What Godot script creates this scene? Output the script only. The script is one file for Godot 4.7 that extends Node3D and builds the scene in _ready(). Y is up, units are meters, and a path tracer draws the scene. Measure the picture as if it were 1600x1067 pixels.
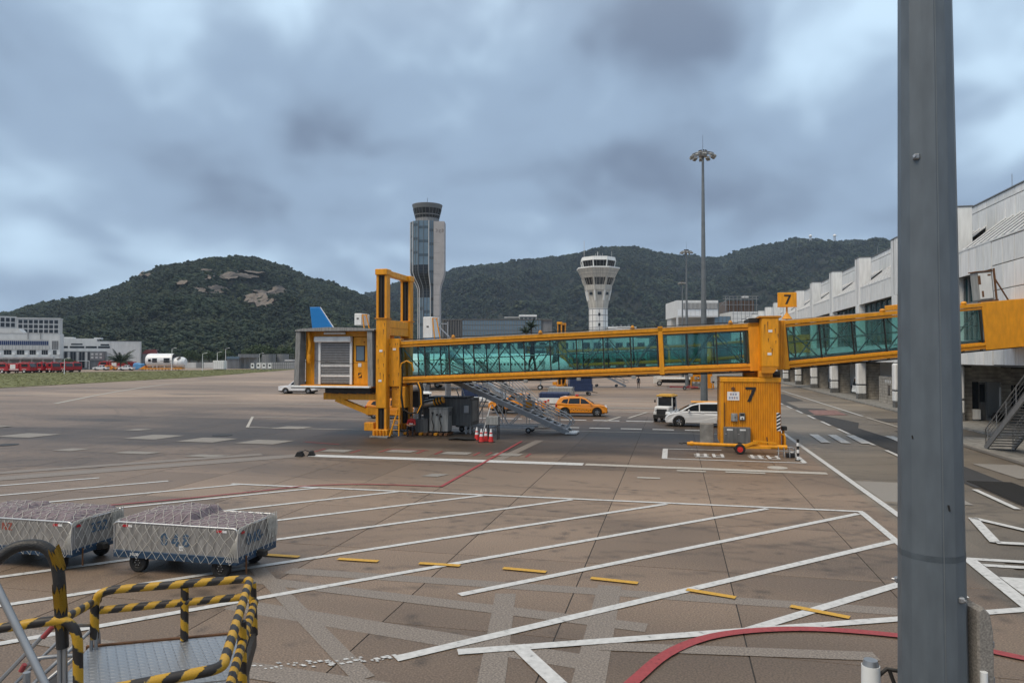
extends Node3D
# Airport apron seen from a boarding stand: world -Z runs along the terminal, +X towards it, metres.

var M := {}
var T := {}
var names := {}
var rng := RandomNumberGenerator.new()

# ---------------------------------------------------------------- mesh builder
class B:
	var v := PackedVector3Array()
	var n := PackedVector3Array()
	var u := PackedVector2Array()
	var xf := Transform3D.IDENTITY
	var with_uv := false

	func tri(a: Vector3, b: Vector3, c: Vector3, na = null, nb = null, nc = null) -> B:
		# a, b, c counter-clockwise seen from outside
		var fn := (b - a).cross(c - a)
		if fn.length_squared() < 1e-14: return self
		fn = fn.normalized()
		v.append(xf * a); v.append(xf * c); v.append(xf * b)
		var q := xf.basis
		n.append((q * (na if na != null else fn)).normalized())
		n.append((q * (nc if nc != null else fn)).normalized())
		n.append((q * (nb if nb != null else fn)).normalized())
		if with_uv:
			u.append(Vector2.ZERO); u.append(Vector2.ZERO); u.append(Vector2.ZERO)
		return self

	func quad(a: Vector3, b: Vector3, c: Vector3, d: Vector3) -> B:
		tri(a, b, c); tri(a, c, d)
		return self

	func quad_uv(a: Vector3, b: Vector3, c: Vector3, d: Vector3, ua: Vector2, ub: Vector2, uc: Vector2, ud: Vector2) -> B:
		with_uv = true
		quad(a, b, c, d)
		var k := u.size()
		u[k - 6] = ua; u[k - 5] = uc; u[k - 4] = ub
		u[k - 3] = ua; u[k - 2] = ud; u[k - 1] = uc
		return self

	func box(c: Vector3, s: Vector3, q := Basis.IDENTITY) -> B:
		var h := s * 0.5
		var p := []
		for i in 8:
			p.append(c + q * Vector3(h.x if i & 1 else -h.x, h.y if i & 2 else -h.y, h.z if i & 4 else -h.z))
		quad(p[4], p[5], p[7], p[6]); quad(p[1], p[0], p[2], p[3])
		quad(p[5], p[1], p[3], p[7]); quad(p[0], p[4], p[6], p[2])
		quad(p[6], p[7], p[3], p[2]); quad(p[0], p[1], p[5], p[4])
		return self

	func bb(x0: float, y0: float, z0: float, x1: float, y1: float, z1: float) -> B:
		return box(Vector3(x0 + x1, y0 + y1, z0 + z1) * 0.5, Vector3(absf(x1 - x0), absf(y1 - y0), absf(z1 - z0)))

	func cbox(c: Vector3, s: Vector3, r: float, q := Basis.IDENTITY) -> B:
		# box with chamfered edges
		var h := s * 0.5
		r = minf(r, minf(h.x, minf(h.y, h.z)) * 0.95)
		var ax := [Vector3.RIGHT, Vector3.UP, Vector3.BACK]
		for k in 3:
			var a: Vector3 = ax[k]; var b: Vector3 = ax[(k + 1) % 3]; var d: Vector3 = ax[(k + 2) % 3]
			for sg in [-1.0, 1.0]:
				var o: Vector3 = a * h[k] * sg
				var e1: Vector3 = b * (h[(k + 1) % 3] - r); var e2: Vector3 = d * (h[(k + 2) % 3] - r)
				if sg > 0: quad(c + q * (o - e1 - e2), c + q * (o + e1 - e2), c + q * (o + e1 + e2), c + q * (o - e1 + e2))
				else: quad(c + q * (o - e1 - e2), c + q * (o - e1 + e2), c + q * (o + e1 + e2), c + q * (o + e1 - e2))
			# edges along a
			for s1 in [-1.0, 1.0]:
				for s2 in [-1.0, 1.0]:
					var l: Vector3 = a * (h[k] - r)
					var p1: Vector3 = b * h[(k + 1) % 3] * s1 + d * (h[(k + 2) % 3] - r) * s2
					var p2: Vector3 = b * (h[(k + 1) % 3] - r) * s1 + d * h[(k + 2) % 3] * s2
					var w := [c + q * (p1 - l), c + q * (p1 + l), c + q * (p2 + l), c + q * (p2 - l)]
					if s1 * s2 > 0: quad(w[3], w[2], w[1], w[0])
					else: quad(w[0], w[1], w[2], w[3])
		for i in 8:
			var sx := 1.0 if i & 1 else -1.0
			var sy := 1.0 if i & 2 else -1.0
			var sz := 1.0 if i & 4 else -1.0
			var px := Vector3(h.x * sx, (h.y - r) * sy, (h.z - r) * sz)
			var py := Vector3((h.x - r) * sx, h.y * sy, (h.z - r) * sz)
			var pz := Vector3((h.x - r) * sx, (h.y - r) * sy, h.z * sz)
			if sx * sy * sz > 0: tri(c + q * px, c + q * py, c + q * pz)
			else: tri(c + q * px, c + q * pz, c + q * py)
		return self

	func bar(a: Vector3, b: Vector3, w: float, h: float, up := Vector3.UP) -> B:
		var d := b - a
		var f := d.normalized()
		if absf(f.dot(up)) > 0.99: up = Vector3.BACK if absf(f.z) < 0.9 else Vector3.RIGHT
		var r := f.cross(up).normalized()
		var t := r.cross(f)
		return box((a + b) * 0.5, Vector3(w, h, d.length()), Basis(r, t, -f))

	func cyl(a: Vector3, b: Vector3, r0: float, r1 := -1.0, seg := 10, caps := true, flat := false) -> B:
		if r1 < 0: r1 = r0
		var f := (b - a).normalized()
		var e := Vector3.UP if absf(f.y) < 0.9 else Vector3.RIGHT
		var s := f.cross(e).normalized()
		var t := s.cross(f)
		var sl := (r0 - r1) / maxf((b - a).length(), 1e-6)
		for i in seg:
			var a0 := TAU * i / seg
			var a1 := TAU * (i + 1) / seg
			var d0 := s * cos(a0) - t * sin(a0)
			var d1 := s * cos(a1) - t * sin(a1)
			if flat:
				quad(a + d0 * r0, a + d1 * r0, b + d1 * r1, b + d0 * r1)
			else:
				var n0 := d0 + f * sl
				var n1 := d1 + f * sl
				tri(a + d0 * r0, a + d1 * r0, b + d1 * r1, n0, n1, n1)
				tri(a + d0 * r0, b + d1 * r1, b + d0 * r1, n0, n1, n0)
			if caps:
				tri(b, b + d0 * r1, b + d1 * r1)
				tri(a, a + d1 * r0, a + d0 * r0)
		return self

	func tube(pts: Array, r: float, seg := 8, pitch := 0.0) -> B:
		# smooth pipe through pts; pitch > 0 writes uv (around, length / pitch)
		with_uv = pitch > 0.0
		var m := pts.size()
		var tang := []
		for i in m:
			var f: Vector3 = (pts[mini(i + 1, m - 1)] - pts[maxi(i - 1, 0)]).normalized()
			tang.append(f)
		var e := Vector3.UP if absf(tang[0].y) < 0.9 else Vector3.RIGHT
		var s: Vector3 = tang[0].cross(e).normalized()
		var frames := []
		for i in m:
			s = (s - tang[i] * s.dot(tang[i])).normalized()
			frames.append([s, s.cross(tang[i])])
		var l := 0.0
		for i in m - 1:
			var l1: float = l + pts[i].distance_to(pts[i + 1])
			for k in seg:
				var a0 := TAU * k / seg
				var a1 := TAU * (k + 1) / seg
				var d00: Vector3 = frames[i][0] * cos(a0) - frames[i][1] * sin(a0)
				var d01: Vector3 = frames[i][0] * cos(a1) - frames[i][1] * sin(a1)
				var d10: Vector3 = frames[i + 1][0] * cos(a0) - frames[i + 1][1] * sin(a0)
				var d11: Vector3 = frames[i + 1][0] * cos(a1) - frames[i + 1][1] * sin(a1)
				tri(pts[i] + d00 * r, pts[i] + d01 * r, pts[i + 1] + d11 * r, d00, d01, d11)
				tri(pts[i] + d00 * r, pts[i + 1] + d11 * r, pts[i + 1] + d10 * r, d00, d11, d10)
				if pitch > 0.0:
					var z := u.size()
					var ua := Vector2(float(k) / seg, l / pitch)
					var ub := Vector2(float(k + 1) / seg, l / pitch)
					var uc := Vector2(float(k + 1) / seg, l1 / pitch)
					var ud := Vector2(float(k) / seg, l1 / pitch)
					u[z - 6] = ua; u[z - 5] = uc; u[z - 4] = ub
					u[z - 3] = ua; u[z - 2] = ud; u[z - 1] = uc
			l = l1
		for k in seg:
			var a0 := TAU * k / seg
			var a1 := TAU * (k + 1) / seg
			tri(pts[0], pts[0] + (frames[0][0] * cos(a1) - frames[0][1] * sin(a1)) * r, pts[0] + (frames[0][0] * cos(a0) - frames[0][1] * sin(a0)) * r)
			var j := m - 1
			tri(pts[j], pts[j] + (frames[j][0] * cos(a0) - frames[j][1] * sin(a0)) * r, pts[j] + (frames[j][0] * cos(a1) - frames[j][1] * sin(a1)) * r)
		return self

	func lathe(prof: Array, seg := 24, flat := false) -> B:
		# profile of Vector2(radius, y), bottom to top, about y
		for j in prof.size() - 1:
			var p: Vector2 = prof[j]
			var q: Vector2 = prof[j + 1]
			var sl := Vector2(q.y - p.y, p.x - q.x).normalized()
			for i in seg:
				var a0 := TAU * i / seg
				var a1 := TAU * (i + 1) / seg
				var d0 := Vector3(cos(a0), 0, -sin(a0))
				var d1 := Vector3(cos(a1), 0, -sin(a1))
				var w := [d0 * p.x + Vector3.UP * p.y, d1 * p.x + Vector3.UP * p.y, d1 * q.x + Vector3.UP * q.y, d0 * q.x + Vector3.UP * q.y]
				if flat:
					quad(w[0], w[1], w[2], w[3])
				else:
					var n0 := d0 * sl.x + Vector3.UP * sl.y
					var n1 := d1 * sl.x + Vector3.UP * sl.y
					tri(w[0], w[1], w[2], n0, n1, n1)
					tri(w[0], w[2], w[3], n0, n1, n0)
		return self

	func ball(c: Vector3, r: Vector3, seg := 10, rings := 6) -> B:
		for j in rings:
			for i in seg:
				var p := []
				for k in [[i, j], [i + 1, j], [i + 1, j + 1], [i, j + 1]]:
					var a: float = TAU * k[0] / seg
					var b: float = PI * (float(k[1]) / rings - 0.5)
					p.append(Vector3(cos(a) * cos(b), sin(b), -sin(a) * cos(b)))
				tri(c + p[0] * r, c + p[1] * r, c + p[2] * r, p[0] / r, p[1] / r, p[2] / r)
				tri(c + p[0] * r, c + p[2] * r, c + p[3] * r, p[0] / r, p[2] / r, p[3] / r)
		return self

	func ext(poly: PackedVector2Array, half, bevel := 0.0) -> B:
		# polygon in xy extruded to z = +-half; half may be a Callable(x, y); bevel rounds the rim
		var area := 0.0
		var m := poly.size()
		for i in m: area += poly[i].cross(poly[(i + 1) % m])
		if area < 0:
			poly = poly.duplicate(); poly.reverse()
		var inner := PackedVector2Array()
		for i in m:
			var e0 := (poly[i] - poly[(i + m - 1) % m]).normalized()
			var e1 := (poly[(i + 1) % m] - poly[i]).normalized()
			var nn := Vector2(-e0.y, e0.x) + Vector2(-e1.y, e1.x)
			inner.append(poly[i] + nn * (bevel * 2.0 / maxf(1.0, nn.length_squared())))
		var hz := func(p: Vector2) -> float: return half.call(p.x, p.y) if half is Callable else float(half)
		var idx := Geometry2D.triangulate_polygon(inner if bevel > 0 else poly)
		var cap := inner if bevel > 0 else poly
		for k in range(0, idx.size(), 3):
			var a := cap[idx[k]]; var b := cap[idx[k + 1]]; var c := cap[idx[k + 2]]
			if (b - a).cross(c - a) < 0:
				var t := b; b = c; c = t
			tri(Vector3(a.x, a.y, hz.call(a)), Vector3(b.x, b.y, hz.call(b)), Vector3(c.x, c.y, hz.call(c)))
			tri(Vector3(a.x, a.y, -hz.call(a)), Vector3(c.x, c.y, -hz.call(c)), Vector3(b.x, b.y, -hz.call(b)))
		for i in m:
			var a := poly[i]; var b := poly[(i + 1) % m]
			var za: float = hz.call(a) - bevel; var zb: float = hz.call(b) - bevel
			quad(Vector3(a.x, a.y, -za), Vector3(b.x, b.y, -zb), Vector3(b.x, b.y, zb), Vector3(a.x, a.y, za))
			if bevel > 0:
				var c := inner[i]; var d := inner[(i + 1) % m]
				quad(Vector3(a.x, a.y, za), Vector3(b.x, b.y, zb), Vector3(d.x, d.y, hz.call(d)), Vector3(c.x, c.y, hz.call(c)))
				quad(Vector3(b.x, b.y, -zb), Vector3(a.x, a.y, -za), Vector3(c.x, c.y, -hz.call(c)), Vector3(d.x, d.y, -hz.call(d)))
		return self

	func mesh() -> ArrayMesh:
		var a := []
		a.resize(Mesh.ARRAY_MAX)
		a[Mesh.ARRAY_VERTEX] = v
		a[Mesh.ARRAY_NORMAL] = n
		if with_uv and u.size() == v.size(): a[Mesh.ARRAY_TEX_UV] = u
		var m := ArrayMesh.new()
		m.add_surface_from_arrays(Mesh.PRIMITIVE_TRIANGLES, a)
		return m

# ---------------------------------------------------------------- scene helpers
func numbered(s: String) -> String:
	if not names.has(s):
		names[s] = 0
		return s
	names[s] += 1
	return "%s_%03d" % [s, names[s]]

func tag(o: Node3D, label: String, category: String, group := "") -> Node3D:
	o.set_meta("label", label); o.set_meta("category", category)
	if group != "": o.set_meta("group", group)
	return o

func thing(called: String, label: String, category: String, at := Vector3.ZERO, turn := 0.0, group := "") -> Node3D:
	var o := Node3D.new()
	o.name = numbered(called)
	add_child(o)
	o.position = at
	o.rotation.y = turn
	tag(o, label, category, group)
	return o

func part(called: String, b, m: Material, parent: Node3D, at := Vector3.ZERO, q := Basis.IDENTITY) -> MeshInstance3D:
	var o := MeshInstance3D.new()
	o.name = called
	o.mesh = b.mesh() if b is B else b
	o.material_override = m
	parent.add_child(o, true)
	o.transform = Transform3D(q, at)
	return o

func struct(called: String, b, m: Material) -> MeshInstance3D:
	var o := MeshInstance3D.new()
	o.name = numbered(called)
	o.mesh = b.mesh() if b is B else b
	o.material_override = m
	add_child(o)
	o.set_meta("kind", "structure")
	return o

func copy(o: Node3D, called: String, at: Vector3, turn: float, label := "", group := "") -> Node3D:
	var c: Node3D = o.duplicate()
	c.name = numbered(called)
	add_child(c)
	c.position = at
	c.rotation.y = turn
	if label != "": c.set_meta("label", label)
	if group != "": c.set_meta("group", group)
	return c

func text_mesh(s: String, h: float, depth := 0.004, bold := true, mono := false) -> TextMesh:
	var f := SystemFont.new()
	f.font_names = PackedStringArray(["Droid Sans Mono" if mono else "Droid Sans"])
	f.font_weight = 700 if bold else 400
	var t := TextMesh.new()
	t.text = s
	t.font = f
	t.font_size = 64
	t.pixel_size = h / 46.0
	t.depth = depth
	t.curve_step = 3.0
	return t

# ---------------------------------------------------------------- materials
func noise_tex(freq: float, oct: int, lo: float, hi: float, size := 256, stretch := 1.0, seed_ := 1, tint := Color.WHITE) -> ImageTexture:
	var f := FastNoiseLite.new()
	f.seed = seed_
	f.frequency = freq
	f.fractal_octaves = oct
	var im: Image
	if stretch == 1.0:
		im = f.get_seamless_image(size, size)
	else:
		im = f.get_seamless_image(size, maxi(8, int(size / stretch)))
		im.resize(size, size, Image.INTERPOLATE_CUBIC)
	im.convert(Image.FORMAT_RGB8)
	var d := im.get_data()
	for i in range(0, d.size(), 3):
		var k := lerpf(lo, hi, d[i] / 255.0) * 255.0
		d[i] = int(k * tint.r); d[i + 1] = int(k * tint.g); d[i + 2] = int(k * tint.b)
	return ImageTexture.create_from_image(Image.create_from_data(size, size, false, Image.FORMAT_RGB8, d))

func lin(r: float, g: float, b: float, a := 1.0) -> Color:
	return Color(r, g, b, a).linear_to_srgb()

func mat(called: String, c: Color, rough := 0.6, metal := 0.0, tex := "", scale := 1.0, bump := "", bump_cm := 0.0) -> StandardMaterial3D:
	# c holds linear base colour
	var m := StandardMaterial3D.new()
	m.resource_name = called
	m.albedo_color = c.linear_to_srgb()
	m.roughness = rough
	m.metallic = metal
	if tex != "" or bump != "":
		m.uv1_triplanar = true
		m.uv1_world_triplanar = true
		m.uv1_scale = Vector3.ONE * scale
	if tex != "": m.albedo_texture = T[tex]
	if bump != "":
		m.heightmap_enabled = true
		m.heightmap_texture = T[bump]
		m.heightmap_scale = bump_cm
	M[called] = m
	return m

func glass(called: String, c: Color, a: float, rough := 0.03) -> StandardMaterial3D:
	var m := mat(called, c, rough)
	m.albedo_color.a = a
	m.transparency = BaseMaterial3D.TRANSPARENCY_ALPHA
	return m


const EYE := Vector3(0, 4.9, 0)
const RIDGE_NEAR := [-60.43, 0.0, -57.95, 7.1, -53.78, 24.8, -50.99, 40.1, -49.00, 46.3, -47.45, 56.2, -45.46, 66.0, -43.57, 73.6, -42.00, 86.8, -40.80, 104.7, -39.15, 115.3, -37.45, 119.4, -36.14, 125.6, -34.13, 130.0, -32.98, 129.3, -31.58, 125.2, -30.64, 119.8, -29.20, 106.7, -27.26, 97.9, -26.02, 88.7, -25.03, 81.9, -23.27, 66.2, -20.72, 44.2, -18.15, 23.5, -13.99, 3.6]
const RIDGE_FAR := [-37.39, 2.5, -30.61, 35.5, -27.25, 63.5, -25.28, 79.1, -24.28, 86.6, -23.27, 93.2, -22.01, 100.7, -20.73, 107.4, -18.67, 115.1, -16.86, 124.5, -12.95, 131.2, -9.82, 136.5, -6.97, 144.1, -5.68, 149.2, -4.14, 151.3, -2.62, 148.0, -1.11, 140.9, 0.38, 136.6, 1.86, 133.9, 3.79, 131.8, 5.22, 138.6, 6.63, 146.0, 8.01, 148.1, 9.36, 150.1, 11.56, 146.8, 12.85, 146.1, 14.52, 144.0, 15.73, 140.0, 17.70, 129.4, 21.40, 109.1, 26.39, 81.7, 34.56, 34.4, 40.79, 3.2]

func make_textures() -> void:
	T.fine = noise_tex(0.08, 4, 0.78, 1.0, 256, 1.0, 3)
	T.speck = noise_tex(0.16, 5, 0.55, 1.0, 512, 1.0, 5)
	T.blotch = noise_tex(0.018, 5, 0.70, 1.0, 256, 1.0, 7)
	T.soft = noise_tex(0.02, 4, 0.88, 1.0, 256, 1.0, 9)
	T.streak = noise_tex(0.06, 4, 0.74, 1.0, 256, 9.0, 11)
	T.stain = noise_tex(0.05, 4, 0.90, 1.0, 256, 7.0, 12)
	T.grime = noise_tex(0.07, 5, 0.85, 1.0, 256, 4.0, 14)
	T.worn = worn_tex()
	T.bump = noise_tex(0.12, 4, 0.0, 1.0, 256, 1.0, 13)
	T.lump = noise_tex(0.03, 4, 0.0, 1.0, 256, 1.0, 17)
	T.apron = apron_tex()
	T.tape = tape_tex()
	T.check = check_tex()

func worn_tex() -> ImageTexture:
	# paint rubbed thin: mostly whole, with small bare flecks
	var f := FastNoiseLite.new()
	f.seed = 21; f.frequency = 0.05; f.fractal_octaves = 5
	var im := f.get_seamless_image(256, 256)
	im.convert(Image.FORMAT_RGB8)
	var d := im.get_data()
	for i in range(0, d.size(), 3):
		var x := d[i] / 255.0
		var k := lerpf(0.86, 1.0, x)
		if x < 0.2: k = lerpf(0.55, 0.86, x / 0.2)
		d[i] = int(k * 255); d[i + 1] = int(k * 252); d[i + 2] = int(k * 248)
	return ImageTexture.create_from_image(Image.create_from_data(256, 256, false, Image.FORMAT_RGB8, d))

func tape_tex() -> ImageTexture:
	# hand-wound hazard tape: torn edges, uneven widths
	var im := Image.create(64, 256, false, Image.FORMAT_RGB8)
	var f := FastNoiseLite.new()
	f.seed = 31; f.frequency = 0.06
	var g := FastNoiseLite.new()
	g.seed = 33; g.frequency = 0.2
	for y in 256:
		for x in 64:
			var a := TAU * x / 64.0
			var b := TAU * y / 256.0
			var w := f.get_noise_3d(cos(b) * 60.0, sin(b) * 60.0, cos(a) * 14.0) * 0.10 + g.get_noise_3d(cos(a) * 9.0, sin(a) * 9.0, y * 0.9) * 0.045
			var t := fposmod(4.0 * y / 256.0 + x / 64.0 + w, 1.0)
			var k := 0.9 + 0.1 * g.get_noise_2d(x, y * 2.0)
			var c := Color(0.78, 0.60, 0.13) * k if t < 0.5 else Color(0.16, 0.14, 0.13) * k
			if t > 0.46 and t < 0.5: c = Color(0.60, 0.50, 0.22) * k
			im.set_pixel(x, y, c)
	return ImageTexture.create_from_image(im)

func check_tex() -> ImageTexture:
	# raised lozenges of tread plate, as height
	var im := Image.create(64, 64, false, Image.FORMAT_RGB8)
	for y in 64:
		for x in 64:
			var h := 0.0
			for o in [[16, 16, 1], [48, 48, 1], [48, 16, -1], [16, 48, -1]]:
				var dx: float = x - o[0]
				var dy: float = y - o[1]
				var a: float = (dx + dy * o[2]) / 1.414
				var b: float = (dx - dy * o[2]) / 1.414
				h = maxf(h, clampf(2.2 - absf(a) / 8.0 - absf(b) / 2.6, 0.0, 1.0))
			im.set_pixel(x, y, Color(h, h, h))
	return ImageTexture.create_from_image(im)

func apron_tex() -> ImageTexture:
	# tone of the concrete over 240 m x 240 m (x -200..40, z -240..0): pours, oil and rubber stains
	var size := 1400
	var f := FastNoiseLite.new(); f.seed = 41; f.frequency = 0.03; f.fractal_octaves = 5
	var g := FastNoiseLite.new(); g.seed = 43; g.frequency = 0.11; g.fractal_octaves = 4
	var s := FastNoiseLite.new(); s.seed = 45; s.frequency = 0.05; s.fractal_octaves = 4
	var d := PackedByteArray()
	d.resize(size * size * 3)
	var i := 0
	for j in size:
		var z := -240.0 + 240.0 * (j + 0.5) / size
		for k in size:
			var x := -200.0 + 240.0 * (k + 0.5) / size
			var a := f.get_noise_2d(x, z)
			var b := g.get_noise_2d(x * 0.35, z)
			var c := s.get_noise_2d(x * 0.22 + z * 0.05, z * 1.6)
			var tone := 0.74 + 0.15 * a + 0.08 * b + 0.16 * smoothstep(-58.0, -70.0, z)
			# parking stand used by aircraft and vehicles: ground-in rubber and oil
			var stand := smoothstep(-62.0, -52.0, z + a * 9.0) * (1.0 - smoothstep(-37.0, -31.0, z + b * 6.0)) * smoothstep(-58.0, -32.0, x + a * 18.0) * (1.0 - smoothstep(3.0, 7.0, x))
			tone *= 1.0 - 0.44 * stand * clampf(0.58 + c * 2.4 + b * 0.9, 0.0, 1.0)
			var lane := smoothstep(-112.0, -100.0, z + a * 10.0) * (1.0 - smoothstep(-88.0, -78.0, z + b * 8.0))
			tone *= 1.0 - 0.20 * lane * clampf(0.4 + c * 1.6, 0.0, 1.0)
			tone *= 1.0 + 0.22 * c + 0.10 * b
			# scattered spills
			if b > 0.36: tone *= 1.0 - 0.8 * (b - 0.36)
			if c > 0.30: tone *= 1.0 - 0.6 * (c - 0.30)
			var road := smoothstep(6.2, 6.6, x)
			var warm := Vector3(1.0, 0.925, 0.85).lerp(Vector3(0.93, 0.92, 0.88), road)
			tone = clampf(tone, 0.2, 1.0)
			d[i] = int(255.0 * tone * warm.x); d[i + 1] = int(255.0 * tone * warm.y); d[i + 2] = int(255.0 * tone * warm.z)
			i += 3
	# tyre marks: pairs of rubbed arcs; then oil drips and spills
	var r := RandomNumberGenerator.new()
	r.seed = 46
	var dab := func(x: float, z: float, k: float) -> void:
		var px := int((x + 200.0) / 240.0 * size)
		var pz := int((z + 240.0) / 240.0 * size)
		if px < 0 or pz < 0 or px >= size or pz >= size: return
		var o := (pz * size + px) * 3
		for c in 3: d[o + c] = maxi(40, int(d[o + c] * k))
	for m in 150:
		var p := Vector2(r.randf_range(-70.0, 14.0), r.randf_range(-75.0, -8.0))
		var h := r.randf_range(-0.5, 0.5) if r.randf() < 0.7 else r.randf() * TAU
		var bend := r.randf_range(-0.035, 0.035)
		var gauge := r.randf_range(1.3, 2.2)
		var dark := r.randf_range(0.84, 0.95)
		for k in int(r.randf_range(40, 220)):
			p += Vector2(cos(h), sin(h)) * 0.15
			h += bend * 0.15
			if g.get_noise_2d(p.x * 3.0, p.y * 3.0 + m) > -0.15:
				dab.call(p.x, p.y, dark)
				dab.call(p.x - sin(h) * gauge, p.y + cos(h) * gauge, dark)
	for m in 1500:
		var p := Vector2(r.randf_range(-75.0, 16.0), r.randf_range(-70.0, -6.0))
		var n := int(pow(r.randf(), 4.0) * 14.0) + 1
		for k in n: dab.call(p.x + r.randfn(0.0, 0.06 * n), p.y + r.randfn(0.0, 0.06 * n), r.randf_range(0.72, 0.93))
	return ImageTexture.create_from_image(Image.create_from_data(size, size, false, Image.FORMAT_RGB8, d))

func apron_mat(called: String, k: float) -> StandardMaterial3D:
	var m := mat(called, Color(0.62, 0.525, 0.435) * k, 0.56)
	m.albedo_texture = T.apron
	m.uv1_triplanar = true
	m.uv1_world_triplanar = true
	m.uv1_scale = Vector3.ONE / 240.0
	m.uv1_offset = Vector3(200.0 / 240.0, 0, 0)
	m.detail_enabled = true
	m.detail_blend_mode = BaseMaterial3D.BLEND_MODE_MUL
	m.detail_albedo = T.speck
	m.detail_uv_layer = BaseMaterial3D.DETAIL_UV_2
	m.uv2_triplanar = true
	m.uv2_world_triplanar = true
	m.uv2_scale = Vector3.ONE * 0.27
	return m

func make_materials() -> void:
	for i in 4: apron_mat("slab%d" % i, [1.0, 0.84, 1.13, 0.93][i])
	mat("earth", Color(0.16, 0.15, 0.09), 0.95, 0.0, "blotch", 0.02)
	mat("far_concrete", Color(0.34, 0.30, 0.26), 0.85, 0.0, "blotch", 0.03)
	mat("sealant", Color(0.035, 0.032, 0.03), 0.9)
	mat("asphalt", Color(0.06, 0.06, 0.062), 0.88, 0.0, "speck", 0.5)
	mat("asphalt_old", Color(0.105, 0.10, 0.095), 0.88, 0.0, "speck", 0.5)
	mat("patch_pale", Color(0.40, 0.37, 0.33), 0.85, 0.0, "speck", 0.5)
	mat("patch_red", Color(0.30, 0.17, 0.15), 0.85, 0.0, "blotch", 0.35)
	mat("line_white", Color(0.60, 0.615, 0.62), 0.62, 0.0, "worn", 0.41)
	mat("line_dull", Color(0.46, 0.44, 0.40), 0.7, 0.0, "worn", 0.6)
	mat("line_yellow", Color(0.62, 0.36, 0.045), 0.62, 0.0, "worn", 0.9)
	mat("line_red", Color(0.34, 0.055, 0.06), 0.65, 0.0, "worn", 0.7)
	mat("ghost", Color(0.345, 0.29, 0.24), 0.6, 0.0, "speck", 0.27)
	mat("grass", Color(0.19, 0.195, 0.06), 0.95, 0.0, "blotch", 0.12)
	var gt := mat("grass_tuft", Color(1, 1, 1), 0.9)
	gt.vertex_color_use_as_albedo = true
	mat("hill", Color(0.016, 0.022, 0.012), 0.95, 0.0, "blotch", 0.01)
	mat("rock", Color(0.28, 0.23, 0.185), 0.9, 0.0, "speck", 0.011)
	var lf := mat("forest", Color(1, 1, 1), 0.85)
	lf.vertex_color_use_as_albedo = true
	mat("leaf", Color(0.05, 0.085, 0.028), 0.7, 0.0, "fine", 0.3)
	mat("palm_leaf", Color(0.035, 0.065, 0.025), 0.65)
	mat("bark", Color(0.13, 0.10, 0.075), 0.9, 0.0, "streak", 0.5)
	# bridge and service gear
	mat("amber", Color(0.88, 0.365, 0.006), 0.42, 0.0, "grime", 0.22)
	mat("amber_dirty", Color(0.82, 0.335, 0.010), 0.55, 0.0, "grime", 0.42)
	mat("amber_seam", Color(0.66, 0.26, 0.008), 0.55, 0.0, "soft", 0.35)
	mat("dark_steel", Color(0.035, 0.033, 0.03), 0.6, 0.2, "fine", 0.7)
	mat("grease", Color(0.025, 0.020, 0.015), 0.45, 0.1)
	mat("rubber", Color(0.016, 0.016, 0.016), 0.75, 0.0, "fine", 0.8)
	mat("canopy", Color(0.34, 0.34, 0.33), 0.85, 0.0, "streak", 0.6)
	mat("galv", Color(0.36, 0.37, 0.38), 0.45, 0.75, "soft", 0.6)
	mat("alu", Color(0.55, 0.56, 0.57), 0.38, 0.85, "soft", 0.8)
	mat("duct", Color(0.55, 0.54, 0.50), 0.28, 0.9, "soft", 1.2)
	mat("cabinet", Color(0.36, 0.37, 0.36), 0.55, 0.0, "streak", 0.35)
	mat("cabinet_dark", Color(0.17, 0.17, 0.165), 0.6, 0.0, "streak", 0.35)
	mat("pole", Color(0.135, 0.162, 0.185), 0.48, 0.2, "grime", 0.4)
	mat("pole_stain", Color(0.115, 0.142, 0.165), 0.5, 0.2, "blotch", 0.8)
	mat("mast", Color(0.20, 0.22, 0.23), 0.5, 0.4, "soft", 0.3)
	mat("white_paint", Color(0.74, 0.75, 0.74), 0.45, 0.0, "soft", 0.35)
	mat("white_panel", Color(0.84, 0.86, 0.85), 0.45, 0.0, "stain", 0.22)
	mat("white_panel_b", Color(0.78, 0.80, 0.795), 0.5, 0.0, "stain", 0.27)
	mat("white_panel_c", Color(0.87, 0.88, 0.87), 0.45, 0.0, "stain", 0.19)
	mat("panel_gap", Color(0.10, 0.10, 0.10), 0.8)
	mat("tile_wall", Color(0.50, 0.455, 0.385), 0.65, 0.0, "blotch", 0.3)
	mat("tile_gap", Color(0.12, 0.11, 0.095), 0.85)
	mat("dark_room", Color(0.56, 0.56, 0.54), 0.85)
	mat("concrete", Color(0.32, 0.31, 0.285), 0.85, 0.0, "blotch", 0.35)
	mat("soffit", Color(0.34, 0.34, 0.32), 0.8, 0.0, "blotch", 0.2)
	mat("rust", Color(0.20, 0.09, 0.035), 0.85, 0.0, "blotch", 0.8)
	mat("net_cord", Color(0.52, 0.50, 0.45), 0.8)
	mat("tarp", Color(0.225, 0.178, 0.195), 0.75, 0.0, "fine", 0.7, "lump", 3.0)
	mat("cart_panel", Color(0.36, 0.345, 0.325), 0.5, 0.1, "streak", 0.5)
	mat("cart_blue", Color(0.02, 0.06, 0.12), 0.5, 0.0, "fine", 0.7)
	mat("stencil_blue", Color(0.055, 0.115, 0.20), 0.6, 0.0, "worn", 1.3)
	mat("stencil_red", Color(0.36, 0.09, 0.06), 0.6, 0.0, "worn", 1.3)
	mat("reflector_red", Color(0.45, 0.02, 0.03), 0.3)
	mat("plate", Color(0.42, 0.43, 0.44), 0.36, 0.7, "soft", 0.8)
	M.plate.heightmap_enabled = true
	M.plate.heightmap_texture = T.check
	M.plate.heightmap_scale = 0.6
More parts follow.
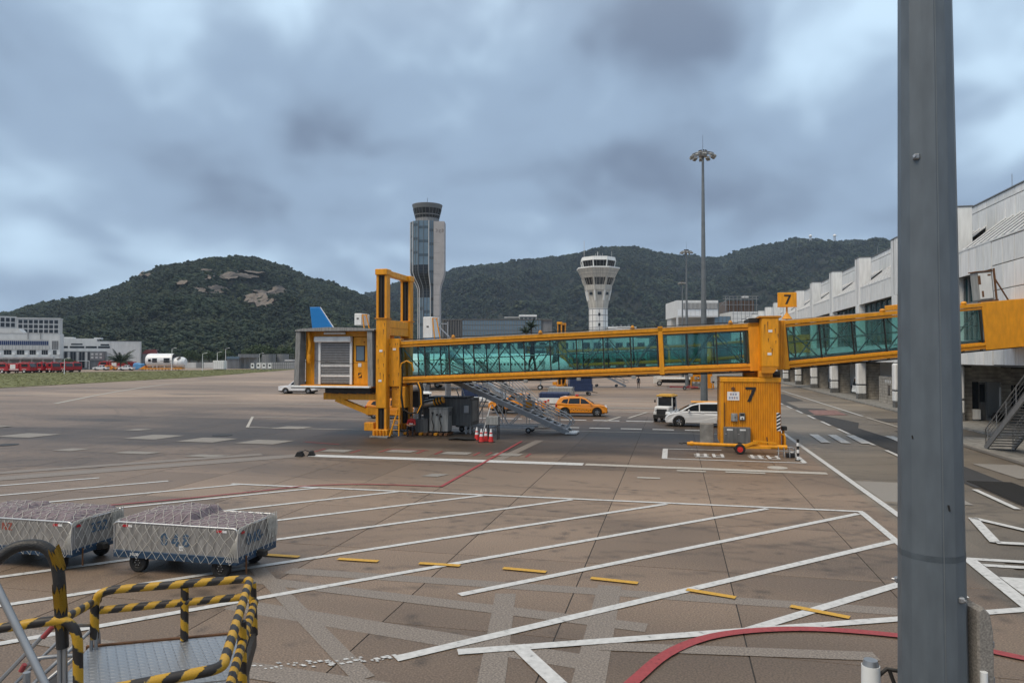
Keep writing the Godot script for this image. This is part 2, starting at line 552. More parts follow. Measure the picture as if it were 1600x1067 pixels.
	M.plate.uv1_scale = Vector3.ONE * 9.0
	var tp := StandardMaterial3D.new()
	tp.resource_name = "tape"
	tp.albedo_texture = T.tape
	tp.roughness = 0.5
	tp.heightmap_enabled = true
	tp.heightmap_texture = T.tape
	tp.heightmap_scale = 0.5
	M.tape = tp
	mat("tape_black", Color(0.02, 0.019, 0.018), 0.5, 0.0, "fine", 2.0, "bump", 0.4)
	mat("tape_yellow", Color(0.56, 0.31, 0.02), 0.5, 0.0, "soft", 2.0, "bump", 0.4)
	mat("car_yellow", Color(0.78, 0.275, 0.006), 0.28)
	mat("car_white", Color(0.72, 0.74, 0.76), 0.25)
	mat("car_glass", Color(0.015, 0.018, 0.022), 0.06)
	mat("car_black", Color(0.02, 0.02, 0.021), 0.5)
	mat("rim", Color(0.45, 0.46, 0.47), 0.3, 0.85)
	mat("tail_lamp", Color(0.40, 0.02, 0.02), 0.2)
	mat("head_lamp", Color(0.75, 0.77, 0.78), 0.12)
	for k in ["car_yellow", "car_white"]:
		M[k].clearcoat_enabled = true
		M[k].clearcoat = 0.8
		M[k].clearcoat_roughness = 0.06
	mat("truck_red", Color(0.42, 0.02, 0.025), 0.35, 0.0, "soft", 0.3)
	mat("navy", Color(0.02, 0.045, 0.13), 0.6, 0.0, "streak", 0.4)
	mat("blue_sheet", Color(0.10, 0.32, 0.62), 0.6, 0.0, "soft", 0.4)
	mat("cone_red", Color(0.62, 0.03, 0.025), 0.5)
	mat("cone_white", Color(0.75, 0.75, 0.74), 0.5)
	mat("plane_white", Color(0.78, 0.79, 0.80), 0.3)
	mat("plane_blue", Color(0.01, 0.18, 0.50), 0.35)
	mat("plane_grey", Color(0.38, 0.39, 0.40), 0.4)
	mat("black_paint", Color(0.015, 0.014, 0.014), 0.5)
	mat("print_blue", Color(0.06, 0.08, 0.30), 0.6)
	mat("print_white", Color(0.78, 0.78, 0.77), 0.5)
	mat("skin", Color(0.36, 0.21, 0.14), 0.6)
	mat("cloth_dark", Color(0.02, 0.022, 0.028), 0.85)
	mat("cloth_red", Color(0.45, 0.03, 0.03), 0.8)
	mat("hair", Color(0.012, 0.010, 0.009), 0.6)
	# far buildings
	mat("stone", Color(0.42, 0.405, 0.405), 0.7, 0.0, "soft", 0.05)
	mat("tower_white", Color(0.78, 0.80, 0.79), 0.5, 0.0, "stain", 0.09)
	mat("tower_cream", Color(0.62, 0.61, 0.56), 0.6, 0.0, "streak", 0.12)
	mat("curtain", Color(0.055, 0.085, 0.11), 0.10, 0.0, "soft", 0.08)
	M.curtain.metallic_specular = 0.9
	mat("curtain_blue", Color(0.13, 0.20, 0.26), 0.14, 0.0, "soft", 0.06)
	M.curtain_blue.metallic_specular = 0.9
	mat("dark_glass", Color(0.018, 0.022, 0.026), 0.12)
	mat("teal_glass", Color(0.012, 0.06, 0.065), 0.08, 0.0, "soft", 0.3)
	mat("frame_grey", Color(0.15, 0.16, 0.165), 0.5)
	mat("facade_white", Color(0.74, 0.75, 0.74), 0.6, 0.0, "stain", 0.07)
	mat("facade_pale", Color(0.60, 0.60, 0.59), 0.6, 0.0, "stain", 0.06)
	mat("facade_grey", Color(0.25, 0.26, 0.27), 0.65, 0.0, "streak", 0.06)
	mat("facade_brown", Color(0.16, 0.13, 0.11), 0.7, 0.0, "soft", 0.2)
	mat("roof_red", Color(0.22, 0.06, 0.06), 0.7)
	mat("blue_window", Color(0.03, 0.05, 0.14), 0.15)
	# tinted walkway glass: coloured in its thickness
	var tg := mat("tint_glass", Color(0.41, 0.70, 0.68), 0.02)
	tg.albedo_color.a = 0.0
	tg.refraction_enabled = true
	tg.refraction_scale = 0.045

# ---------------------------------------------------------------- sky
func make_sky() -> Sky:
	var w := 1024
	var h := 512
	var im := Image.create(w, h, false, Image.FORMAT_RGBF)
	var f := FastNoiseLite.new(); f.seed = 58; f.frequency = 1.0; f.fractal_octaves = 6; f.fractal_gain = 0.5
	var g := FastNoiseLite.new(); g.seed = 54; g.frequency = 1.0; g.fractal_octaves = 3
	var q := FastNoiseLite.new(); q.seed = 57; q.frequency = 1.5; q.fractal_octaves = 5
	var dark := Vector3(0.145, 0.192, 0.272)
	var mid := Vector3(0.248, 0.335, 0.452)
	var pale := Vector3(0.47, 0.62, 0.76)
	# cloud banks: bearing, half width, height above the horizon, half height, thickness
	var masses := [[-27.0, 16.0, 13.5, 5.0, -0.75], [-6.0, 9.0, 15.0, 3.0, -0.45], [0.5, 7.0, 24.0, 4.0, -0.5], [-48.0, 8.0, 19.0, 4.0, -0.3], [14.0, 12.0, 9.5, 3.0, -0.3], [9.0, 4.5, 22.0, 5.0, 0.75], [20.0, 9.0, 25.0, 6.0, 0.6], [-49.0, 4.0, 8.5, 3.5, 0.75], [-38.0, 10.0, 25.0, 5.0, 0.35], [-2.0, 8.0, 18.5, 2.5, 0.35], [-12.0, 10.0, 7.5, 2.5, 0.3], [24.0, 8.0, 15.0, 4.0, 0.25]]
	for j in h:
		var lat := (0.5 - (j + 0.5) / h) * PI
		if lat < -0.02:
			for i in w: im.set_pixel(i, j, Color(0.14, 0.14, 0.13))
			continue
		for i in w:
			var lon := wrapf((i + 0.5) / w * TAU, -PI, PI)
			var y := sin(maxf(lat, 0.0))
			var d := Vector3(sin(lon) * cos(lat), y, -cos(lon) * cos(lat))
			# lumpy layered cover: broad rolls, broken billows on their edges, fine tufts
			var wv := Vector3(g.get_noise_3dv(d * 2.1 + Vector3(5, 0, 0)), g.get_noise_3dv(d * 2.1 + Vector3(0, 9, 0)), g.get_noise_3dv(d * 2.1)) * 0.12
			var e3 := Vector3(d.x, d.y * 2.3 / (0.6 + y), d.z) + wv
			var roll := f.get_noise_3dv(e3 * 2.0)
			var bil := 0.5 - absf(q.get_noise_3dv(e3 * 1.9)) * 1.6
			var tuft := q.get_noise_3dv(e3 * 5.0 + Vector3(3, 3, 3))
			var n := 0.0 + 1.1 * roll + 0.34 * bil * smoothstep(-0.5, 0.4, roll) + 0.22 * tuft
			var a := rad_to_deg(lon)
			var e := rad_to_deg(lat)
			# the heavier bank of cloud over the hills and the thinner sheet towards the terminal
			for k in masses: n += k[4] * exp(-pow((a - k[0]) / k[1], 2.0) - pow((e - k[2]) / k[3], 2.0))
			var c := mid.lerp(dark, smoothstep(0.0, 0.8, -n)) if n < 0 else mid.lerp(pale, smoothstep(0.0, 0.85, n))
			# overcast: the cover is thinner and whiter overhead than low down
			var up := smoothstep(0.35, 1.0, y)
			c = c.lerp(Vector3(0.78, 0.80, 0.82) * (0.8 + 0.4 * clampf(n + 0.5, 0.0, 1.0)), up * 0.8)
			im.set_pixel(i, j, Color(c.x, c.y, c.z))
	var m := PanoramaSkyMaterial.new()
	m.panorama = ImageTexture.create_from_image(im)
	var s := Sky.new()
	s.sky_material = m
	return s

# ---------------------------------------------------------------- hills
var hill_noise := FastNoiseLite.new()

func ridge(tab: Array, az: float) -> float:
	if az <= tab[0] or az >= tab[tab.size() - 2]: return 0.0
	for i in range(0, tab.size() - 2, 2):
		if az <= tab[i + 2]:
			return lerpf(tab[i + 1], tab[i + 3], (az - tab[i]) / (tab[i + 2] - tab[i])) / 1000.0
	return 0.0

func hill_point(tab: Array, r0: float, r1: float, az: float, t: float) -> Vector3:
	var ra := deg_to_rad(az)
	var rr := r1 * (1.0 + 0.08 * sin(az * 0.21) + 0.05 * sin(az * 0.57 + 1.0))
	var r := lerpf(r0, rr, t)
	var top := 4.9 + rr * ridge(tab, az) - 7.0
	var x := sin(ra) * r
	var z := -cos(ra) * r
	var y := 0.0
	if t <= 1.0:
		var s := pow(clampf(t, 0.0, 1.0), 1.25)
		y = top * (s * 0.55 + 0.45 * smoothstep(0.0, 1.0, t))
		y += hill_noise.get_noise_2d(x, z) * 0.22 * top * sin(PI * clampf(t, 0.0, 1.0))
	else:
		y = top * (1.0 - (t - 1.0) * 1.6)
	return Vector3(x, maxf(y, -2.0), z)

func hill_mesh(tab: Array, r0: float, r1: float, nu: int, nt: int) -> B:
	var b := B.new()
	var a0: float = tab[0]
	var a1: float = tab[tab.size() - 2]
	var rows := []
	for j in nt + 1:
		var row := PackedVector3Array()
		for i in nu + 1:
			row.append(hill_point(tab, r0, r1, lerpf(a0, a1, float(i) / nu), 1.25 * j / nt))
		rows.append(row)
	for j in nt:
		for i in nu:
			b.quad(rows[j][i], rows[j][i + 1], rows[j + 1][i + 1], rows[j + 1][i])
	return b

func clump_mesh(seed_: int, blobs: int) -> ArrayMesh:
	# one small tree crown of unit size: broken lobes with gaps between them, on a short trunk
	var r := RandomNumberGenerator.new()
	r.seed = seed_
	var b := B.new()
	b.cyl(Vector3(0, -0.5, 0), Vector3(0, 0.4, 0), 0.06, 0.03, 5, false)
	for k in blobs:
		var c := Vector3(r.randf_range(-0.42, 0.42), r.randf_range(0.15, 0.95), r.randf_range(-0.42, 0.42))
		c.x *= 1.1 - 0.5 * c.y; c.z *= 1.1 - 0.5 * c.y
		var s := r.randf_range(0.14, 0.27)
		var rings := 3
		var seg := 6
		var pts := []
		for j in rings + 1:
			var row := []
			for i in seg:
				var a := TAU * i / seg + j * 0.5
				var e := PI * (float(j) / rings - 0.5)
				row.append(c + Vector3(cos(a) * cos(e), sin(e) * 0.8, -sin(a) * cos(e)) * s * r.randf_range(0.65, 1.35))
			pts.append(row)
		for j in rings:
			for i in seg:
				b.quad(pts[j][i], pts[j][(i + 1) % seg], pts[j + 1][(i + 1) % seg], pts[j + 1][i])
	return b.mesh()

func forest(called: String, label: String, tab: Array, r0: float, r1: float, n: int, size: float, rocks: Array, seed_: int) -> void:
	var r := RandomNumberGenerator.new()
	r.seed = seed_
	var lists := [[], [], []]
	var a0: float = tab[0]
	var a1: float = tab[tab.size() - 2]
	for i in n:
		var az := r.randf_range(a0, a1)
		var t := sqrt(r.randf_range(0.0025, 1.06)) if r.randf() > 0.22 else r.randf_range(0.93, 1.03)
		var p := hill_point(tab, r0, r1, az, t)
		var el := (p.y - 4.9) / Vector2(p.x, p.z).length() * 1000.0
		var bare := false
		if hill_noise.get_noise_2d(p.x * 3.1 + 90.0, p.z * 3.1) < -0.42 and t < 0.9: continue
		for k in rocks:
			var q: float = pow((az - k[0]) / k[2], 2.0) + pow((el + 3.5 - k[1]) / (k[3] + 3.5), 2.0) + hill_noise.get_noise_2d(p.x * 9.0, p.y * 14.0) * 2.2
			if q < 0.95: bare = true
		if bare and r.randf() > 0.10: continue
		var s := size * r.randf_range(0.45, 1.3) * (1.0 + 0.4 * hill_noise.get_noise_2d(p.x * 2.3 + 50.0, p.z * 2.3))
		if t > 0.93: s *= r.randf_range(0.5, 1.35)
		var g := r.randf_range(0.78, 1.18) * (1.0 + 0.6 * hill_noise.get_noise_2d(p.x * 1.7, p.z * 1.7))
		var c := Color(0.021, 0.037, 0.018) * g
		if r.randf() < 0.18: c = Color(0.040, 0.052, 0.021) * g
		lists[r.randi() % 3].append([Transform3D(Basis(Vector3.UP, r.randf() * TAU).scaled(Vector3(s * r.randf_range(0.85, 1.4), s, s * r.randf_range(0.85, 1.4))), p), c])
	var root := Node3D.new()
	root.name = numbered(called)
	add_child(root)
	root.set_meta("kind", "stuff")
	root.set_meta("label", label)
	root.set_meta("category", "woodland")
	for k in 3:
		var mm := MultiMesh.new()
		mm.transform_format = MultiMesh.TRANSFORM_3D
		mm.use_colors = true
		mm.mesh = clump_mesh(seed_ + 77 + k, 9)
		mm.instance_count = lists[k].size()
		for i in lists[k].size():
			mm.set_instance_transform(i, lists[k][i][0])
			mm.set_instance_color(i, lists[k][i][1])
		var o := MultiMeshInstance3D.new()
		o.name = "tree_cover"
		o.multimesh = mm
		o.material_override = M.forest
		o.set_meta("kind", "stuff")
		root.add_child(o, true)

func rock_face(label: String, tab: Array, r0: float, r1: float, az: float, el: float, wa: float, we: float, parent: Node3D) -> void:
	var b := B.new()
	var nu := 60
	var nv := 50
	var grid := []
	for j in nv + 1:
		var row := []
		for i in nu + 1:
			var a := az + wa * 1.5 * (2.0 * i / nu - 1.0)
			var want := el + we * 1.5 * (2.0 * j / nv - 1.0)
			var lo := 0.05
			var hi := 1.0
			for k in 14:
				var m := (lo + hi) * 0.5
				var p := hill_point(tab, r0, r1, a, m)
				if (p.y - 4.9) / Vector2(p.x, p.z).length() * 1000.0 < want: lo = m
				else: hi = m
			var p := hill_point(tab, r0, r1, a, lo)
			var q := pow((a - az) / wa, 2.0) + pow((want - el) / we, 2.0) + hill_noise.get_noise_2d(p.x * 9.0, p.y * 14.0) * 2.2
			var up := 6.0 + hill_noise.get_noise_2d(p.x * 9.0 + 300.0, p.y * 4.0) * 7.0
			row.append([p + Vector3(0, up, 0) - Vector3(p.x, 0, p.z).normalized() * up * 0.6, q])
		grid.append(row)
	for j in nv:
		for i in nu:
			var c := [grid[j][i], grid[j][i + 1], grid[j + 1][i + 1], grid[j + 1][i]]
			if c[0][1] + c[1][1] + c[2][1] + c[3][1] < 3.2:
				b.quad(c[0][0], c[1][0], c[2][0], c[3][0])
	if b.v.size() < 3: return
	part("rock_face", b, M.rock, parent)


# ---------------------------------------------------------------- ground
var apron: Node3D

func sheet(called: String, pts: Array, y: float, m: Material, parent: Node3D) -> void:
	# flat sheet from [x, z] corners
	var poly := PackedVector2Array()
	for p in pts: poly.append(Vector2(p[0], p[1]))
	var idx := Geometry2D.triangulate_polygon(poly)
	var b := B.new()
	for k in range(0, idx.size(), 3):
		var a := poly[idx[k]]; var c := poly[idx[k + 1]]; var d := poly[idx[k + 2]]
		if (c - a).cross(d - a) > 0:
			var t := c; c = d; d = t
		b.tri(Vector3(a.x, y, a.y), Vector3(c.x, y, c.y), Vector3(d.x, y, d.y))
	part(called, b, m, parent)

func stroke(called: String, x0: float, z0: float, x1: float, z1: float, w: float, y: float, m: Material) -> void:
	var d := Vector2(x1 - x0, z1 - z0).normalized()
	var n := Vector2(-d.y, d.x) * w * 0.5
	sheet(called, [[x0 + n.x, z0 + n.y], [x1 + n.x, z1 + n.y], [x1 - n.x, z1 - n.y], [x0 - n.x, z0 - n.y]], y, m, apron)

func curve_line(called: String, pts: Array, w: float, y: float, m: Material) -> void:
	var b := B.new()
	var c := Curve3D.new()
	for i in pts.size():
		var a: Array = pts[maxi(i - 1, 0)]
		var e: Array = pts[mini(i + 1, pts.size() - 1)]
		var t := Vector3(e[0] - a[0], 0, e[1] - a[1]) / 6.0
		c.add_point(Vector3(pts[i][0], y, pts[i][1]), -t, t)
	var q := c.tessellate_even_length(5, 0.4)
	for i in q.size() - 1:
		var t0 := (q[mini(i + 1, q.size() - 1)] - q[maxi(i - 1, 0)]).normalized()
		var t1 := (q[mini(i + 2, q.size() - 1)] - q[i]).normalized()
		var n0 := t0.cross(Vector3.UP) * w * 0.5
		var n1 := t1.cross(Vector3.UP) * w * 0.5
		b.quad(q[i] + n0, q[i + 1] + n1, q[i + 1] - n1, q[i] - n0)
	part(called, b, m, apron)

func build_ground() -> void:
	var g := B.new()
	g.quad(Vector3(-6000, -0.3, 2000), Vector3(6000, -0.3, 2000), Vector3(6000, -0.3, -6000), Vector3(-6000, -0.3, -6000))
	struct("ground", g, M.earth)
	var fc := B.new()
	fc.quad(Vector3(-700, -0.06, 300), Vector3(400, -0.06, 300), Vector3(400, -0.06, -520), Vector3(-700, -0.06, -520))
	struct("taxiway", fc, M.far_concrete)
	var b := B.new()
	b.quad(Vector3(-199, -0.02, -0.5), Vector3(39.5, -0.02, -0.5), Vector3(39.5, -0.02, -239), Vector3(-199, -0.02, -239))
	apron = struct("apron", b, M.slab0)
	var near := B.new()
	near.quad(Vector3(-199, -0.025, 60), Vector3(39.5, -0.025, 60), Vector3(39.5, -0.025, -0.6), Vector3(-199, -0.025, -0.6))
	part("apron_edge", near, M.far_concrete, apron)
	# concrete slabs with sealed joints
	var joint := B.new()
	joint.quad(Vector3(-43.9, -0.012, -3.1), Vector3(7.62, -0.012, -3.1), Vector3(7.62, -0.012, -57.7), Vector3(-43.9, -0.012, -57.7))
	part("joint_sealant", joint, M.sealant, apron)
	var slab := B.new().box(Vector3(0, -0.004, 0), Vector3(3.195, 0.008, 4.53)).mesh()
	for i in 16:
		for k in 12:
			var o := part("slab", slab, M["slab%d" % rng.randi_range(0, 3)], apron, Vector3(-43.9 + 3.22 * (i + 0.5), rng.randf_range(-0.0015, 0.0015), -3.1 - 4.55 * (k + 0.5)))
			o.set_meta("kind", "structure")
	# markings: hatched no-parking area
	var y1 := 0.016
	for x0 in [-22.4, -19.2, -16.0, -12.8, -9.6, -6.45, -3.3, -0.15, 3.0]:
		# 45 degree bars down to the slanting lower border
		var s: float = (-24.0 + 14.47 - 0.428 * (4.09 - x0)) / (0.428 - 1.0)
		s = minf(s, x0 + 26.0)
		if s < 1.0: continue
		# paint missing in places
		var at := 0.1
		while at < s:
			var l := minf(rng.randf_range(16.0, 40.0), s - at)
			stroke("white_line", x0 - at, -24.0 + at, x0 - at - l, -24.0 + at + l, 0.19, y1, M.line_white)
			at += l + rng.randf_range(0.1, 0.45)
	stroke("white_line", 5.55, -23.75, -4.3, -13.9, 0.2, y1, M.line_white)
	stroke("white_line", 5.75, -20.55, -4.4, -10.75, 0.22, y1, M.line_white)
	stroke("white_line", 5.9, -17.85, 1.3, -13.3, 0.22, y1, M.line_white)
	stroke("white_line", 7.2, -15.8, -3.5, -11.22, 0.22, y1 + 0.003, M.line_white)
	# a stretch of line worn to flecks
	for k in 80:
		var f := rng.randf()
		var c := Vector2(-4.3, -10.85).lerp(Vector2(-7.4, -9.55), f) + Vector2(rng.randf_range(-0.1, 0.1), rng.randf_range(-0.1, 0.1))
		var w := rng.randf_range(0.01, 0.05) * (1.3 - 0.6 * f)
		sheet("paint_fleck", [[c.x - w, c.y], [c.x, c.y - w * 0.8], [c.x + w * 1.4, c.y - 0.1 * w], [c.x + 0.3 * w, c.y + w * 0.7]], y1 + 0.003, M.line_white, apron)
	stroke("white_line", -2.6, -11.7, -1.5, -10.2, 0.27, y1 + 0.006, M.line_white)
	stroke("white_line", -16.5, -23.9, 5.78, -24.1, 0.19, y1 + 0.003, M.line_white)
	stroke("white_line", 5.7, -24.0, 5.7, -16.0, 0.2, y1 + 0.006, M.line_white)
	# equipment and lane lines
	stroke("white_line", -17.4, -31.55, -4.0, -31.75, 0.72, y1, M.line_white)
	stroke("white_line", -3.9, -31.75, 6.2, -31.55, 0.55, y1, M.line_dull)
	stroke("white_line", 6.75, -62.0, 6.7, -19.0, 0.22, y1 + 0.003, M.line_white)
	stroke("white_line", 6.9, -19.1, 11.0, -19.1, 0.22, y1, M.line_white)
	stroke("white_line", 7.05, -18.6, 11.0, -18.6, 0.22, y1, M.line_white)
	for z in [-106.0, -100.5, -95.0, -89.5, -84.0, -78.5, -73.0, -67.5, -62.0, -56.5, -51.0, -45.5, -40.0, -34.5, -29.0, -23.5]:
		stroke("white_line", 10.72, z, 10.68, z + 3.4, 0.2, y1 + 0.003, M.line_white)
	stroke("white_line", 14.6, -150.0, 14.9, -62.0, 0.2, y1 + 0.003, M.line_white)
	stroke("white_line", 14.9, -61.0, 15.1, -47.0, 0.2, y1 + 0.003, M.line_dull)
	for x0 in [8.1, 9.15, 10.2, 12.4, 13.4]:
		sheet("crossing_bar", [[x0, -42.7], [x0 + 0.5, -42.7], [x0 + 0.62, -47.0], [x0 + 0.12, -47.0]], y1 + 0.006, M.line_white, apron)
	# yield triangle and bay marks beside the lane
	for e in [[8.78, -23.9, 8.2, -20.9], [8.2, -20.9, 10.6, -20.9], [10.6, -20.9, 8.78, -23.9]]:
		stroke("white_line", e[0], e[1], e[2], e[3], 0.26, y1 + 0.006, M.line_white)
	stroke("white_line", 6.9, -19.1, 6.65, -14.5, 0.3, y1 + 0.009, M.line_white)
	sheet("white_line", [[7.0, -17.7], [8.2, -17.7], [8.2, -16.3], [6.96, -16.5]], y1, M.line_white, apron)
	# equipment box in front of the kiosk
	for e in [[-0.55, -34.4, 5.85, -34.4, 0.18], [-0.45, -34.4, -0.45, -38.0, 0.26], [-0.5, -38.0, 2.4, -38.1, 0.16], [5.82, -34.4, 5.86, -38.3, 0.22]]:
		stroke("white_line", e[0], e[1], e[2], e[3], e[4], y1 + 0.003 * randi_range_of(e[4]), M.line_white)
	for k in 2:
		var ox := 0.95 + 2.55 * k
		for e in [[0, 0, 0.75, 0], [0, 0.5, 0.7, 0.5], [0.2, -0.35, 0.2, 0.75], [0.55, -0.3, 0.55, 0.8], [0.05, 0.9, 0.8, 0.9], [0.95, -0.3, 0.95, 0.9], [0.95, 0.25, 1.35, 0.25], [1.0, 0.85, 1.4, 0.85], [1.35, -0.3, 1.35, 0.7]]:
			stroke("painted_character", ox + e[0], -36.2 + e[1], ox + e[2], -36.2 + e[3], 0.15, y1 + 0.004 * (1 + int(e[0] == e[2])), M.line_white)
	# yellow tow-line dashes
	for e in [[-9.85, -15.58, -8.9, -15.6], [-7.9, -15.66, -6.87, -15.68], [-5.87, -15.76, -4.87, -15.79], [-3.85, -15.83, -2.83, -15.76], [-1.8, -15.56, -0.77, -15.44], [0.24, -15.25, 1.2, -14.96], [2.2, -14.7, 3.18, -14.3]]:
		stroke("yellow_dash", e[0], e[1], e[2], e[3], 0.17, y1 + 0.012, M.line_yellow)
	# red restraint lines
	curve_line("red_line", [[-1.2, -9.3], [-0.61, -10.79], [-0.15, -11.86], [0.48, -12.68], [1.27, -13.2], [2.28, -13.53], [3.3, -13.6], [4.2, -13.5], [5.2, -13.15], [6.6, -12.4], [8.5, -11.0]], 0.2, y1 + 0.015, M.line_red)
	curve_line("red_line", [[-24.0, -14.8], [-18.0, -19.6], [-15.04, -22.4], [-13.6, -24.0], [-12.2, -24.75], [-10.6, -25.05], [-8.5, -25.15]], 0.12, y1 + 0.009, M.line_red)
	stroke("red_line", -8.5, -25.1, -8.5, -39.5, 0.14, y1 + 0.009, M.line_red)
	stroke("red_line", -14.6, -34.6, -12.4, -34.6, 0.1, y1, M.line_red)
	stroke("red_line", -18.0, -35.8, -20.5, -36.5, 0.1, y1, M.line_red)
	for e in [[-13.6, -34.0], [-10.6, -33.9], [-8.0, -34.0], [-16.9, -33.4]]:
		sheet("white_patch", [[e[0] - 0.7, e[1] - 0.45], [e[0] + 0.7, e[1] - 0.45], [e[0] + 0.6, e[1] + 0.45], [e[0] - 0.8, e[1] + 0.45]], y1 + 0.004, M.patch_pale, apron)
		stroke("red_line", e[0] - 1.0, e[1] - 0.6, e[0] - 1.0, e[1] + 0.6, 0.1, y1, M.line_red)
		stroke("red_line", e[0] + 1.0, e[1] - 0.6, e[0] + 1.0, e[1] + 0.6, 0.1, y1, M.line_red)
	# worn stand numbers and repaired corners further out
	for e in [[-38.6, -35.6, 2.6, 1.0], [-30.4, -36.6, 2.2, 1.1], [-26.3, -36.0, 2.4, 1.0], [-22.5, -35.9, 2.4, 0.9], [-46.6, -38.9, 3.4, 1.2], [-30.5, -30.7, 1.2, 0.5], [-26.3, -30.5, 2.0, 0.4], [-22.2, -30.3, 1.6, 0.4], [-25.2, -43.5, 2.0, 0.8], [-34.5, -40.0, 1.2, 0.5], [-9.4, -27.5, 0.7, 0.35]]:
		sheet("white_patch", [[e[0] - e[2] / 2, e[1] - e[3]], [e[0] + e[2] / 2, e[1] - e[3]], [e[0] + e[2] / 2 - 0.3, e[1] + e[3]], [e[0] - e[2] / 2 - 0.3, e[1] + e[3]]], y1 + 0.002, M.patch_pale, apron)
	# stand lead-in lines and taxi lines
	stroke("white_line", -33.0, -50.5, -16.0, -50.3, 0.2, y1, M.line_dull)
	stroke("white_line", -33.0, -50.5, -28.5, -43.0, 0.2, y1 + 0.003, M.line_dull)
	stroke("white_line", -28.5, -43.0, -12.0, -43.2, 0.2, y1 + 0.006, M.line_dull)
	for k in 5:
		stroke("white_line", -15.0, -62.0 - 5.0 * k, 5.5, -62.3 - 5.0 * k, 0.3, y1, M.line_dull)
	for k in 9:
		stroke("white_line", -16.0 + 2.5 * k, -53.5, -14.0 + 2.5 * k, -53.5, 0.45, y1, M.line_white)
		stroke("white_line", -14.0 + 2.1 * k, -47.8, -12.6 + 2.1 * k, -47.8, 0.4, y1, M.line_white)
	stroke("white_line", -19.0, -45.5, 5.0, -45.8, 0.18, y1, M.line_dull)
	stroke("white_line", -3.5, -56.0, -2.3, -62.0, 0.22, y1 + 0.003, M.line_dull)
	stroke("white_line", -5.0, -53.0, -4.2, -57.0, 0.22, y1 + 0.003, M.line_dull)
	curve_line("white_line", [[-62.0, -60.0], [-75.0, -83.0], [-86.0, -108.0], [-80.0, -116.0], [-60.0, -108.0], [-30.0, -92.0]], 0.5, 0.004, M.line_dull)
	curve_line("white_line", [[-120.0, -62.0], [-80.0, -72.0], [-45.0, -86.0], [-10.0, -104.0]], 0.45, 0.008, M.line_dull)
	stroke("white_line", -60.0, -64.0, 4.0, -67.0, 0.3, 0.004, M.line_dull)
	# ground-off old markings that still show pale
	var gy := 0.003
	for e in [[-8.5, -12.4, -1.2, -11.3, 0.55], [-8.6, -14.6, 4.2, -14.9, 0.42], [-1.35, -15.2, -1.25, -9.6, 0.5], [-9.5, -13.9, -0.5, -13.0, 0.42], [-3.4, -14.2, -2.6, -9.8, 0.42], [-14.0, -19.0, -4.6, -10.0, 0.34], [-8.1, -32.0, -7.6, -40.2, 0.5], [-14.0, -10.4, -4.0, -9.7, 0.5], [-1.25, -12.0, 3.2, -12.6, 0.34], [-29.0, -20.0, -18.0, -31.4, 1.1], [-31.5, -20.0, -20.0, -31.4, 0.7]]:
		stroke("faded_line", e[0], e[1], e[2], e[3], e[4], gy, M.ghost)
		gy += 0.001
	for e in [[-1.0, -28.8, 0.9], [0.7, -30.9, 1.2], [2.9, -31.0, 1.6]]:
		stroke("white_patch", e[0] - e[2] / 2, e[1], e[0] + e[2] / 2, e[1], 0.3, y1 + 0.004, M.line_dull)
	# service road: asphalt trench patches, drain grate, kerb
	sheet("asphalt_patch", [[10.9, -29.5], [12.5, -29.5], [12.6, -45.0], [12.2, -52.0], [13.2, -56.0], [12.0, -62.0], [10.9, -62.0]], 0.003, M.asphalt, apron)
	sheet("asphalt_patch", [[10.9, -63.0], [13.4, -63.0], [13.6, -70.0], [11.5, -71.0], [11.6, -80.0], [13.8, -82.0], [13.8, -96.0], [10.8, -96.0]], 0.003, M.asphalt_old, apron)
	sheet("asphalt_patch", [[8.4, -74.0], [10.4, -74.0], [10.4, -88.0], [8.0, -86.0]], 0.003, M.asphalt_old, apron)
	sheet("asphalt_patch", [[14.2, -47.0], [16.6, -47.0], [16.6, -50.5], [14.0, -50.5]], 0.003, M.asphalt_old, apron)
	sheet("asphalt_patch", [[15.4, -57.0], [18.4, -57.0], [18.4, -60.5], [15.2, -60.0]], 0.003, M.asphalt_old, apron)
	sheet("repair_patch", [[11.4, -62.5], [14.0, -63.0], [14.2, -68.5], [11.8, -68.0]], 0.008, M.patch_red, apron)
	sheet("repair_patch", [[13.2, -36.0], [15.0, -36.0], [15.0, -32.0], [13.4, -32.0]], 0.004, M.patch_pale, apron)
	sheet("repair_patch", [[6.9, -30.0], [9.6, -30.0], [9.6, -26.0], [6.9, -26.0]], 0.002, M.patch_pale, apron)
	for k in 44:
		part("grate_bar", B.new().bb(11.15, 0.006, -30.9 + 0.14 * k, 12.7, 0.03, -30.84 + 0.14 * k), M.dark_steel, apron)
	sheet("grate_pit", [[11.1, -31.0], [12.75, -31.0], [12.75, -24.7], [11.1, -24.7]], 0.0045, M.sealant, apron)
	part("manhole_cover", B.new().cyl(Vector3(4.4, 0.0, -32.7), Vector3(4.4, 0.02, -32.7), 0.42, -1, 24), M.line_dull, apron)
	part("manhole_cover", B.new().cyl(Vector3(-27.2, 0.0, -38.4), Vector3(-27.2, 0.02, -38.4), 0.6, -1, 24), M.dark_steel, apron)
	part("manhole_cover", B.new().cyl(Vector3(-35.8, 0.0, -31.6), Vector3(-35.8, 0.02, -31.6), 0.55, -1, 24), M.dark_steel, apron)
	# pavement by the terminal
	var pav := B.new()
	pav.bb(15.4, 0.0, -46.5, 26.0, 0.13, -20.0)
	var pv := struct("pavement", pav, M.concrete)
	for k in 18:
		part("kerb_stone", B.new().cbox(Vector3(15.32, 0.07, -46.0 + 1.5 * k), Vector3(0.16, 0.16, 1.47), 0.02), M.patch_pale, pv)
	var pav2 := B.new()
	pav2.bb(18.9, 0.0, -250.0, 34.0, 0.14, -47.0)
	struct("pavement", pav2, M.concrete)

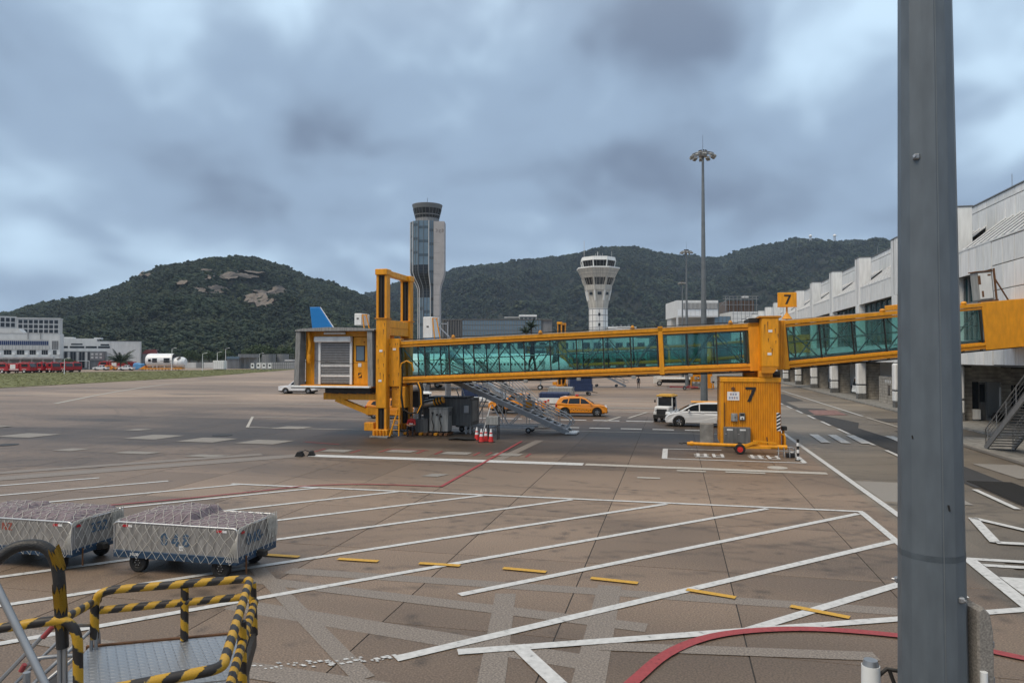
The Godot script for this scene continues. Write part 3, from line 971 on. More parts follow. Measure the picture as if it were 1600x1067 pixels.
func randi_range_of(w: float) -> int:
	return 1 if w > 0.2 else 0

func build_grass() -> void:
	var poly := PackedVector2Array([Vector2(-100.0, -86.0), Vector2(-106.0, -138.0), Vector2(-120.0, -186.0), Vector2(-135.0, -236.0), Vector2(-152.0, -226.0), Vector2(-168.0, -190.0), Vector2(-181.0, -156.0), Vector2(-200.0, -100.0), Vector2(-215.0, -40.0), Vector2(-105.0, -40.0)])
	var idx := Geometry2D.triangulate_polygon(poly)
	var b := B.new()
	for k in range(0, idx.size(), 3):
		var a := poly[idx[k]]; var c := poly[idx[k + 1]]; var d := poly[idx[k + 2]]
		if (c - a).cross(d - a) > 0:
			var t := c; c = d; d = t
		b.tri(Vector3(a.x, 0.03, a.y), Vector3(c.x, 0.03, c.y), Vector3(d.x, 0.03, d.y))
	var o := struct("grass_strip", b, M.grass)
	o.set_meta("label", "mown green grass strip beside the taxiway")
	# tufts
	var tuft := B.new()
	for k in 7:
		var a := k * 0.9
		var q := Vector3(cos(a), 0, sin(a))
		var w := Vector3(-q.z, 0, q.x) * 0.05
		tuft.tri(q * 0.05 - w, q * 0.05 + w, q * 0.22 + Vector3(0, 0.2 + 0.06 * sin(k * 2.3), 0))
	var lst := []
	while lst.size() < 14000:
		var p := Vector2(rng.randf_range(-215, -100), rng.randf_range(-236, -40))
		if Geometry2D.is_point_in_polygon(p, poly): lst.append(p)
	var mm := MultiMesh.new()
	mm.transform_format = MultiMesh.TRANSFORM_3D
	mm.use_colors = true
	mm.mesh = tuft.mesh()
	mm.instance_count = lst.size()
	for i in lst.size():
		var s := rng.randf_range(0.6, 1.5)
		mm.set_instance_transform(i, Transform3D(Basis(Vector3.UP, rng.randf() * TAU).scaled(Vector3(s * 1.3, s * 0.3, s * 1.3)), Vector3(lst[i].x, 0.02, lst[i].y)))
		mm.set_instance_color(i, Color(0.135, 0.145, 0.045) * rng.randf_range(0.6, 1.2))
	var gi := MultiMeshInstance3D.new()
	gi.name = numbered("grass")
	gi.multimesh = mm
	gi.material_override = M.grass_tuft
	gi.set_meta("kind", "stuff")
	gi.set_meta("label", "short green grass growing on the strip by the taxiway")
	gi.set_meta("category", "grass")
	add_child(gi)


# ---------------------------------------------------------------- terminal
func build_terminal() -> void:
	var t := thing("terminal_building", "long white panelled airport terminal with sloped roof glazing and row of piers", "building", Vector3(20, 0, -57.9))
	t.position = Vector3.ZERO
	var piers := []
	for k in 15: piers.append(-57.9 - 13.45 * k)
	var zend := -252.0
	var zgrid := -51.0
	var wm := [M.white_panel, M.white_panel_b, M.white_panel_c]
	# bodies behind the cladding
	part("soffit", B.new().bb(20.15, 4.22, zend, 36.0, 4.6, -20.0), M.soffit, t)
	part("core_wall", B.new().bb(20.95, 4.6, zend, 36.0, 12.2, -20.0), M.panel_gap, t)
	part("lower_wall", B.new().bb(20.12, 4.25, zend, 20.95, 5.95, zgrid), M.panel_gap, t)
	part("roof", B.new().bb(22.9, 12.2, zend, 36.0, 16.2, -20.0), M.white_panel_b, t)
	# square panels where the walkway meets the building
	part("panel_backing", B.new().bb(20.12, 4.25, zgrid, 20.95, 12.3, -20.0), M.panel_gap, t)
	var sq := B.new().cbox(Vector3.ZERO, Vector3(0.09, 1.535, 1.49), 0.012).mesh()
	for i in 20:
		for k in 5:
			var z := zgrid + 0.8 + 1.545 * i
			if z > -20.8: continue
			part("wall_panel", sq, wm[rng.randi_range(0, 2)], t, Vector3(20.05 + rng.randf_range(-0.006, 0.006), 5.1 + 1.59 * k, z))
	# vertical panels of the band above the glazing and of the strip below it
	var bandp := B.new().cbox(Vector3.ZERO, Vector3(0.1, 1.78, 1.15), 0.012).mesh()
	var lowp := B.new().cbox(Vector3.ZERO, Vector3(0.1, 1.62, 1.29), 0.012).mesh()
	part("band_wall", B.new().bb(20.12, 10.5, zend, 20.9, 12.3, zgrid), M.panel_gap, t)
	var z := zgrid - 0.62
	while z > -150.0:
		part("wall_panel", bandp, wm[rng.randi_range(0, 2)], t, Vector3(20.05 + rng.randf_range(-0.008, 0.008), 11.4, z))
		z -= 1.21
	part("band_cladding", B.new().bb(20.0, 10.51, zend, 20.1, 12.29, z + 0.5), M.white_panel, t)
	z = zgrid - 0.7
	while z > -110.0:
		part("wall_panel", lowp, wm[rng.randi_range(0, 2)], t, Vector3(20.05, 5.1, z))
		z -= 1.35
	part("strip_cladding", B.new().bb(20.0, 4.28, zend, 20.1, 5.9, z + 0.6), M.white_panel, t)
	# glazing with mullions, bay by bay
	for k in piers.size():
		var z0: float = -52.0 if k == 0 else piers[k - 1] - 1.0
		var z1: float = piers[k] + 1.0
		var gl := part("window_band", B.new().bb(20.62, 6.0, z1, 20.68, 10.45, z0), M.teal_glass, t)
		var nm := 6
		for i in nm + 1:
			var zz := lerpf(z0, z1, float(i) / nm)
			part("mullion", B.new().bb(20.5, 5.98, zz - 0.05, 20.62, 10.47, zz + 0.05), M.frame_grey, gl)
		part("transom", B.new().bb(20.52, 8.6, z1, 20.615, 8.7, z0), M.frame_grey, gl)
		part("sill", B.new().bb(20.0, 5.88, z1, 20.66, 5.98, z0), M.white_panel_b, gl)
	# sloped roof glazing with ribs, parapet behind
	for k in piers.size():
		var z0: float = -20.0 if k == 0 else piers[k - 1] - 1.15
		var z1: float = piers[k] + 1.15
		var s := B.new()
		s.quad(Vector3(20.1, 12.32, z0), Vector3(22.95, 14.6, z0), Vector3(22.95, 14.6, z1), Vector3(20.1, 12.32, z1))
		s.quad(Vector3(20.1, 12.2, z0), Vector3(20.1, 12.2, z1), Vector3(22.95, 14.48, z1), Vector3(22.95, 14.48, z0))
		var sl := part("roof_slope", s, M.facade_grey, t)
		var zz := z0
		while zz > z1:
			part("rib", B.new().bar(Vector3(20.0, 12.36, zz), Vector3(22.95, 14.72, zz), 0.06, 0.14, Vector3(0, 0, 1)), M.white_panel_c, sl)
			zz -= 1.12
		part("gutter", B.new().bb(19.97, 12.28, z1, 20.16, 12.4, z0), M.white_panel_b, sl)
	z = -20.6
	var pp := B.new().cbox(Vector3.ZERO, Vector3(0.1, 1.84, 1.44), 0.012).mesh()
	var pq := B.new().cbox(Vector3.ZERO, Vector3(0.12, 0.5, 1.44), 0.012).mesh()
	while z > -130.0:
		var at_pier := false
		part("parapet_panel", pp, wm[rng.randi_range(0, 2)], t, Vector3(22.86, 14.98, z))
		part("parapet_panel", pq, wm[rng.randi_range(0, 2)], t, Vector3(22.85, 16.2, z))
		z -= 1.5
	part("parapet_cap", B.new().bb(22.72, 16.47, zend, 23.1, 16.55, -20.0), M.frame_grey, t)
	part("parapet_far", B.new().bb(22.8, 14.1, zend, 22.9, 16.46, z + 0.7), M.white_panel, t)
	for k in piers.size():
		var pz: float = piers[k]
		var p := part("pier", B.new().cbox(Vector3(20.55, 13.1, pz), Vector3(1.2, 5.24, 1.9), 0.03), wm[k % 3], t)
		part("pier_cap", B.new().bb(19.9, 15.72, pz - 1.0, 21.2, 15.8, pz + 1.0), M.frame_grey, p)
		part("pier_joint", B.new().bb(19.93, 10.6, pz - 0.02, 19.955, 15.7, pz + 0.02), M.panel_gap, p)
		# white fin between window bays
		part("fin", B.new().cbox(Vector3(20.3, 8.22, pz), Vector3(0.75, 4.5, 1.5), 0.02), M.white_panel, p)
		# ground-floor column: two metal shells on a dark foot
		var c := part("column", B.new().cbox(Vector3(20.25, 2.95, pz), Vector3(0.95, 2.5, 0.95), 0.12), M.white_panel_c, t)
		part("column_shell", B.new().cbox(Vector3(20.25, 1.17, pz), Vector3(0.95, 1.02, 0.95), 0.12), M.white_panel_b, c)
		part("column_foot", B.new().bb(19.82, 0.14, pz - 0.42, 20.68, 0.66, pz + 0.42), M.cabinet_dark, c)
		part("joint_ring", B.new().bb(19.8, 1.66, pz - 0.45, 20.7, 1.72, pz + 0.45), M.panel_gap, c)
		if k == 4 or k == 3:
			for q in 4:
				part("hazard_mark", B.new().bb(19.76, 0.9 + 0.3 * q, pz - 0.25, 19.772, 1.05 + 0.3 * q, pz + 0.25), M.black_paint, c)
		# tiled wall running back from the column
		if k > 0:
			tiled_wall(t, Vector3(20.72, 0.14, pz - 0.1), Vector3(1, 0, 0), 1.5, 4.08, 0.6 if k < 4 else 9.9)
	tiled_wall(t, Vector3(27.6, 0.14, -100.0), Vector3(0, 0, 1), 80.0, 4.08, 9.9)
	part("inner_wall", B.new().bb(27.7, 0.14, zend, 28.0, 4.2, -20.0), M.dark_room, t)
	# store room end wall facing the apron road: tiled, with door, window and clutter
	var zw := -58.4
	for e in [[20.75, 0.75, 0.14, 4.08], [23.4, 0.65, 0.14, 4.08], [25.9, 1.8, 0.14, 4.08], [21.5, 1.9, 2.98, 1.24], [24.05, 1.85, 2.75, 1.47], [24.05, 1.85, 0.14, 0.9]]:
		tiled_wall(t, Vector3(e[0], e[2], zw), Vector3(1, 0, 0), e[1], e[3], 0.55)
	var dr := part("door", B.new().bb(21.95, 0.14, zw - 0.1, 22.4, 2.95, zw - 0.04), M.cabinet_dark, t)
	part("door_frame", B.new().bb(22.4, 0.14, zw - 0.12, 22.5, 2.98, zw + 0.02), M.galv, dr)
	part("door_pane", B.new().bb(22.0, 1.5, zw - 0.04, 22.36, 2.8, zw - 0.03), M.dark_glass, dr)
	part("side_window", B.new().bb(21.5, 0.9, zw - 0.12, 21.95, 2.98, zw - 0.06), M.dark_glass, t)
	part("room_back", B.new().bb(21.0, 0.14, zw - 5.0, 27.5, 4.2, zw - 4.9), M.dark_room, t)
	part("room_shelf", B.new().bb(22.6, 0.14, zw - 3.6, 23.3, 1.7, zw - 3.0), M.cabinet, t)
	part("end_window", B.new().bb(24.05, 1.04, zw - 0.12, 25.9, 2.75, zw - 0.06), M.dark_glass, t)
	for k in 5: part("window_bar", B.new().bb(24.2 + 0.4 * k, 1.04, zw - 0.03, 24.24 + 0.4 * k, 2.75, zw), M.galv, t)
	part("cooling_unit", B.new().cbox(Vector3(21.7, 0.6, zw + 0.2), Vector3(0.5, 0.75, 0.3), 0.03), M.white_panel, t)
	part("rubbish_bag", B.new().ball(Vector3(22.95, 0.45, zw + 0.5), Vector3(0.42, 0.34, 0.35), 12, 8), M.rubber, t)
	part("notice", B.new().bb(23.28, 1.2, zw + 0.0, 23.4, 2.6, zw + 0.03), M.white_panel, t)
	# tiled service hut between the columns, with louvre and lettering board
	tiled_wall(t, Vector3(20.9, 0.14, -80.2), Vector3(0, 0, 1), 7.4, 2.7, 0.6)
	part("hut_body", B.new().bb(21.05, 0.14, -80.1, 27.5, 2.84, -72.9), M.dark_room, t)
	part("hut_louvre", B.new().bb(20.86, 0.95, -77.1, 20.9, 2.0, -76.3), M.dark_glass, t)
	for k in 4: part("hut_letter", B.new().bb(20.86, 2.2, -78.0 + 0.55 * k, 20.89, 2.5, -77.75 + 0.55 * k), M.white_paint, t)
	# hanging round speed sign on the soffit
	var sg := part("hanging_sign", B.new().bb(19.4, 3.55, -66.6, 19.46, 4.35, -65.4), M.white_paint, t)
	part("sign_ring", B.new().cyl(Vector3(19.385, 3.95, -66.0), Vector3(19.4, 3.95, -66.0), 0.3, -1, 20), M.black_paint, sg)
	part("sign_face", B.new().cyl(Vector3(19.375, 3.95, -66.0), Vector3(19.385, 3.95, -66.0), 0.25, -1, 20), M.white_paint, sg)
	part("lettering", text_mesh("3", 0.3), M.black_paint, sg, Vector3(19.365, 3.95, -66.0), Basis(Vector3.UP, -PI / 2))
	# roof clutter
	part("floodlight_post", B.new().cyl(Vector3(23.5, 16.2, -78.6), Vector3(23.5, 18.4, -78.6), 0.06, -1, 8), M.galv, t)
	for k in 4:
		part("floodlight", B.new().cbox(Vector3(23.5 + 0.35 * cos(k * 1.57), 18.5, -78.6 + 0.5 * sin(k * 1.57)), Vector3(0.35, 0.3, 0.35), 0.03), M.galv, t)
	for zz in [-55.0, -69.5, -88.0]:
		part("lightning_rod", B.new().cyl(Vector3(22.9, 16.4, zz), Vector3(22.9, 17.5, zz), 0.02, -1, 6), M.galv, t)

func tiled_wall(parent: Node3D, at: Vector3, dir: Vector3, length: float, height: float, tile: float) -> void:
	# wall of glazed tiles: courses as separate strips in recessed joints
	var n := dir.cross(Vector3.UP)
	if n.x > 0 or (absf(n.x) < 0.1 and n.z < 0): n = -n
	var q := Basis(dir, Vector3.UP, dir.cross(Vector3.UP))
	part("tile_backing", B.new().box(at + dir * length * 0.5 + Vector3.UP * height * 0.5 - n * 0.06, Vector3(length, height, 0.1), q), M.tile_gap if tile < 5.0 else M.tile_wall, parent)
	if tile > 5.0: return
	var h := 0.3
	var k := 0
	while (k + 1) * h <= height + 0.01:
		part("tile_course", B.new().box(at + dir * length * 0.5 + Vector3.UP * (k + 0.5) * h + n * rng.randf_range(0.0, 0.004), Vector3(length, h - 0.03, 0.05), q), M.tile_wall, parent)
		k += 1

func build_outer_stair() -> void:
	var t := thing("service_stair", "steel outdoor stair with pipe handrails at the terminal pavement edge", "stairs", Vector3(16.3, 0.13, -41.0))
	var rise := 3.5
	var run := 5.2
	for s in [-0.62, 0.62]:
		part("stringer", B.new().bar(Vector3(s, 0.0, 0.0), Vector3(s, rise, run), 0.07, 0.28), M.galv, t)
		var hr := part("handrail", B.new().tube([Vector3(s, 0.0, 0.05), Vector3(s, 1.0, 0.05), Vector3(s, rise + 1.0, run)], 0.03, 8), M.galv, t)
		for k in 3:
			part("rail_wire", B.new().cyl(Vector3(s, 0.28 + 0.24 * k, 0.05), Vector3(s, rise + 0.28 + 0.24 * k, run), 0.016, -1, 6), M.galv, hr)
		for k in 5:
			var f := (k + 0.3) / 5.0
			part("baluster", B.new().cyl(Vector3(s, rise * f, run * f), Vector3(s, rise * f + 1.0, run * f), 0.022, -1, 6), M.galv, hr)
	for k in 22:
		part("tread", B.new().bb(-0.6, 0.15 + 0.159 * k, 0.12 + 0.236 * k, 0.6, 0.185 + 0.159 * k, 0.38 + 0.236 * k), M.cabinet_dark, t)
	part("landing", B.new().bb(-0.65, rise - 0.05, run - 0.05, 0.65, rise + 0.05, run + 2.0), M.cabinet_dark, t)
	for s in [-0.6, 0.6]:
		part("leg", B.new().bb(s - 0.06, 0, run + 1.8, s + 0.06, rise - 0.05, run + 1.92), M.galv, t)
	var l := thing("pallet_stack", "dark green plastic pallets stacked under the outdoor stair", "pallets", Vector3(17.6, 0.13, -38.6))
	for k in 3:
		part("pallet", B.new().bb(-0.6, 0.02 + 0.16 * k, -0.9, 0.6, 0.06 + 0.16 * k, 0.9), M.cabinet_dark, l)
		for q in 4: part("pallet_block", B.new().bb(-0.6, 0.06 + 0.16 * k, -0.88 + 0.55 * q, 0.6, 0.16 + 0.16 * k, -0.76 + 0.55 * q), M.cabinet, l)

# ---------------------------------------------------------------- boarding bridge
func tunnel(root: Node3D, called: String, a: Vector3, dir: Vector3, slope: float, length: float, height: float, width: float, panes: Array, skip_joint: float) -> Node3D:
	# frame: u along the walkway (rising), v up, w to the back
	var u := (dir.normalized() + Vector3.UP * slope).normalized()
	var w := Vector3.UP.cross(u).normalized()
	if w.z > 0: w = -w
	var v := u.cross(w).normalized()
	if v.y < 0: v = -v
	var q := Basis(u, v, u.cross(v))
	var sg := 1.0 if q.z.dot(w) > 0 else -1.0
	var t := Node3D.new()
	t.name = called
	root.add_child(t, true)
	t.transform = Transform3D(q, a)
	# local: x along, y up, z = sg * depth
	var bt := 0.42
	part("floor_beam", B.new().bb(0, 0.12, 0, length, bt, sg * width), M.amber_dirty, t)
	for s in [0.0, 1.0]:
		var zf: float = sg * (width + 0.04) if s > 0 else sg * -0.04
		part("lower_chord", B.new().cbox(Vector3(length / 2, 0.3, zf), Vector3(length, 0.16, 0.14), 0.015), M.amber, t)
		part("lower_chord", B.new().cbox(Vector3(length / 2, 0.10, zf), Vector3(length, 0.14, 0.1), 0.015), M.amber_seam, t)
		part("upper_chord", B.new().cbox(Vector3(length / 2, height - 0.13, zf), Vector3(length, 0.2, 0.16), 0.015), M.amber, t)
		part("upper_chord", B.new().cbox(Vector3(length / 2, height - 0.32, zf), Vector3(length, 0.14, 0.08), 0.012), M.amber_seam, t)
		for i in panes.size() - 1:
			var x0: float = panes[i]
			var x1: float = panes[i + 1]
			var yo := bt - 0.02
			var y1 := height - 0.38
			var zg: float = sg * (width - 0.03) if s > 0 else sg * 0.03
			part("window_pane", B.new().box(Vector3((x0 + x1) / 2, (yo + y1) / 2, zg), Vector3(x1 - x0 - 0.07, y1 - yo, 0.012)), M.tint_glass, t)
			part("mullion", B.new().bb(x0 - 0.035, yo, zg - 0.035, x0 + 0.035, y1, zg + 0.035), M.dark_steel, t)
			# diagonal braces behind the glass
			var zb: float = sg * (width - 0.14) if s > 0 else sg * 0.14
			var flip := i % 2 == 0
			part("diagonal_brace", B.new().bar(Vector3(x0 + 0.06, y1 - 0.02 if flip else yo + 0.02, zb), Vector3(x1 - 0.06, yo + 0.02 if flip else y1 - 0.02, zb), 0.06, 0.06, Vector3(0, 0, 1)), M.galv, t)
		var xe: float = panes[panes.size() - 1]
		part("mullion", B.new().bb(xe - 0.035, bt - 0.02, (zf if s == 0 else zf) - 0.05, xe + 0.035, height - 0.38, zf + 0.05), M.dark_steel, t)
		part("handrail", B.new().cyl(Vector3(panes[0], bt + 0.95, sg * (0.22 if s == 0 else width - 0.22)), Vector3(xe, bt + 0.95, sg * (0.22 if s == 0 else width - 0.22)), 0.025, -1, 6), M.alu, t)
		# cable tray clips below the floor
		for k in int(length / 1.1):
			part("clip", B.new().bb(0.5 + 1.1 * k, -0.03, zf - 0.05, 0.62 + 1.1 * k, 0.05, zf + 0.05), M.dark_steel, t)
	part("floor", B.new().bb(0.05, bt, sg * 0.1, length - 0.05, bt + 0.03, sg * (width - 0.1)), M.cabinet_dark, t)
	part("roof", B.new().bb(0, height - 0.06, sg * 0.02, length, height + 0.02, sg * (width - 0.02)), M.cabinet, t)
	part("ceiling", B.new().bb(0.05, height - 0.3, sg * 0.1, length - 0.05, height - 0.26, sg * (width - 0.1)), M.cabinet, t)
	part("underside", B.new().bb(0.1, -0.02, sg * 0.5, length - 0.1, 0.12, sg * (width - 0.5)), M.grease, t)
	part("cable_tray", B.new().bb(0.3, -0.1, sg * 0.3, length - 0.3, -0.03, sg * 0.5), M.dark_steel, t)
	if skip_joint > 0.0:
		for s in [-1.0, 1.0]:
			part("section_frame", B.new().cbox(Vector3(skip_joint, height / 2, sg * (-0.06 if s < 0 else width + 0.06)), Vector3(0.26, height + 0.08, 0.12), 0.02), M.amber, t)
		part("section_frame", B.new().cbox(Vector3(skip_joint, height + 0.05, sg * width / 2), Vector3(0.26, 0.1, width + 0.2), 0.02), M.amber, t)
	return t

func build_bridge() -> Node3D:
	var t := thing("boarding_bridge", "amber yellow jet bridge with teal glass walkway, grey bellows cab and lift gantry", "jet bridge", Vector3(-17.2, 0, -41.8))
	t.position = Vector3.ZERO
	# moving walkway
	var pan := []
	for k in 11: pan.append(0.12 + 1.535 * k)
	pan[10] = 15.42
	for k in 3: pan.append(17.05 + 1.56 * k)
	var a := Vector3(-16.23, 3.2, -40.2)
	var left := tunnel(t, "walkway", a, Vector3(1, 0, 0), 0.0434, 20.85, 2.6, 3.0, pan, 15.62)
	part("end_panel", B.new().bb(20.3, 0.0, 0.12, 20.85, 2.6, -3.12) if left.basis.z.z > 0 else B.new().bb(20.3, 0.0, -0.12, 20.85, 2.6, 3.12), M.amber, left)
	for k in 4:
		var d := part("beacon", B.new().cyl(Vector3(3.5 + 5.3 * k, 2.62, 0), Vector3(3.5 + 5.3 * k, 2.72, 0), 0.14, 0.1, 10), M.amber, left)
		part("lamp_dome", B.new().ball(Vector3(3.5 + 5.3 * k, 2.72, 0), Vector3(0.1, 0.09, 0.1), 10, 6), M.amber_seam, d)
	# rotunda above the kiosk
	var ro := part("rotunda", B.new().cbox(Vector3(4.95, 5.62, -41.5), Vector3(0.86, 2.6, 5.0), 0.04), M.amber, t)
	var hop := B.new()
	hop.ext(PackedVector2Array([Vector2(4.52, 4.34), Vector2(5.38, 4.34), Vector2(5.1, 4.0), Vector2(4.52, 4.0)]), 2.48)
	part("rotunda_foot", hop, M.amber_seam, ro, Vector3(0, 0, -41.5))
	part("rotunda_roof", B.new().bb(4.4, 6.92, -44.1, 5.5, 7.0, -38.95), M.amber_seam, ro)
	part("dark_hood", B.new().bb(4.0, 6.72, -43.0, 4.5, 6.95, -40.0), M.dark_steel, ro)
	part("support_column", B.new().cyl(Vector3(4.3, 3.7, -41.4), Vector3(4.3, 4.4, -41.4), 0.55, -1, 20), M.amber_dirty, t)
	part("pivot_box", B.new().cbox(Vector3(4.75, 3.92, -39.6), Vector3(0.7, 0.34, 0.5), 0.03), M.amber_dirty, t)
	part("pivot_motor", B.new().cyl(Vector3(5.1, 3.92, -39.7), Vector3(5.5, 3.92, -39.7), 0.15, -1, 12), M.dark_steel, t)
	# flexible curtain between the rotunda and the fixed walkway
	for k in 5:
		part("curtain_slat", B.new().cbox(Vector3(5.45 + 0.085 * k, 5.46 + 0.01 * k, -41.5 - 0.03 * k), Vector3(0.07, 2.62, 3.3), 0.015), M.amber, t)
	# fixed walkway to the terminal
	var fx := []
	for k in 7: fx.append(0.42 + 1.875 * k)
	var right := tunnel(t, "fixed_walkway", Vector3(5.72, 4.18, -40.25), Vector3(13.3, 0, -4.45), 0.0905, 14.6, 2.62, 2.9, fx, -1.0)
	var sg := -1.0 if right.basis.z.z > 0 else 1.0
	part("end_panel", B.new().cbox(Vector3(13.2, 1.3, sg * -0.07), Vector3(2.8, 2.66, 0.1), 0.02), M.amber, right)
	part("end_panel", B.new().cbox(Vector3(0.17, 1.3, sg * -0.07), Vector3(0.36, 2.66, 0.1), 0.02), M.amber, right)
	part("beacon", B.new().ball(Vector3(6.0, 2.66, 0), Vector3(0.16, 0.12, 0.16), 10, 6), M.amber_seam, right)
	part("beacon", B.new().ball(Vector3(10.8, 2.66, 0), Vector3(0.16, 0.12, 0.16), 10, 6), M.amber, right)
	part("roof_box", B.new().cbox(Vector3(7.6, 2.78, sg * 0.6), Vector3(1.6, 0.3, 0.8), 0.03), M.amber_dirty, right)
	# rusty cooling unit on the fixed walkway
	var ac := part("cooling_unit", B.new().cbox(Vector3(12.75, 3.55, sg * 0.9), Vector3(0.95, 1.6, 0.55), 0.03), M.cabinet, right)
	part("front_panel", B.new().cbox(Vector3(12.72, 3.55, sg * 0.61), Vector3(0.78, 1.45, 0.03), 0.01), M.white_panel_b, ac)
	for e in [[12.36, 3.9, 0.16, 0.5], [12.5, 3.1, 0.12, 0.35], [12.98, 4.15, 0.2, 0.1]]:
		part("rust_patch", B.new().cbox(Vector3(e[0], e[1], sg * 0.592), Vector3(e[2], e[3], 0.01), 0.003), M.rust, ac)
	part("rust_edge", B.new().bb(12.2, 4.35, sg * 0.58, 13.28, 4.41, sg * 1.2), M.rust, ac)
	part("support_frame", B.new().bar(Vector3(13.3, 2.64, sg * 0.6), Vector3(13.3, 4.5, sg * 0.6), 0.08, 0.08), M.rust, ac)
	part("support_frame", B.new().bar(Vector3(14.0, 2.64, sg * 0.6), Vector3(13.32, 3.9, sg * 0.6), 0.06, 0.06), M.rust, ac)
	part("support_frame", B.new().bar(Vector3(12.2, 2.66, sg * 0.62), Vector3(13.4, 2.7, sg * 0.62), 0.1, 0.1), M.rust, ac)
	part("link_box", B.new().bb(18.6, 5.4, -48.4, 20.0, 8.1, -45.2), M.amber_dirty, t)
	# stand number sign on the roof
	var sp := part("sign_post", B.new().cyl(Vector3(6.16, 6.8, -41.6), Vector3(6.16, 7.66, -41.6), 0.05, -1, 8), M.amber_dirty, t)
	part("post_foot", B.new().cyl(Vector3(6.16, 6.95, -41.6), Vector3(6.16, 7.3, -41.6), 0.3, 0.05, 10), M.amber_dirty, sp)
	var sb := part("number_sign", B.new().cbox(Vector3(6.16, 8.02, -41.5), Vector3(1.0, 0.8, 0.12), 0.02), M.amber, t)
	part("sign_rim", B.new().bb(5.64, 7.6, -41.44, 6.68, 7.64, -41.42), M.amber_seam, sb)
	part("digit", text_mesh("7", 0.52), M.black_paint, sb, Vector3(6.17, 8.02, -41.43))
	# lift gantry
	var g := part("gantry", B.new().cbox(Vector3(-17.2, 4.45, -39.85), Vector3(0.66, 5.4, 0.6), 0.03), M.amber, t)
	part("sleeve", B.new().cbox(Vector3(-17.2, 4.45, -43.75), Vector3(0.66, 5.4, 0.6), 0.03), M.amber, g)
	for z in [-39.85, -43.75]:
		for s in [-1.0, 1.0]:
			part("column_flange", B.new().bb(-17.2 + s * 0.27 - 0.07, 0.12, z - 0.26, -17.2 + s * 0.27 + 0.07, 9.8, z + 0.26), M.amber_dirty, g)
		part("column_web", B.new().bb(-17.4, 0.12, z - 0.16, -17.0, 9.8, z + 0.16), M.grease, g)
		part("chain", B.new().cyl(Vector3(-17.2, 0.4, z + 0.19), Vector3(-17.2, 9.7, z + 0.19), 0.045, -1, 6), M.dark_steel, g)
		part("column_cap", B.new().cbox(Vector3(-17.2, 9.97, z), Vector3(0.78, 0.36, 0.72), 0.03), M.amber, g)
		part("sleeve_flange", B.new().bb(-17.6, 7.13, z - 0.36, -16.8, 7.19, z + 0.36), M.amber_seam, g)
		part("foot_plate", B.new().bb(-17.75, 0.02, z - 0.7, -16.6, 0.12, z + 0.7), M.concrete, g)
		part("foot_box", B.new().cbox(Vector3(-17.2, 0.3, z), Vector3(0.95, 0.36, 0.9), 0.02), M.amber_dirty, g)
		for s in [-0.3, -0.1, 0.1, 0.3]:
			part("foot_rib", B.new().bb(-17.2 + s - 0.02, 0.12, z + 0.45, -17.2 + s + 0.02, 0.45, z + 0.6), M.amber_dirty, g)
	part("top_beam", B.new().cbox(Vector3(-17.2, 9.97, -41.8), Vector3(0.4, 0.34, 3.2), 0.02), M.amber, g)
	part("cross_beam", B.new().cbox(Vector3(-17.2, 6.62, -41.8), Vector3(0.5, 0.95, 3.3), 0.02), M.amber, g)
	part("beam_rib", B.new().bb(-16.96, 6.6, -43.4, -16.93, 6.66, -40.2), M.amber_seam, g)
	part("cross_beam", B.new().cbox(Vector3(-17.2, 2.55, -41.8), Vector3(0.5, 0.5, 3.3), 0.02), M.amber_dirty, g)
	part("side_box", B.new().cbox(Vector3(-16.55, 4.5, -40.3), Vector3(0.75, 2.9, 0.7), 0.02), M.amber, g)
	part("motor_box", B.new().cbox(Vector3(-18.0, 0.62, -39.9), Vector3(0.62, 0.5, 0.6), 0.03), M.amber_dirty, g)
	# brackets carrying the cab
	part("cab_arm", B.new().cbox(Vector3(-19.2, 2.42, -40.0), Vector3(3.9, 0.42, 0.3), 0.02), M.amber, t)
	part("cab_arm", B.new().cbox(Vector3(-19.2, 2.42, -43.4), Vector3(3.9, 0.42, 0.3), 0.02), M.amber_dirty, t)
	part("cab_brace", B.new().bar(Vector3(-20.3, 2.25, -40.0), Vector3(-18.1, 1.45, -40.0), 0.3, 0.36, Vector3(0, 0, 1)), M.amber, t)
	part("cab_brace", B.new().cbox(Vector3(-17.75, 1.52, -40.0), Vector3(1.1, 0.42, 0.32), 0.02), M.amber, t)
	for k in 5:
		part("cable", B.new().tube([Vector3(-20.6 + 0.6 * k, 2.9, -39.75), Vector3(-20.5 + 0.6 * k, 2.62, -39.7), Vector3(-20.1 + 0.6 * k, 2.6, -39.72), Vector3(-19.9 + 0.6 * k, 2.85, -39.75)], 0.03, 6), M.rubber, t)
	# maintenance ladder with curled top
	var ld := part("ladder", B.new().tube([Vector3(-16.55, 0.1, -39.35), Vector3(-15.95, 1.9, -39.35), Vector3(-15.85, 3.2, -39.35), Vector3(-15.85, 4.15, -39.35)], 0.055, 8), M.amber, t)
	part("ladder_rail", B.new().tube([Vector3(-15.9, 0.15, -39.2), Vector3(-15.85, 4.15, -39.3), Vector3(-15.78, 4.45, -39.3), Vector3(-15.45, 4.6, -39.3), Vector3(-15.15, 4.45, -39.35), Vector3(-15.1, 4.0, -39.5)], 0.045, 8), M.amber, ld)
	for k in 12:
		var y := 0.5 + 0.3 * k
		part("rung", B.new().cyl(Vector3(-16.45 + 0.18 * k * 0.28, y, -39.33), Vector3(-15.87, y, -39.22), 0.018, -1, 6), M.amber, ld)
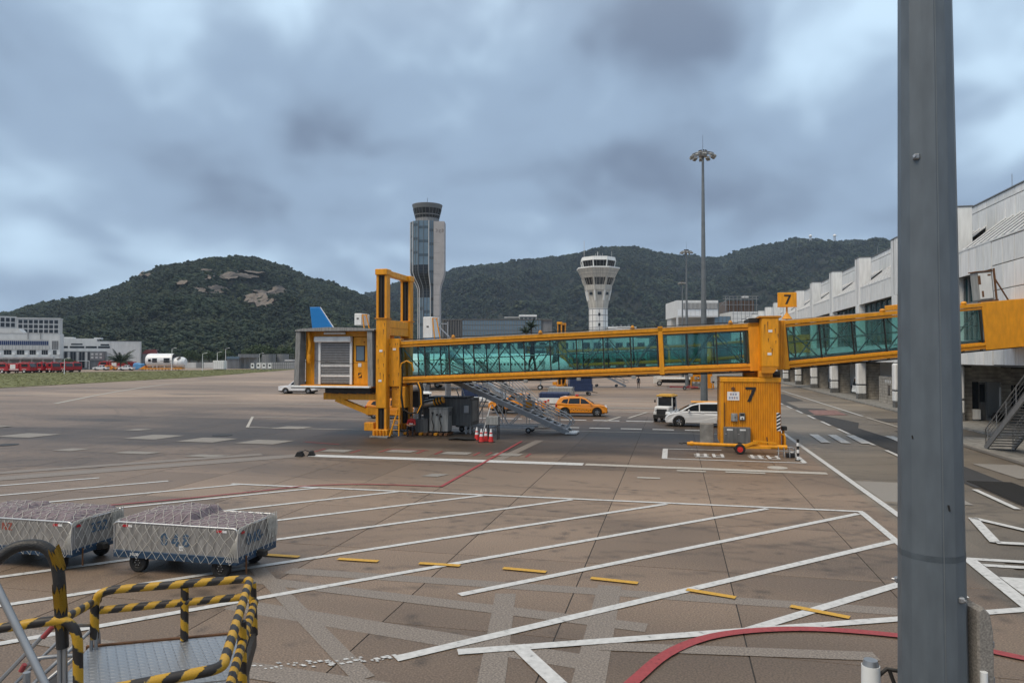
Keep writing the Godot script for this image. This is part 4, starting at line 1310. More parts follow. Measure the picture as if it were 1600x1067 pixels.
	# hanging cable loops
	for k in 3:
		part("cable_loop", B.new().tube([Vector3(-15.3 + 0.12 * k, 3.2, -39.9), Vector3(-15.0 + 0.1 * k, 3.3, -39.8), Vector3(-14.85 + 0.1 * k, 2.9, -39.8), Vector3(-14.8 + 0.1 * k, 2.0, -39.8), Vector3(-15.0 + 0.05 * k, 1.5, -39.8), Vector3(-15.5, 1.45, -39.9), Vector3(-15.9, 1.7, -39.9)], 0.05, 8), M.rubber if k != 1 else M.amber, t)
	part("cable_drop", B.new().tube([Vector3(-16.1, 5.4, -39.85), Vector3(-15.95, 4.0, -39.8), Vector3(-16.0, 2.6, -39.8), Vector3(-15.9, 1.6, -39.9)], 0.07, 8), M.rubber, t)
	part("lower_box", B.new().cbox(Vector3(-16.3, 2.4, -40.4), Vector3(0.9, 1.3, 0.6), 0.03), M.amber_dirty, t)
	part("lower_box", B.new().cbox(Vector3(-15.6, 2.2, -41.6), Vector3(0.5, 1.0, 0.6), 0.03), M.dark_steel, t)
	build_cab(t)
	# conduit, boxes, plates and weld rust along the steelwork
	var cd := []
	for k in 42: cd.append(Vector3(-16.1 + 0.49 * k, 5.88 + 0.0434 * 0.49 * k + 0.015 * sin(k * 1.7), -40.02))
	part("conduit", B.new().tube(cd, 0.022, 6), M.rubber, t)
	for k in 6: part("junction_box", B.new().cbox(Vector3(-14.6 + 3.1 * k, 3.16 + 0.134 * k, -40.1), Vector3(0.24, 0.16, 0.12), 0.015), M.cabinet, t)
	for e in [[-17.2, 5.2], [-17.25, 3.4], [-16.5, 5.3], [4.95, 6.2], [4.9, 5.0]]:
		var lz := -39.53 if e[0] < -17.0 else (-39.93 if e[0] < 0.0 else -38.985)
		part("label_plate", B.new().cbox(Vector3(e[0], e[1], lz), Vector3(0.2, 0.13, 0.012), 0.003), M.print_white, t)
	for k in 26:
		var side := k % 3
		var px: float = [-17.2 + rng.randf_range(-0.3, 0.3), -16.55 + rng.randf_range(-0.34, 0.34), 4.95 + rng.randf_range(-0.4, 0.4)][side]
		var py := rng.randf_range(3.1, 6.9) if side != 2 else rng.randf_range(4.5, 6.8)
		var h := rng.randf_range(0.06, 0.5) if side != 1 else rng.randf_range(0.05, 0.3)
		if side == 1: py = rng.randf_range(3.3, 5.7)
		var bz: float = [-39.546, -39.946, -38.996][side]
		part("rust_run", B.new().ext(PackedVector2Array([Vector2(px - 0.02, py), Vector2(px + 0.025, py + 0.01), Vector2(px + 0.008, py - h), Vector2(px - 0.004, py - h * 1.1)]), 0.002), M.rust, t, Vector3(0, 0, bz))
	# cooling units on the roof
	for e in [[-14.75, 6.55, 1.3, 0.62], [-19.4, 7.1, 0.75, 0.5]]:
		var rc := part("cooling_unit", B.new().cbox(Vector3(e[0], e[1] + 0.1, -41.6), Vector3(e[3], e[2], 1.2), 0.03), M.white_panel, t)
		for s in [0.45, 0.8]:
			part("support_frame", B.new().bar(Vector3(e[0] + s, e[1] - 0.6, -41.0), Vector3(e[0] + s * 0.7, e[1] + e[2] * 0.5, -41.0), 0.06, 0.06), M.amber_dirty, rc)
		part("support_frame", B.new().bar(Vector3(e[0] + 0.3, e[1] + e[2] * 0.5, -41.0), Vector3(e[0] + 0.65, e[1] + e[2] * 0.5, -41.0), 0.06, 0.06), M.amber_dirty, rc)
		part("unit_plate", B.new().bb(e[0] - 0.08, e[1] + 0.1, -40.995, e[0] + 0.06, e[1] + 0.2, -40.985), M.cabinet_dark, rc)
	return t

func build_cab(t: Node3D) -> void:
	var cab := part("cab", B.new().bb(-22.6, 2.95, -43.3, -17.9, 3.12, -39.6), M.amber_dirty, t)
	part("cab_back", B.new().bb(-22.6, 3.12, -43.3, -17.9, 6.5, -43.2), M.amber_dirty, cab)
	part("cab_side", B.new().bb(-22.6, 3.12, -43.2, -22.5, 6.5, -40.3), M.amber_dirty, cab)
	part("cab_side", B.new().bb(-18.0, 3.12, -43.2, -17.9, 6.5, -40.3), M.amber, cab)
	# front wall around the shutter
	part("front_post", B.new().bb(-22.5, 3.12, -40.32, -21.95, 6.5, -40.22), M.amber, cab)
	part("front_post", B.new().bb(-21.95, 3.12, -40.3, -21.55, 6.1, -40.2), M.galv, cab)
	part("front_head", B.new().bb(-21.95, 6.1, -40.32, -18.0, 6.5, -40.22), M.amber, cab)
	part("front_door", B.new().cbox(Vector3(-18.72, 4.6, -40.26), Vector3(1.2, 2.94, 0.08), 0.02), M.amber, cab)
	part("door_window", B.new().cbox(Vector3(-18.85, 5.05, -40.2), Vector3(0.5, 0.86, 0.03), 0.01), M.curtain_blue, cab)
	part("window_gasket", B.new().cbox(Vector3(-18.85, 5.05, -40.215), Vector3(0.6, 0.96, 0.02), 0.005), M.black_paint, cab)
	part("door_notice", B.new().bb(-19.0, 4.22, -40.21, -18.78, 4.45, -40.205), M.print_white, cab)
	var hz := part("hazard_disc", B.new().bb(-19.0, 3.55, -40.21, -18.75, 3.85, -40.205), M.black_paint, cab)
	for k in 3:
		part("hazard_stripe", B.new().bar(Vector3(-19.0 + 0.08 * k, 3.58 + 0.03 * k, -40.2), Vector3(-18.88 + 0.06 * k, 3.76 + 0.03 * k, -40.2), 0.006, 0.05, Vector3(1, 0, 0)), M.amber, hz)
	part("door_knob", B.new().ball(Vector3(-18.6, 5.75, -40.18), Vector3(0.05, 0.05, 0.04), 8, 5), M.amber_seam, cab)
	# roller shutter: housing, side rails, slats
	var sh := part("shutter_housing", B.new().cbox(Vector3(-20.6, 5.92, -40.05), Vector3(2.5, 0.36, 0.36), 0.05), M.white_panel_c, cab)
	for x in [-21.62, -19.5]:
		part("shutter_rail", B.new().bb(x, 3.14, -40.2, x + 0.14, 5.75, -40.08), M.white_panel, sh)
	for k in 24:
		var y := 3.24 + 0.105 * k
		var broad := k == 4 or k == 10
		part("shutter_slat", B.new().cbox(Vector3(-20.5, y, -40.14), Vector3(1.98, 0.1 if broad else 0.066, 0.03), 0.01), M.white_panel_c if broad else M.galv, sh)
	part("shutter_back", B.new().bb(-21.5, 3.14, -40.22, -19.5, 5.75, -40.19), M.cabinet_dark, sh)
	part("tube_lamp", B.new().cbox(Vector3(-20.5, 6.3, -40.05), Vector3(1.45, 0.14, 0.16), 0.03), M.print_white, cab)
	part("rope", B.new().tube([Vector3(-21.9, 4.62, -40.05), Vector3(-20.6, 4.48, -40.0), Vector3(-19.4, 4.42, -40.0), Vector3(-18.3, 4.56, -40.1)], 0.012, 6), M.rubber, cab)
	# strapped-back yellow flap
	part("flap", B.new().tube([Vector3(-22.25, 6.35, -39.95), Vector3(-22.1, 5.6, -39.9), Vector3(-22.2, 5.0, -39.9), Vector3(-22.15, 4.5, -39.9)], 0.1, 8), M.amber, cab)
	part("flap_bag", B.new().ball(Vector3(-22.18, 4.75, -39.9), Vector3(0.15, 0.36, 0.12), 10, 6), M.amber, cab)
	# folding grey bellows canopy: side pleats and roof
	for side in [0, 1]:
		for k in 5:
			var z := -40.15 + 0.14 * k
			var x := -22.66 if side == 0 else -17.92
			var lean := 0.035 * k if side == 0 else -0.02 * k
			var b := B.new()
			var w := 0.15
			b.quad(Vector3(x - w + lean * -1.0, 3.05, z), Vector3(x + w - lean, 3.05, z + 0.1), Vector3(x + w, 6.45, z + 0.1), Vector3(x - w, 6.45, z))
			b.quad(Vector3(x + w - lean, 3.05, z + 0.1), Vector3(x - w - lean, 3.05, z + 0.14), Vector3(x - w, 6.45, z + 0.14), Vector3(x + w, 6.45, z + 0.1))
			part("bellows_pleat", b, M.canopy, cab)
	var rf := B.new()
	rf.ext(PackedVector2Array([Vector2(-22.85, 6.42), Vector2(-17.6, 6.42), Vector2(-17.6, 6.5), Vector2(-18.4, 6.6), Vector2(-20.6, 6.66), Vector2(-22.4, 6.58), Vector2(-22.85, 6.5)]), 1.95)
	part("canopy_roof", rf, M.canopy, cab, Vector3(0, 0, -41.35))
	part("canopy_edge", B.new().bb(-22.9, 6.4, -39.5, -17.55, 6.47, -39.41), M.rubber, cab)
	# floor lip and bumper
	part("floor_lip", B.new().cbox(Vector3(-20.3, 3.02, -39.15), Vector3(5.2, 0.12, 0.3), 0.03), M.white_panel, cab)
	part("bumper", B.new().cyl(Vector3(-22.9, 2.97, -39.1), Vector3(-17.7, 2.97, -39.1), 0.05, -1, 10), M.rubber, cab)
	part("floor_plate", B.new().bb(-22.8, 2.98, -40.2, -17.8, 3.06, -39.2), M.amber_seam, cab)
	part("lower_frame", B.new().bb(-20.9, 2.62, -43.0, -17.9, 2.95, -39.6), M.grease, cab)

# ---------------------------------------------------------------- kiosk under the rotunda
func corrugated(x0: float, x1: float, y0: float, y1: float, pitch: float, depth: float) -> B:
	# sheet in the xy plane facing +z
	var b := B.new()
	var x := x0
	while x < x1 - 0.001:
		var p := pitch
		var xs := [x, x + p * 0.38, x + p * 0.5, x + p * 0.88, x + p]
		var zs := [depth, depth, 0.0, 0.0, depth]
		for k in 4:
			b.quad(Vector3(minf(xs[k], x1), y0, zs[k]), Vector3(minf(xs[k + 1], x1), y0, zs[k + 1]), Vector3(minf(xs[k + 1], x1), y1, zs[k + 1]), Vector3(minf(xs[k], x1), y1, zs[k]))
		x += p
	return b

func kiosk(at: Vector3, label: String, number: String) -> Node3D:
	var t := thing("equipment_kiosk", label, "kiosk", at)
	# local origin: front left corner on the ground, x right, -z back
	var w := 3.0
	var d := 3.2
	part("body", B.new().bb(0.02, 0.1, -d + 0.02, w - 0.02, 3.5, -0.06), M.amber_seam, t)
	part("front_sheet", corrugated(0.1, w - 0.04, 0.12, 3.48, 0.115, 0.055), M.amber, t, Vector3(0, 0, -0.05))
	part("side_sheet", corrugated(0.0, d - 0.04, 0.12, 3.48, 0.115, 0.055), M.amber, t, Vector3(w - 0.03, 0, -0.02), Basis(Vector3.UP, PI / 2))
	part("side_sheet", corrugated(0.0, d - 0.04, 0.12, 3.48, 0.115, 0.055), M.amber, t, Vector3(0.03, 0, -d + 0.02), Basis(Vector3.UP, -PI / 2))
	part("corner_trim", B.new().cbox(Vector3(0.05, 1.8, -0.04), Vector3(0.12, 3.4, 0.12), 0.015), M.amber, t)
	part("roof_rim", B.new().cbox(Vector3(w / 2, 3.62, -d / 2), Vector3(w + 0.08, 0.24, d + 0.08), 0.02), M.amber, t)
	part("base", B.new().bb(-0.05, 0.0, -d - 0.05, w + 0.05, 0.12, 0.04), M.concrete, t)
	if number != "":
		part("stand_number", text_mesh(number, 0.78, 0.006), M.black_paint, t, Vector3(1.5, 2.83, 0.014))
	var sg := part("notice_board", B.new().cbox(Vector3(0.62, 2.75, 0.0), Vector3(0.62, 0.46, 0.02), 0.004), M.print_white, t)
	for row in 2:
		var n := 3 + row
		for k in n:
			var cx := 0.62 + (k - (n - 1) * 0.5) * 0.125
			var cy := 2.85 - 0.19 * row
			var b := B.new()
			for e in [[-0.045, 0.04, 0.045, 0.04], [-0.04, 0.0, 0.04, 0.0], [-0.045, -0.045, 0.045, -0.045], [-0.02 + 0.015 * ((k + row) % 3), -0.05, -0.02 + 0.015 * ((k + row) % 3), 0.05], [0.03, -0.04, 0.03, 0.03 - 0.03 * (k % 2)]]:
				b.bar(Vector3(cx + e[0], cy + e[1], 0.013), Vector3(cx + e[2], cy + e[3], 0.013), 0.014, 0.003, Vector3(0, 0, 1))
			part("printed_character", b, M.print_blue if (k + row) % 3 else M.line_red, sg)
	part("alarm_bell", B.new().cyl(Vector3(0.62, 3.15, -0.02), Vector3(0.62, 3.15, 0.08), 0.1, 0.08, 12), M.rust, t)
	var m1 := part("meter_box", B.new().cbox(Vector3(0.66, 1.62, 0.05), Vector3(0.33, 0.42, 0.14), 0.02), M.cabinet, t)
	part("box_lock", B.new().cyl(Vector3(0.7, 1.62, 0.12), Vector3(0.7, 1.62, 0.14), 0.03, -1, 8), M.dark_steel, m1)
	var m2 := part("control_box", B.new().cbox(Vector3(1.06, 1.66, 0.05), Vector3(0.3, 0.4, 0.14), 0.02), M.cabinet_dark, t)
	part("display", B.new().bb(0.97, 1.72, 0.121, 1.15, 1.82, 0.126), M.dark_glass, m2)
	part("keypad", B.new().bb(0.96, 1.52, 0.121, 1.16, 1.68, 0.126), M.white_panel, m2)
	part("handle", B.new().cyl(Vector3(1.06, 1.58, 0.126), Vector3(1.06, 1.58, 0.15), 0.04, -1, 10), M.black_paint, m2)
	var lc := part("floor_cabinet", B.new().cbox(Vector3(0.78, 0.66, 0.14), Vector3(1.36, 0.9, 0.3), 0.02), M.cabinet_dark, t)
	part("door_gap", B.new().bb(0.775, 0.24, 0.288, 0.785, 1.08, 0.293), M.black_paint, lc)
	for k in 2:
		part("label_plate", B.new().bb(0.26 + 0.66 * k, 0.94, 0.288, 0.56 + 0.66 * k, 1.02, 0.293), M.white_panel, lc)
		part("latch", B.new().bb(0.16 + 0.66 * k, 0.74, 0.288, 0.24 + 0.66 * k, 0.78, 0.30), M.alu, lc)
	var hz := part("hazard_strip", B.new().bb(w - 0.2, 0.95, -0.01, w - 0.005, 1.9, 0.01), M.print_white, t)
	for k in 5:
		part("hazard_stripe", B.new().ext(PackedVector2Array([Vector2(-0.095, -0.09), Vector2(0.095, 0.02), Vector2(0.095, 0.12), Vector2(-0.095, 0.01)]), 0.002), M.black_paint, hz, Vector3(w - 0.1025, 1.04 + 0.19 * k, 0.013))
	part("conduit", B.new().cyl(Vector3(0.16, 0.3, 0.04), Vector3(0.16, 2.4, 0.04), 0.025, -1, 8), M.rust, t)
	part("junction_box", B.new().cbox(Vector3(w + 0.2, 1.05, -0.5), Vector3(0.34, 0.2, 0.4), 0.02), M.dark_steel, t)
	part("junction_post", B.new().cyl(Vector3(w + 0.2, 0.1, -0.5), Vector3(w + 0.2, 1.0, -0.5), 0.07, -1, 8), M.amber_dirty, t)
	part("pipe_bend", B.new().tube([Vector3(w + 0.02, 0.75, -0.2), Vector3(w + 0.2, 0.72, -0.2), Vector3(w + 0.24, 0.5, -0.2), Vector3(w + 0.24, 0.1, -0.2)], 0.06, 8), M.amber, t)
	return t

func tow_bar(at: Vector3, label: String, m: Material, length: float) -> Node3D:
	var t := thing("tow_bar", label, "tow bar", at)
	part("bar", B.new().cyl(Vector3(0.2, 0.42, 0), Vector3(length, 0.36, 0), 0.085, -1, 14), m, t)
	part("head", B.new().cyl(Vector3(length - 0.9, 0.365, 0), Vector3(length + 0.02, 0.36, 0), 0.11, -1, 14), m, t)
	part("collar", B.new().cyl(Vector3(0.35, 0.42, 0), Vector3(0.5, 0.418, 0), 0.12, -1, 14), m, t)
	part("towing_eye", B.new().tube([Vector3(0.2, 0.42, 0), Vector3(0.05, 0.45, 0), Vector3(-0.05, 0.42, 0.08), Vector3(-0.2, 0.43, 0.02)], 0.03, 8), M.dark_steel, t)
	part("axle_frame", B.new().bar(Vector3(length * 0.56, 0.3, 0.1), Vector3(length * 0.72, 0.62, 0.1), 0.12, 0.16, Vector3(0, 0, 1)), m, t)
	part("axle_frame", B.new().bar(Vector3(length * 0.56, 0.3, 0.0), Vector3(length * 0.85, 0.34, 0.0), 0.3, 0.12), m, t)
	part("lever", B.new().bar(Vector3(length * 0.68, 0.66, 0.1), Vector3(length * 0.9, 0.56, 0.1), 0.07, 0.07), m, t)
	part("lever", B.new().cyl(Vector3(length * 0.82, 0.5, 0.1), Vector3(length * 0.81, 0.85, 0.1), 0.025, -1, 8), M.dark_steel, t)
	part("hook", B.new().tube([Vector3(length, 0.36, 0), Vector3(length + 0.25, 0.36, 0.05), Vector3(length + 0.4, 0.2, 0.08), Vector3(length + 0.25, 0.1, 0.1)], 0.035, 8), M.galv, t)
	for s in [-0.32, 0.38]:
		wheel(t, Vector3(length * 0.55, 0.26, s), 0.26, 0.16, M.cone_red if m == M.amber else M.galv)
	return t

func wheel(t: Node3D, c: Vector3, r: float, w: float, rimm: Material, turn := 0.0) -> Node3D:
	var q := Basis(Vector3.UP, turn)
	var b := B.new()
	b.xf = Transform3D(q * Basis(Vector3.RIGHT, PI / 2), c)
	b.lathe([Vector2(r * 0.55, -w / 2), Vector2(r * 0.9, -w / 2), Vector2(r, -w * 0.36), Vector2(r, w * 0.36), Vector2(r * 0.9, w / 2), Vector2(r * 0.55, w / 2)], 24)
	var o := part("wheel", b, M.rubber, t)
	var rb := B.new()
	rb.xf = b.xf
	rb.lathe([Vector2(0.0, -w * 0.36), Vector2(r * 0.2, -w * 0.42), Vector2(r * 0.5, -w * 0.32), Vector2(r * 0.58, -w * 0.49)], 20)
	rb.lathe([Vector2(r * 0.58, w * 0.49), Vector2(r * 0.5, w * 0.32), Vector2(r * 0.2, w * 0.42), Vector2(0.0, w * 0.36)], 20)
	part("rim", rb, rimm, o)
	if rimm == M.rim:
		for k in 10:
			var a := TAU * (k % 5) / 5.0 + 0.3
			var g := B.new()
			g.xf = b.xf
			g.box(Vector3(cos(a) * r * 0.37, w * (0.4 if k < 5 else -0.4), sin(a) * r * 0.37), Vector3(r * 0.3, w * 0.1, r * 0.2), Basis(Vector3.UP, -a))
			part("rim_gap", g, M.car_black, o)
	return o


# ---------------------------------------------------------------- near pole
func build_pole() -> void:
	var t := thing("lighting_mast", "thick grey steel mast of many flat sides standing by the service lane", "mast", Vector3(2.19, 0, -6.86))
	var b := B.new()
	b.cyl(Vector3(0, 0.05, 0), Vector3(0, 22.0, 0), 0.289, 0.075, 14, true, true)
	part("shaft", b, M.pole, t)
	var sm := B.new()
	var f := Vector3(0.06, 0, 1.0).normalized()
	sm.bar(f * 0.285 + Vector3(0, 0.05, 0), f * 0.075 + Vector3(0, 22.0, 0), 0.007, 0.006, f)
	part("weld_seam", sm, M.mast, t)
	part("base_flange", B.new().cyl(Vector3(0, 0.0, 0), Vector3(0, 0.06, 0), 0.5, -1, 24), M.galv, t)
	# old paint line where a band was taken off
	part("stain_band", B.new().cyl(Vector3(0, 3.16, 0), Vector3(0, 3.21, 0), 0.2604, 0.2599, 14, false, true), M.pole_stain, t)
	# bolts and lugs
	for e in [[2.9, -1.62, 0.262], [2.85, 0.95, 0.262], [6.62, -0.35, 0.226], [3.0, 2.4, 0.262]]:
		var d := Vector3(sin(e[1] - 0.3), 0, cos(e[1] - 0.3))
		var lg := part("lug", B.new().cbox(d * e[2] + Vector3(0, e[0], 0), Vector3(0.05, 0.05, 0.05), 0.01), M.galv, t)
		part("bolt", B.new().cyl(d * e[2] + Vector3(0, e[0], 0), d * (e[2] + 0.045) + Vector3(0, e[0], 0), 0.012, -1, 6), M.alu, lg)
	for e in [[4.2, -0.55, 0.03, 0.008], [3.62, 0.55, 0.05, 0.01]]:
		var dd := Vector3(sin(e[1] - 0.3), 0, cos(e[1] - 0.3))
		var rr: float = (0.289 - 0.00975 * e[0]) * 0.985
		part("scratch", B.new().box(dd * rr + Vector3(0, e[0], 0), Vector3(e[3], e[2], 0.02), Basis(Vector3.UP, e[1] - 0.3) * Basis(Vector3(0, 0, 1), 0.2)), M.dark_steel, t)
	# slim cabinet strapped to the side
	var cb := thing("side_cabinet", "slim dirty beige cabinet strapped to the side of the grey mast", "cabinet", Vector3(2.52, 0, -6.88))
	cb.rotation.y = 0.25
	var side := B.new()
	side.ext(PackedVector2Array([Vector2(-0.07, 0.6), Vector2(0.075, 0.6), Vector2(0.07, 2.55), Vector2(0.04, 2.72), Vector2(-0.02, 2.78), Vector2(-0.07, 2.75)]), 0.16, 0.015)
	part("shell", side, M.patch_pale, cb)
	for y in [2.15, 2.45]:
		part("hinge", B.new().cbox(Vector3(0.085, y, 0.1), Vector3(0.03, 0.06, 0.05), 0.008), M.galv, cb)
	part("pipe", B.new().cyl(Vector3(-0.04, 0.05, 0.18), Vector3(-0.04, 2.25, 0.18), 0.03, -1, 10), M.white_panel_b, cb)
	part("stand", B.new().bb(-0.08, 0.0, -0.16, 0.08, 0.62, 0.16), M.cabinet_dark, cb)
	# white capped junction with bent bracket
	var j := thing("junction_post", "white cylinder with cap on bent black bracket beside the grey mast", "junction box", Vector3(1.79, 1.91, -7.25) * Vector3(1, 0, 1))
	part("post", B.new().cyl(Vector3(0, 0, 0), Vector3(0, 1.75, 0), 0.05, -1, 12), M.galv, j)
	part("can", B.new().cyl(Vector3(0, 1.72, 0), Vector3(0, 2.0, 0), 0.085, 0.08, 20), M.white_panel, j)
	part("cap", B.new().cyl(Vector3(0, 2.0, 0), Vector3(0, 2.05, 0), 0.075, 0.06, 20), M.galv, j)
	part("bracket", B.new().tube([Vector3(0.06, 1.9, 0), Vector3(0.14, 1.98, 0.0), Vector3(0.2, 1.97, 0.0), Vector3(0.3, 1.96, -0.02), Vector3(0.5, 1.9, -0.05)], 0.018, 8), M.dark_steel, j)
	part("bracket", B.new().tube([Vector3(0.16, 1.97, 0), Vector3(0.2, 1.85, 0.0), Vector3(0.24, 1.7, 0.0), Vector3(0.25, 0.0, 0.0)], 0.018, 8), M.dark_steel, j)

# ---------------------------------------------------------------- tape-wrapped platform
func smooth_path(pts: Array, r := 0.1) -> Array:
	# round the corners of a polyline
	var out := [pts[0]]
	for i in range(1, pts.size() - 1):
		var a: Vector3 = pts[i - 1]; var p: Vector3 = pts[i]; var c: Vector3 = pts[i + 1]
		var ra := minf(r, a.distance_to(p) * 0.45)
		var rc := minf(r, c.distance_to(p) * 0.45)
		var s := p + (a - p).normalized() * ra
		var e := p + (c - p).normalized() * rc
		for k in 7:
			var f := k / 6.0
			out.append(s.lerp(p, f).lerp(p.lerp(e, f), f))
	out.append(pts[pts.size() - 1])
	return out

func taped(called: String, pts: Array, r: float, parent: Node3D, pitch := 0.95) -> void:
	var b := B.new()
	var path := smooth_path(pts, 0.11)
	# short pieces keep the winding even
	var fine := [path[0]]
	for i in range(1, path.size()):
		var n := maxi(1, int(path[i].distance_to(path[i - 1]) / 0.05))
		for k in n: fine.append(path[i - 1].lerp(path[i], float(k + 1) / n))
	b.tube(fine, r, 14, pitch)
	part(called, b, M.tape, parent)

func build_platform() -> void:
	var t := thing("service_platform", "tread-plate service platform with padded railings wound in yellow and black hazard tape", "platform", Vector3(-4.24, 0, -6.47), deg_to_rad(27.1))
	var h := 2.05
	part("deck", B.new().cbox(Vector3(-0.75, h - 0.03, 1.05), Vector3(1.5, 0.06, 2.2), 0.008), M.plate, t)
	part("deck_joint", B.new().bb(-1.46, h + 0.001, 1.02, 0.0, h + 0.004, 1.035), M.panel_gap, t)
	part("deck_edge", B.new().bb(-1.52, h - 0.1, -0.09, 0.02, h + 0.012, -0.055), M.rust, t)
	part("deck_edge", B.new().bb(0.02, h - 0.14, -0.06, 0.06, h + 0.03, 2.15), M.dark_steel, t)
	for x in [-1.42, -0.04]:
		for z in [0.05, 2.0]:
			part("leg", B.new().cyl(Vector3(x, 0, z), Vector3(x, h - 0.06, z), 0.045, -1, 10), M.galv, t)
	for z in [0.05, 2.0]:
		part("cross_tie", B.new().cyl(Vector3(-1.42, 0.35, z), Vector3(-0.04, 1.7, z), 0.025, -1, 8), M.galv, t)
	var r := 0.040
	var ht := 2.61
	# outer top rail: back and side, then round the front
	taped("top_rail", [Vector3(-1.43, h + 0.1, 0.0), Vector3(-1.43, ht - 0.06, 0.0), Vector3(-1.32, ht, 0.0), Vector3(0.0, ht + 0.01, 0.0), Vector3(0.04, ht, 2.12), Vector3(-0.9, ht - 0.02, 2.3)], r, t)
	taped("middle_rail", [Vector3(-1.38, 2.42, 0.0), Vector3(-0.02, 2.44, 0.0)], r * 0.95, t, 0.8)
	taped("middle_rail", [Vector3(0.05, 2.4, 0.06), Vector3(0.07, 2.4, 2.05)], r * 0.95, t, 0.7)
	taped("rail_post", [Vector3(-0.62, h + 0.01, 0.0), Vector3(-0.62, ht - 0.03, 0.0)], r * 0.95, t, 0.8)
	taped("rail_post", [Vector3(0.04, h, 0.02), Vector3(0.02, ht - 0.03, 0.02)], r, t, 0.8)
	taped("rail_post", [Vector3(0.06, h - 0.1, 1.1), Vector3(0.05, ht - 0.03, 1.1)], r, t, 0.8)
	for x in [-1.45, -1.41]:
		part("post_pipe", B.new().cyl(Vector3(x, h - 0.05, 0.02), Vector3(x, h + 0.22, 0.01), 0.017, -1, 8), M.galv, t)
	# stair rails at the left end, given in world places
	var inv := t.transform.affine_inverse()
	var w := func(l: Array) -> Array:
		var o := []
		for p in l: o.append(inv * p)
		return o
	taped("stair_rail", w.call([Vector3(-5.56, 2.49, -5.91), Vector3(-5.17, 2.62, -5.12)]), 0.037, t)
	taped("stair_rail", w.call([Vector3(-5.19, 2.79, -4.39), Vector3(-4.8, 2.84, -4.53), Vector3(-4.63, 2.84, -4.62), Vector3(-4.55, 2.73, -4.64), Vector3(-4.55, 2.31, -4.65)]), 0.037, t)
	part("hoop_post", B.new().tube(smooth_path(w.call([Vector3(-5.33, 3.09, -4.35), Vector3(-5.1, 3.31, -4.4), Vector3(-4.99, 3.43, -4.48), Vector3(-4.8, 3.43, -4.57), Vector3(-4.7, 3.28, -4.6), Vector3(-4.67, 2.62, -4.62)]), 0.16), 0.044, 14), M.tape_black, t)
	for e in [[Vector3(-4.73, 3.37, -4.59), Vector3(-4.7, 3.26, -4.6)], [Vector3(-4.69, 3.08, -4.6), Vector3(-4.68, 2.92, -4.61)], [Vector3(-4.68, 2.84, -4.61), Vector3(-4.68, 2.78, -4.61)]]:
		var ab: Array = w.call(e)
		var b := B.new()
		var d: Vector3 = ab[1] - ab[0]
		# torn upper and lower edge of the yellow winding
		var n := 16
		var ax := d.normalized()
		var s := ax.cross(Vector3(0, 0, 1)).normalized()
		var c := s.cross(ax)
		for k in n:
			var a0 := TAU * k / n
			var a1 := TAU * (k + 1) / n
			var d0 := s * cos(a0) + c * sin(a0)
			var d1 := s * cos(a1) + c * sin(a1)
			var j0 := rng.randf_range(-0.03, 0.05)
			var j1 := rng.randf_range(-0.05, 0.04)
			var q := [ab[0] + d0 * 0.0465 - ax * j0, ab[0] + d1 * 0.0465 + ax * j1, ab[1] + d1 * 0.0465 + ax * j0, ab[1] + d0 * 0.0465 - ax * j1]
			b.tri(q[0], q[1], q[2], d0, d1, d1); b.tri(q[0], q[2], q[3], d0, d1, d0)
			b.tri(q[1], q[0], q[2], d1, d0, d1); b.tri(q[2], q[0], q[3], d1, d0, d0)
		part("tape_winding", b, M.tape_yellow, t)
	for e in [[Vector3(-4.69, 2.64, -4.61), Vector3(-4.69, 2.26, -4.62), 0.018], [Vector3(-4.65, 2.64, -4.62), Vector3(-4.65, 2.26, -4.63), 0.018], [Vector3(-4.71, 3.29, -4.08), Vector3(-4.16, 2.59, -4.02), 0.026], [Vector3(-5.92, 1.97, -5.17), Vector3(-5.4, 2.52, -5.27), 0.018], [Vector3(-5.86, 1.87, -5.18), Vector3(-5.45, 2.37, -5.47), 0.015], [Vector3(-5.62, 1.95, -5.23), Vector3(-5.53, 2.26, -5.86), 0.018], [Vector3(-5.46, 1.99, -5.17), Vector3(-5.31, 2.17, -5.4), 0.018]]:
		var q: Array = w.call([e[0], e[1]])
		part("stair_pipe", B.new().cyl(q[0], q[1], e[2], -1, 10), M.galv, t)
	part("stair_pipe", B.new().tube(smooth_path(w.call([Vector3(-5.69, 2.1, -5.22), Vector3(-5.6, 2.19, -5.24), Vector3(-5.46, 2.19, -5.32), Vector3(-5.31, 2.18, -5.4)]), 0.1), 0.018, 8), M.galv, t)
	part("stair_pipe", B.new().tube(smooth_path(w.call([Vector3(-5.48, 2.37, -5.57), Vector3(-5.56, 2.26, -5.86), Vector3(-5.55, 2.19, -5.91), Vector3(-5.55, 2.02, -5.92)]), 0.06), 0.016, 8), M.galv, t)
	part("red_sleeve", B.new().cyl(w.call([Vector3(-5.5, 2.39, -5.23)])[0], w.call([Vector3(-5.41, 2.49, -5.25)])[0], 0.022, -1, 10), M.line_red, t)
	part("red_sleeve", B.new().cyl(w.call([Vector3(-5.69, 2.09, -5.19)])[0], w.call([Vector3(-5.66, 2.15, -5.2)])[0], 0.022, -1, 10), M.line_red, t)
	var foot: Vector3 = w.call([Vector3(-5.4, 2.11, -4.98) * Vector3(1, 0, 1)])[0]
	part("stair_leg", B.new().cyl(foot, foot + Vector3(0, 2.2, 0), 0.03, -1, 8), M.galv, t)
	for k in 8:
		part("stair_tread", B.new().box(Vector3(-1.95 - 0.26 * k, h - 0.2 - 0.22 * k, 0.9), Vector3(0.26, 0.04, 0.85)), M.plate, t)
	for z in [0.45, 1.35]:
		part("stair_stringer", B.new().bar(Vector3(-1.5, h - 0.05, z), Vector3(-3.9, 0.02, z), 0.05, 0.16), M.galv, t)

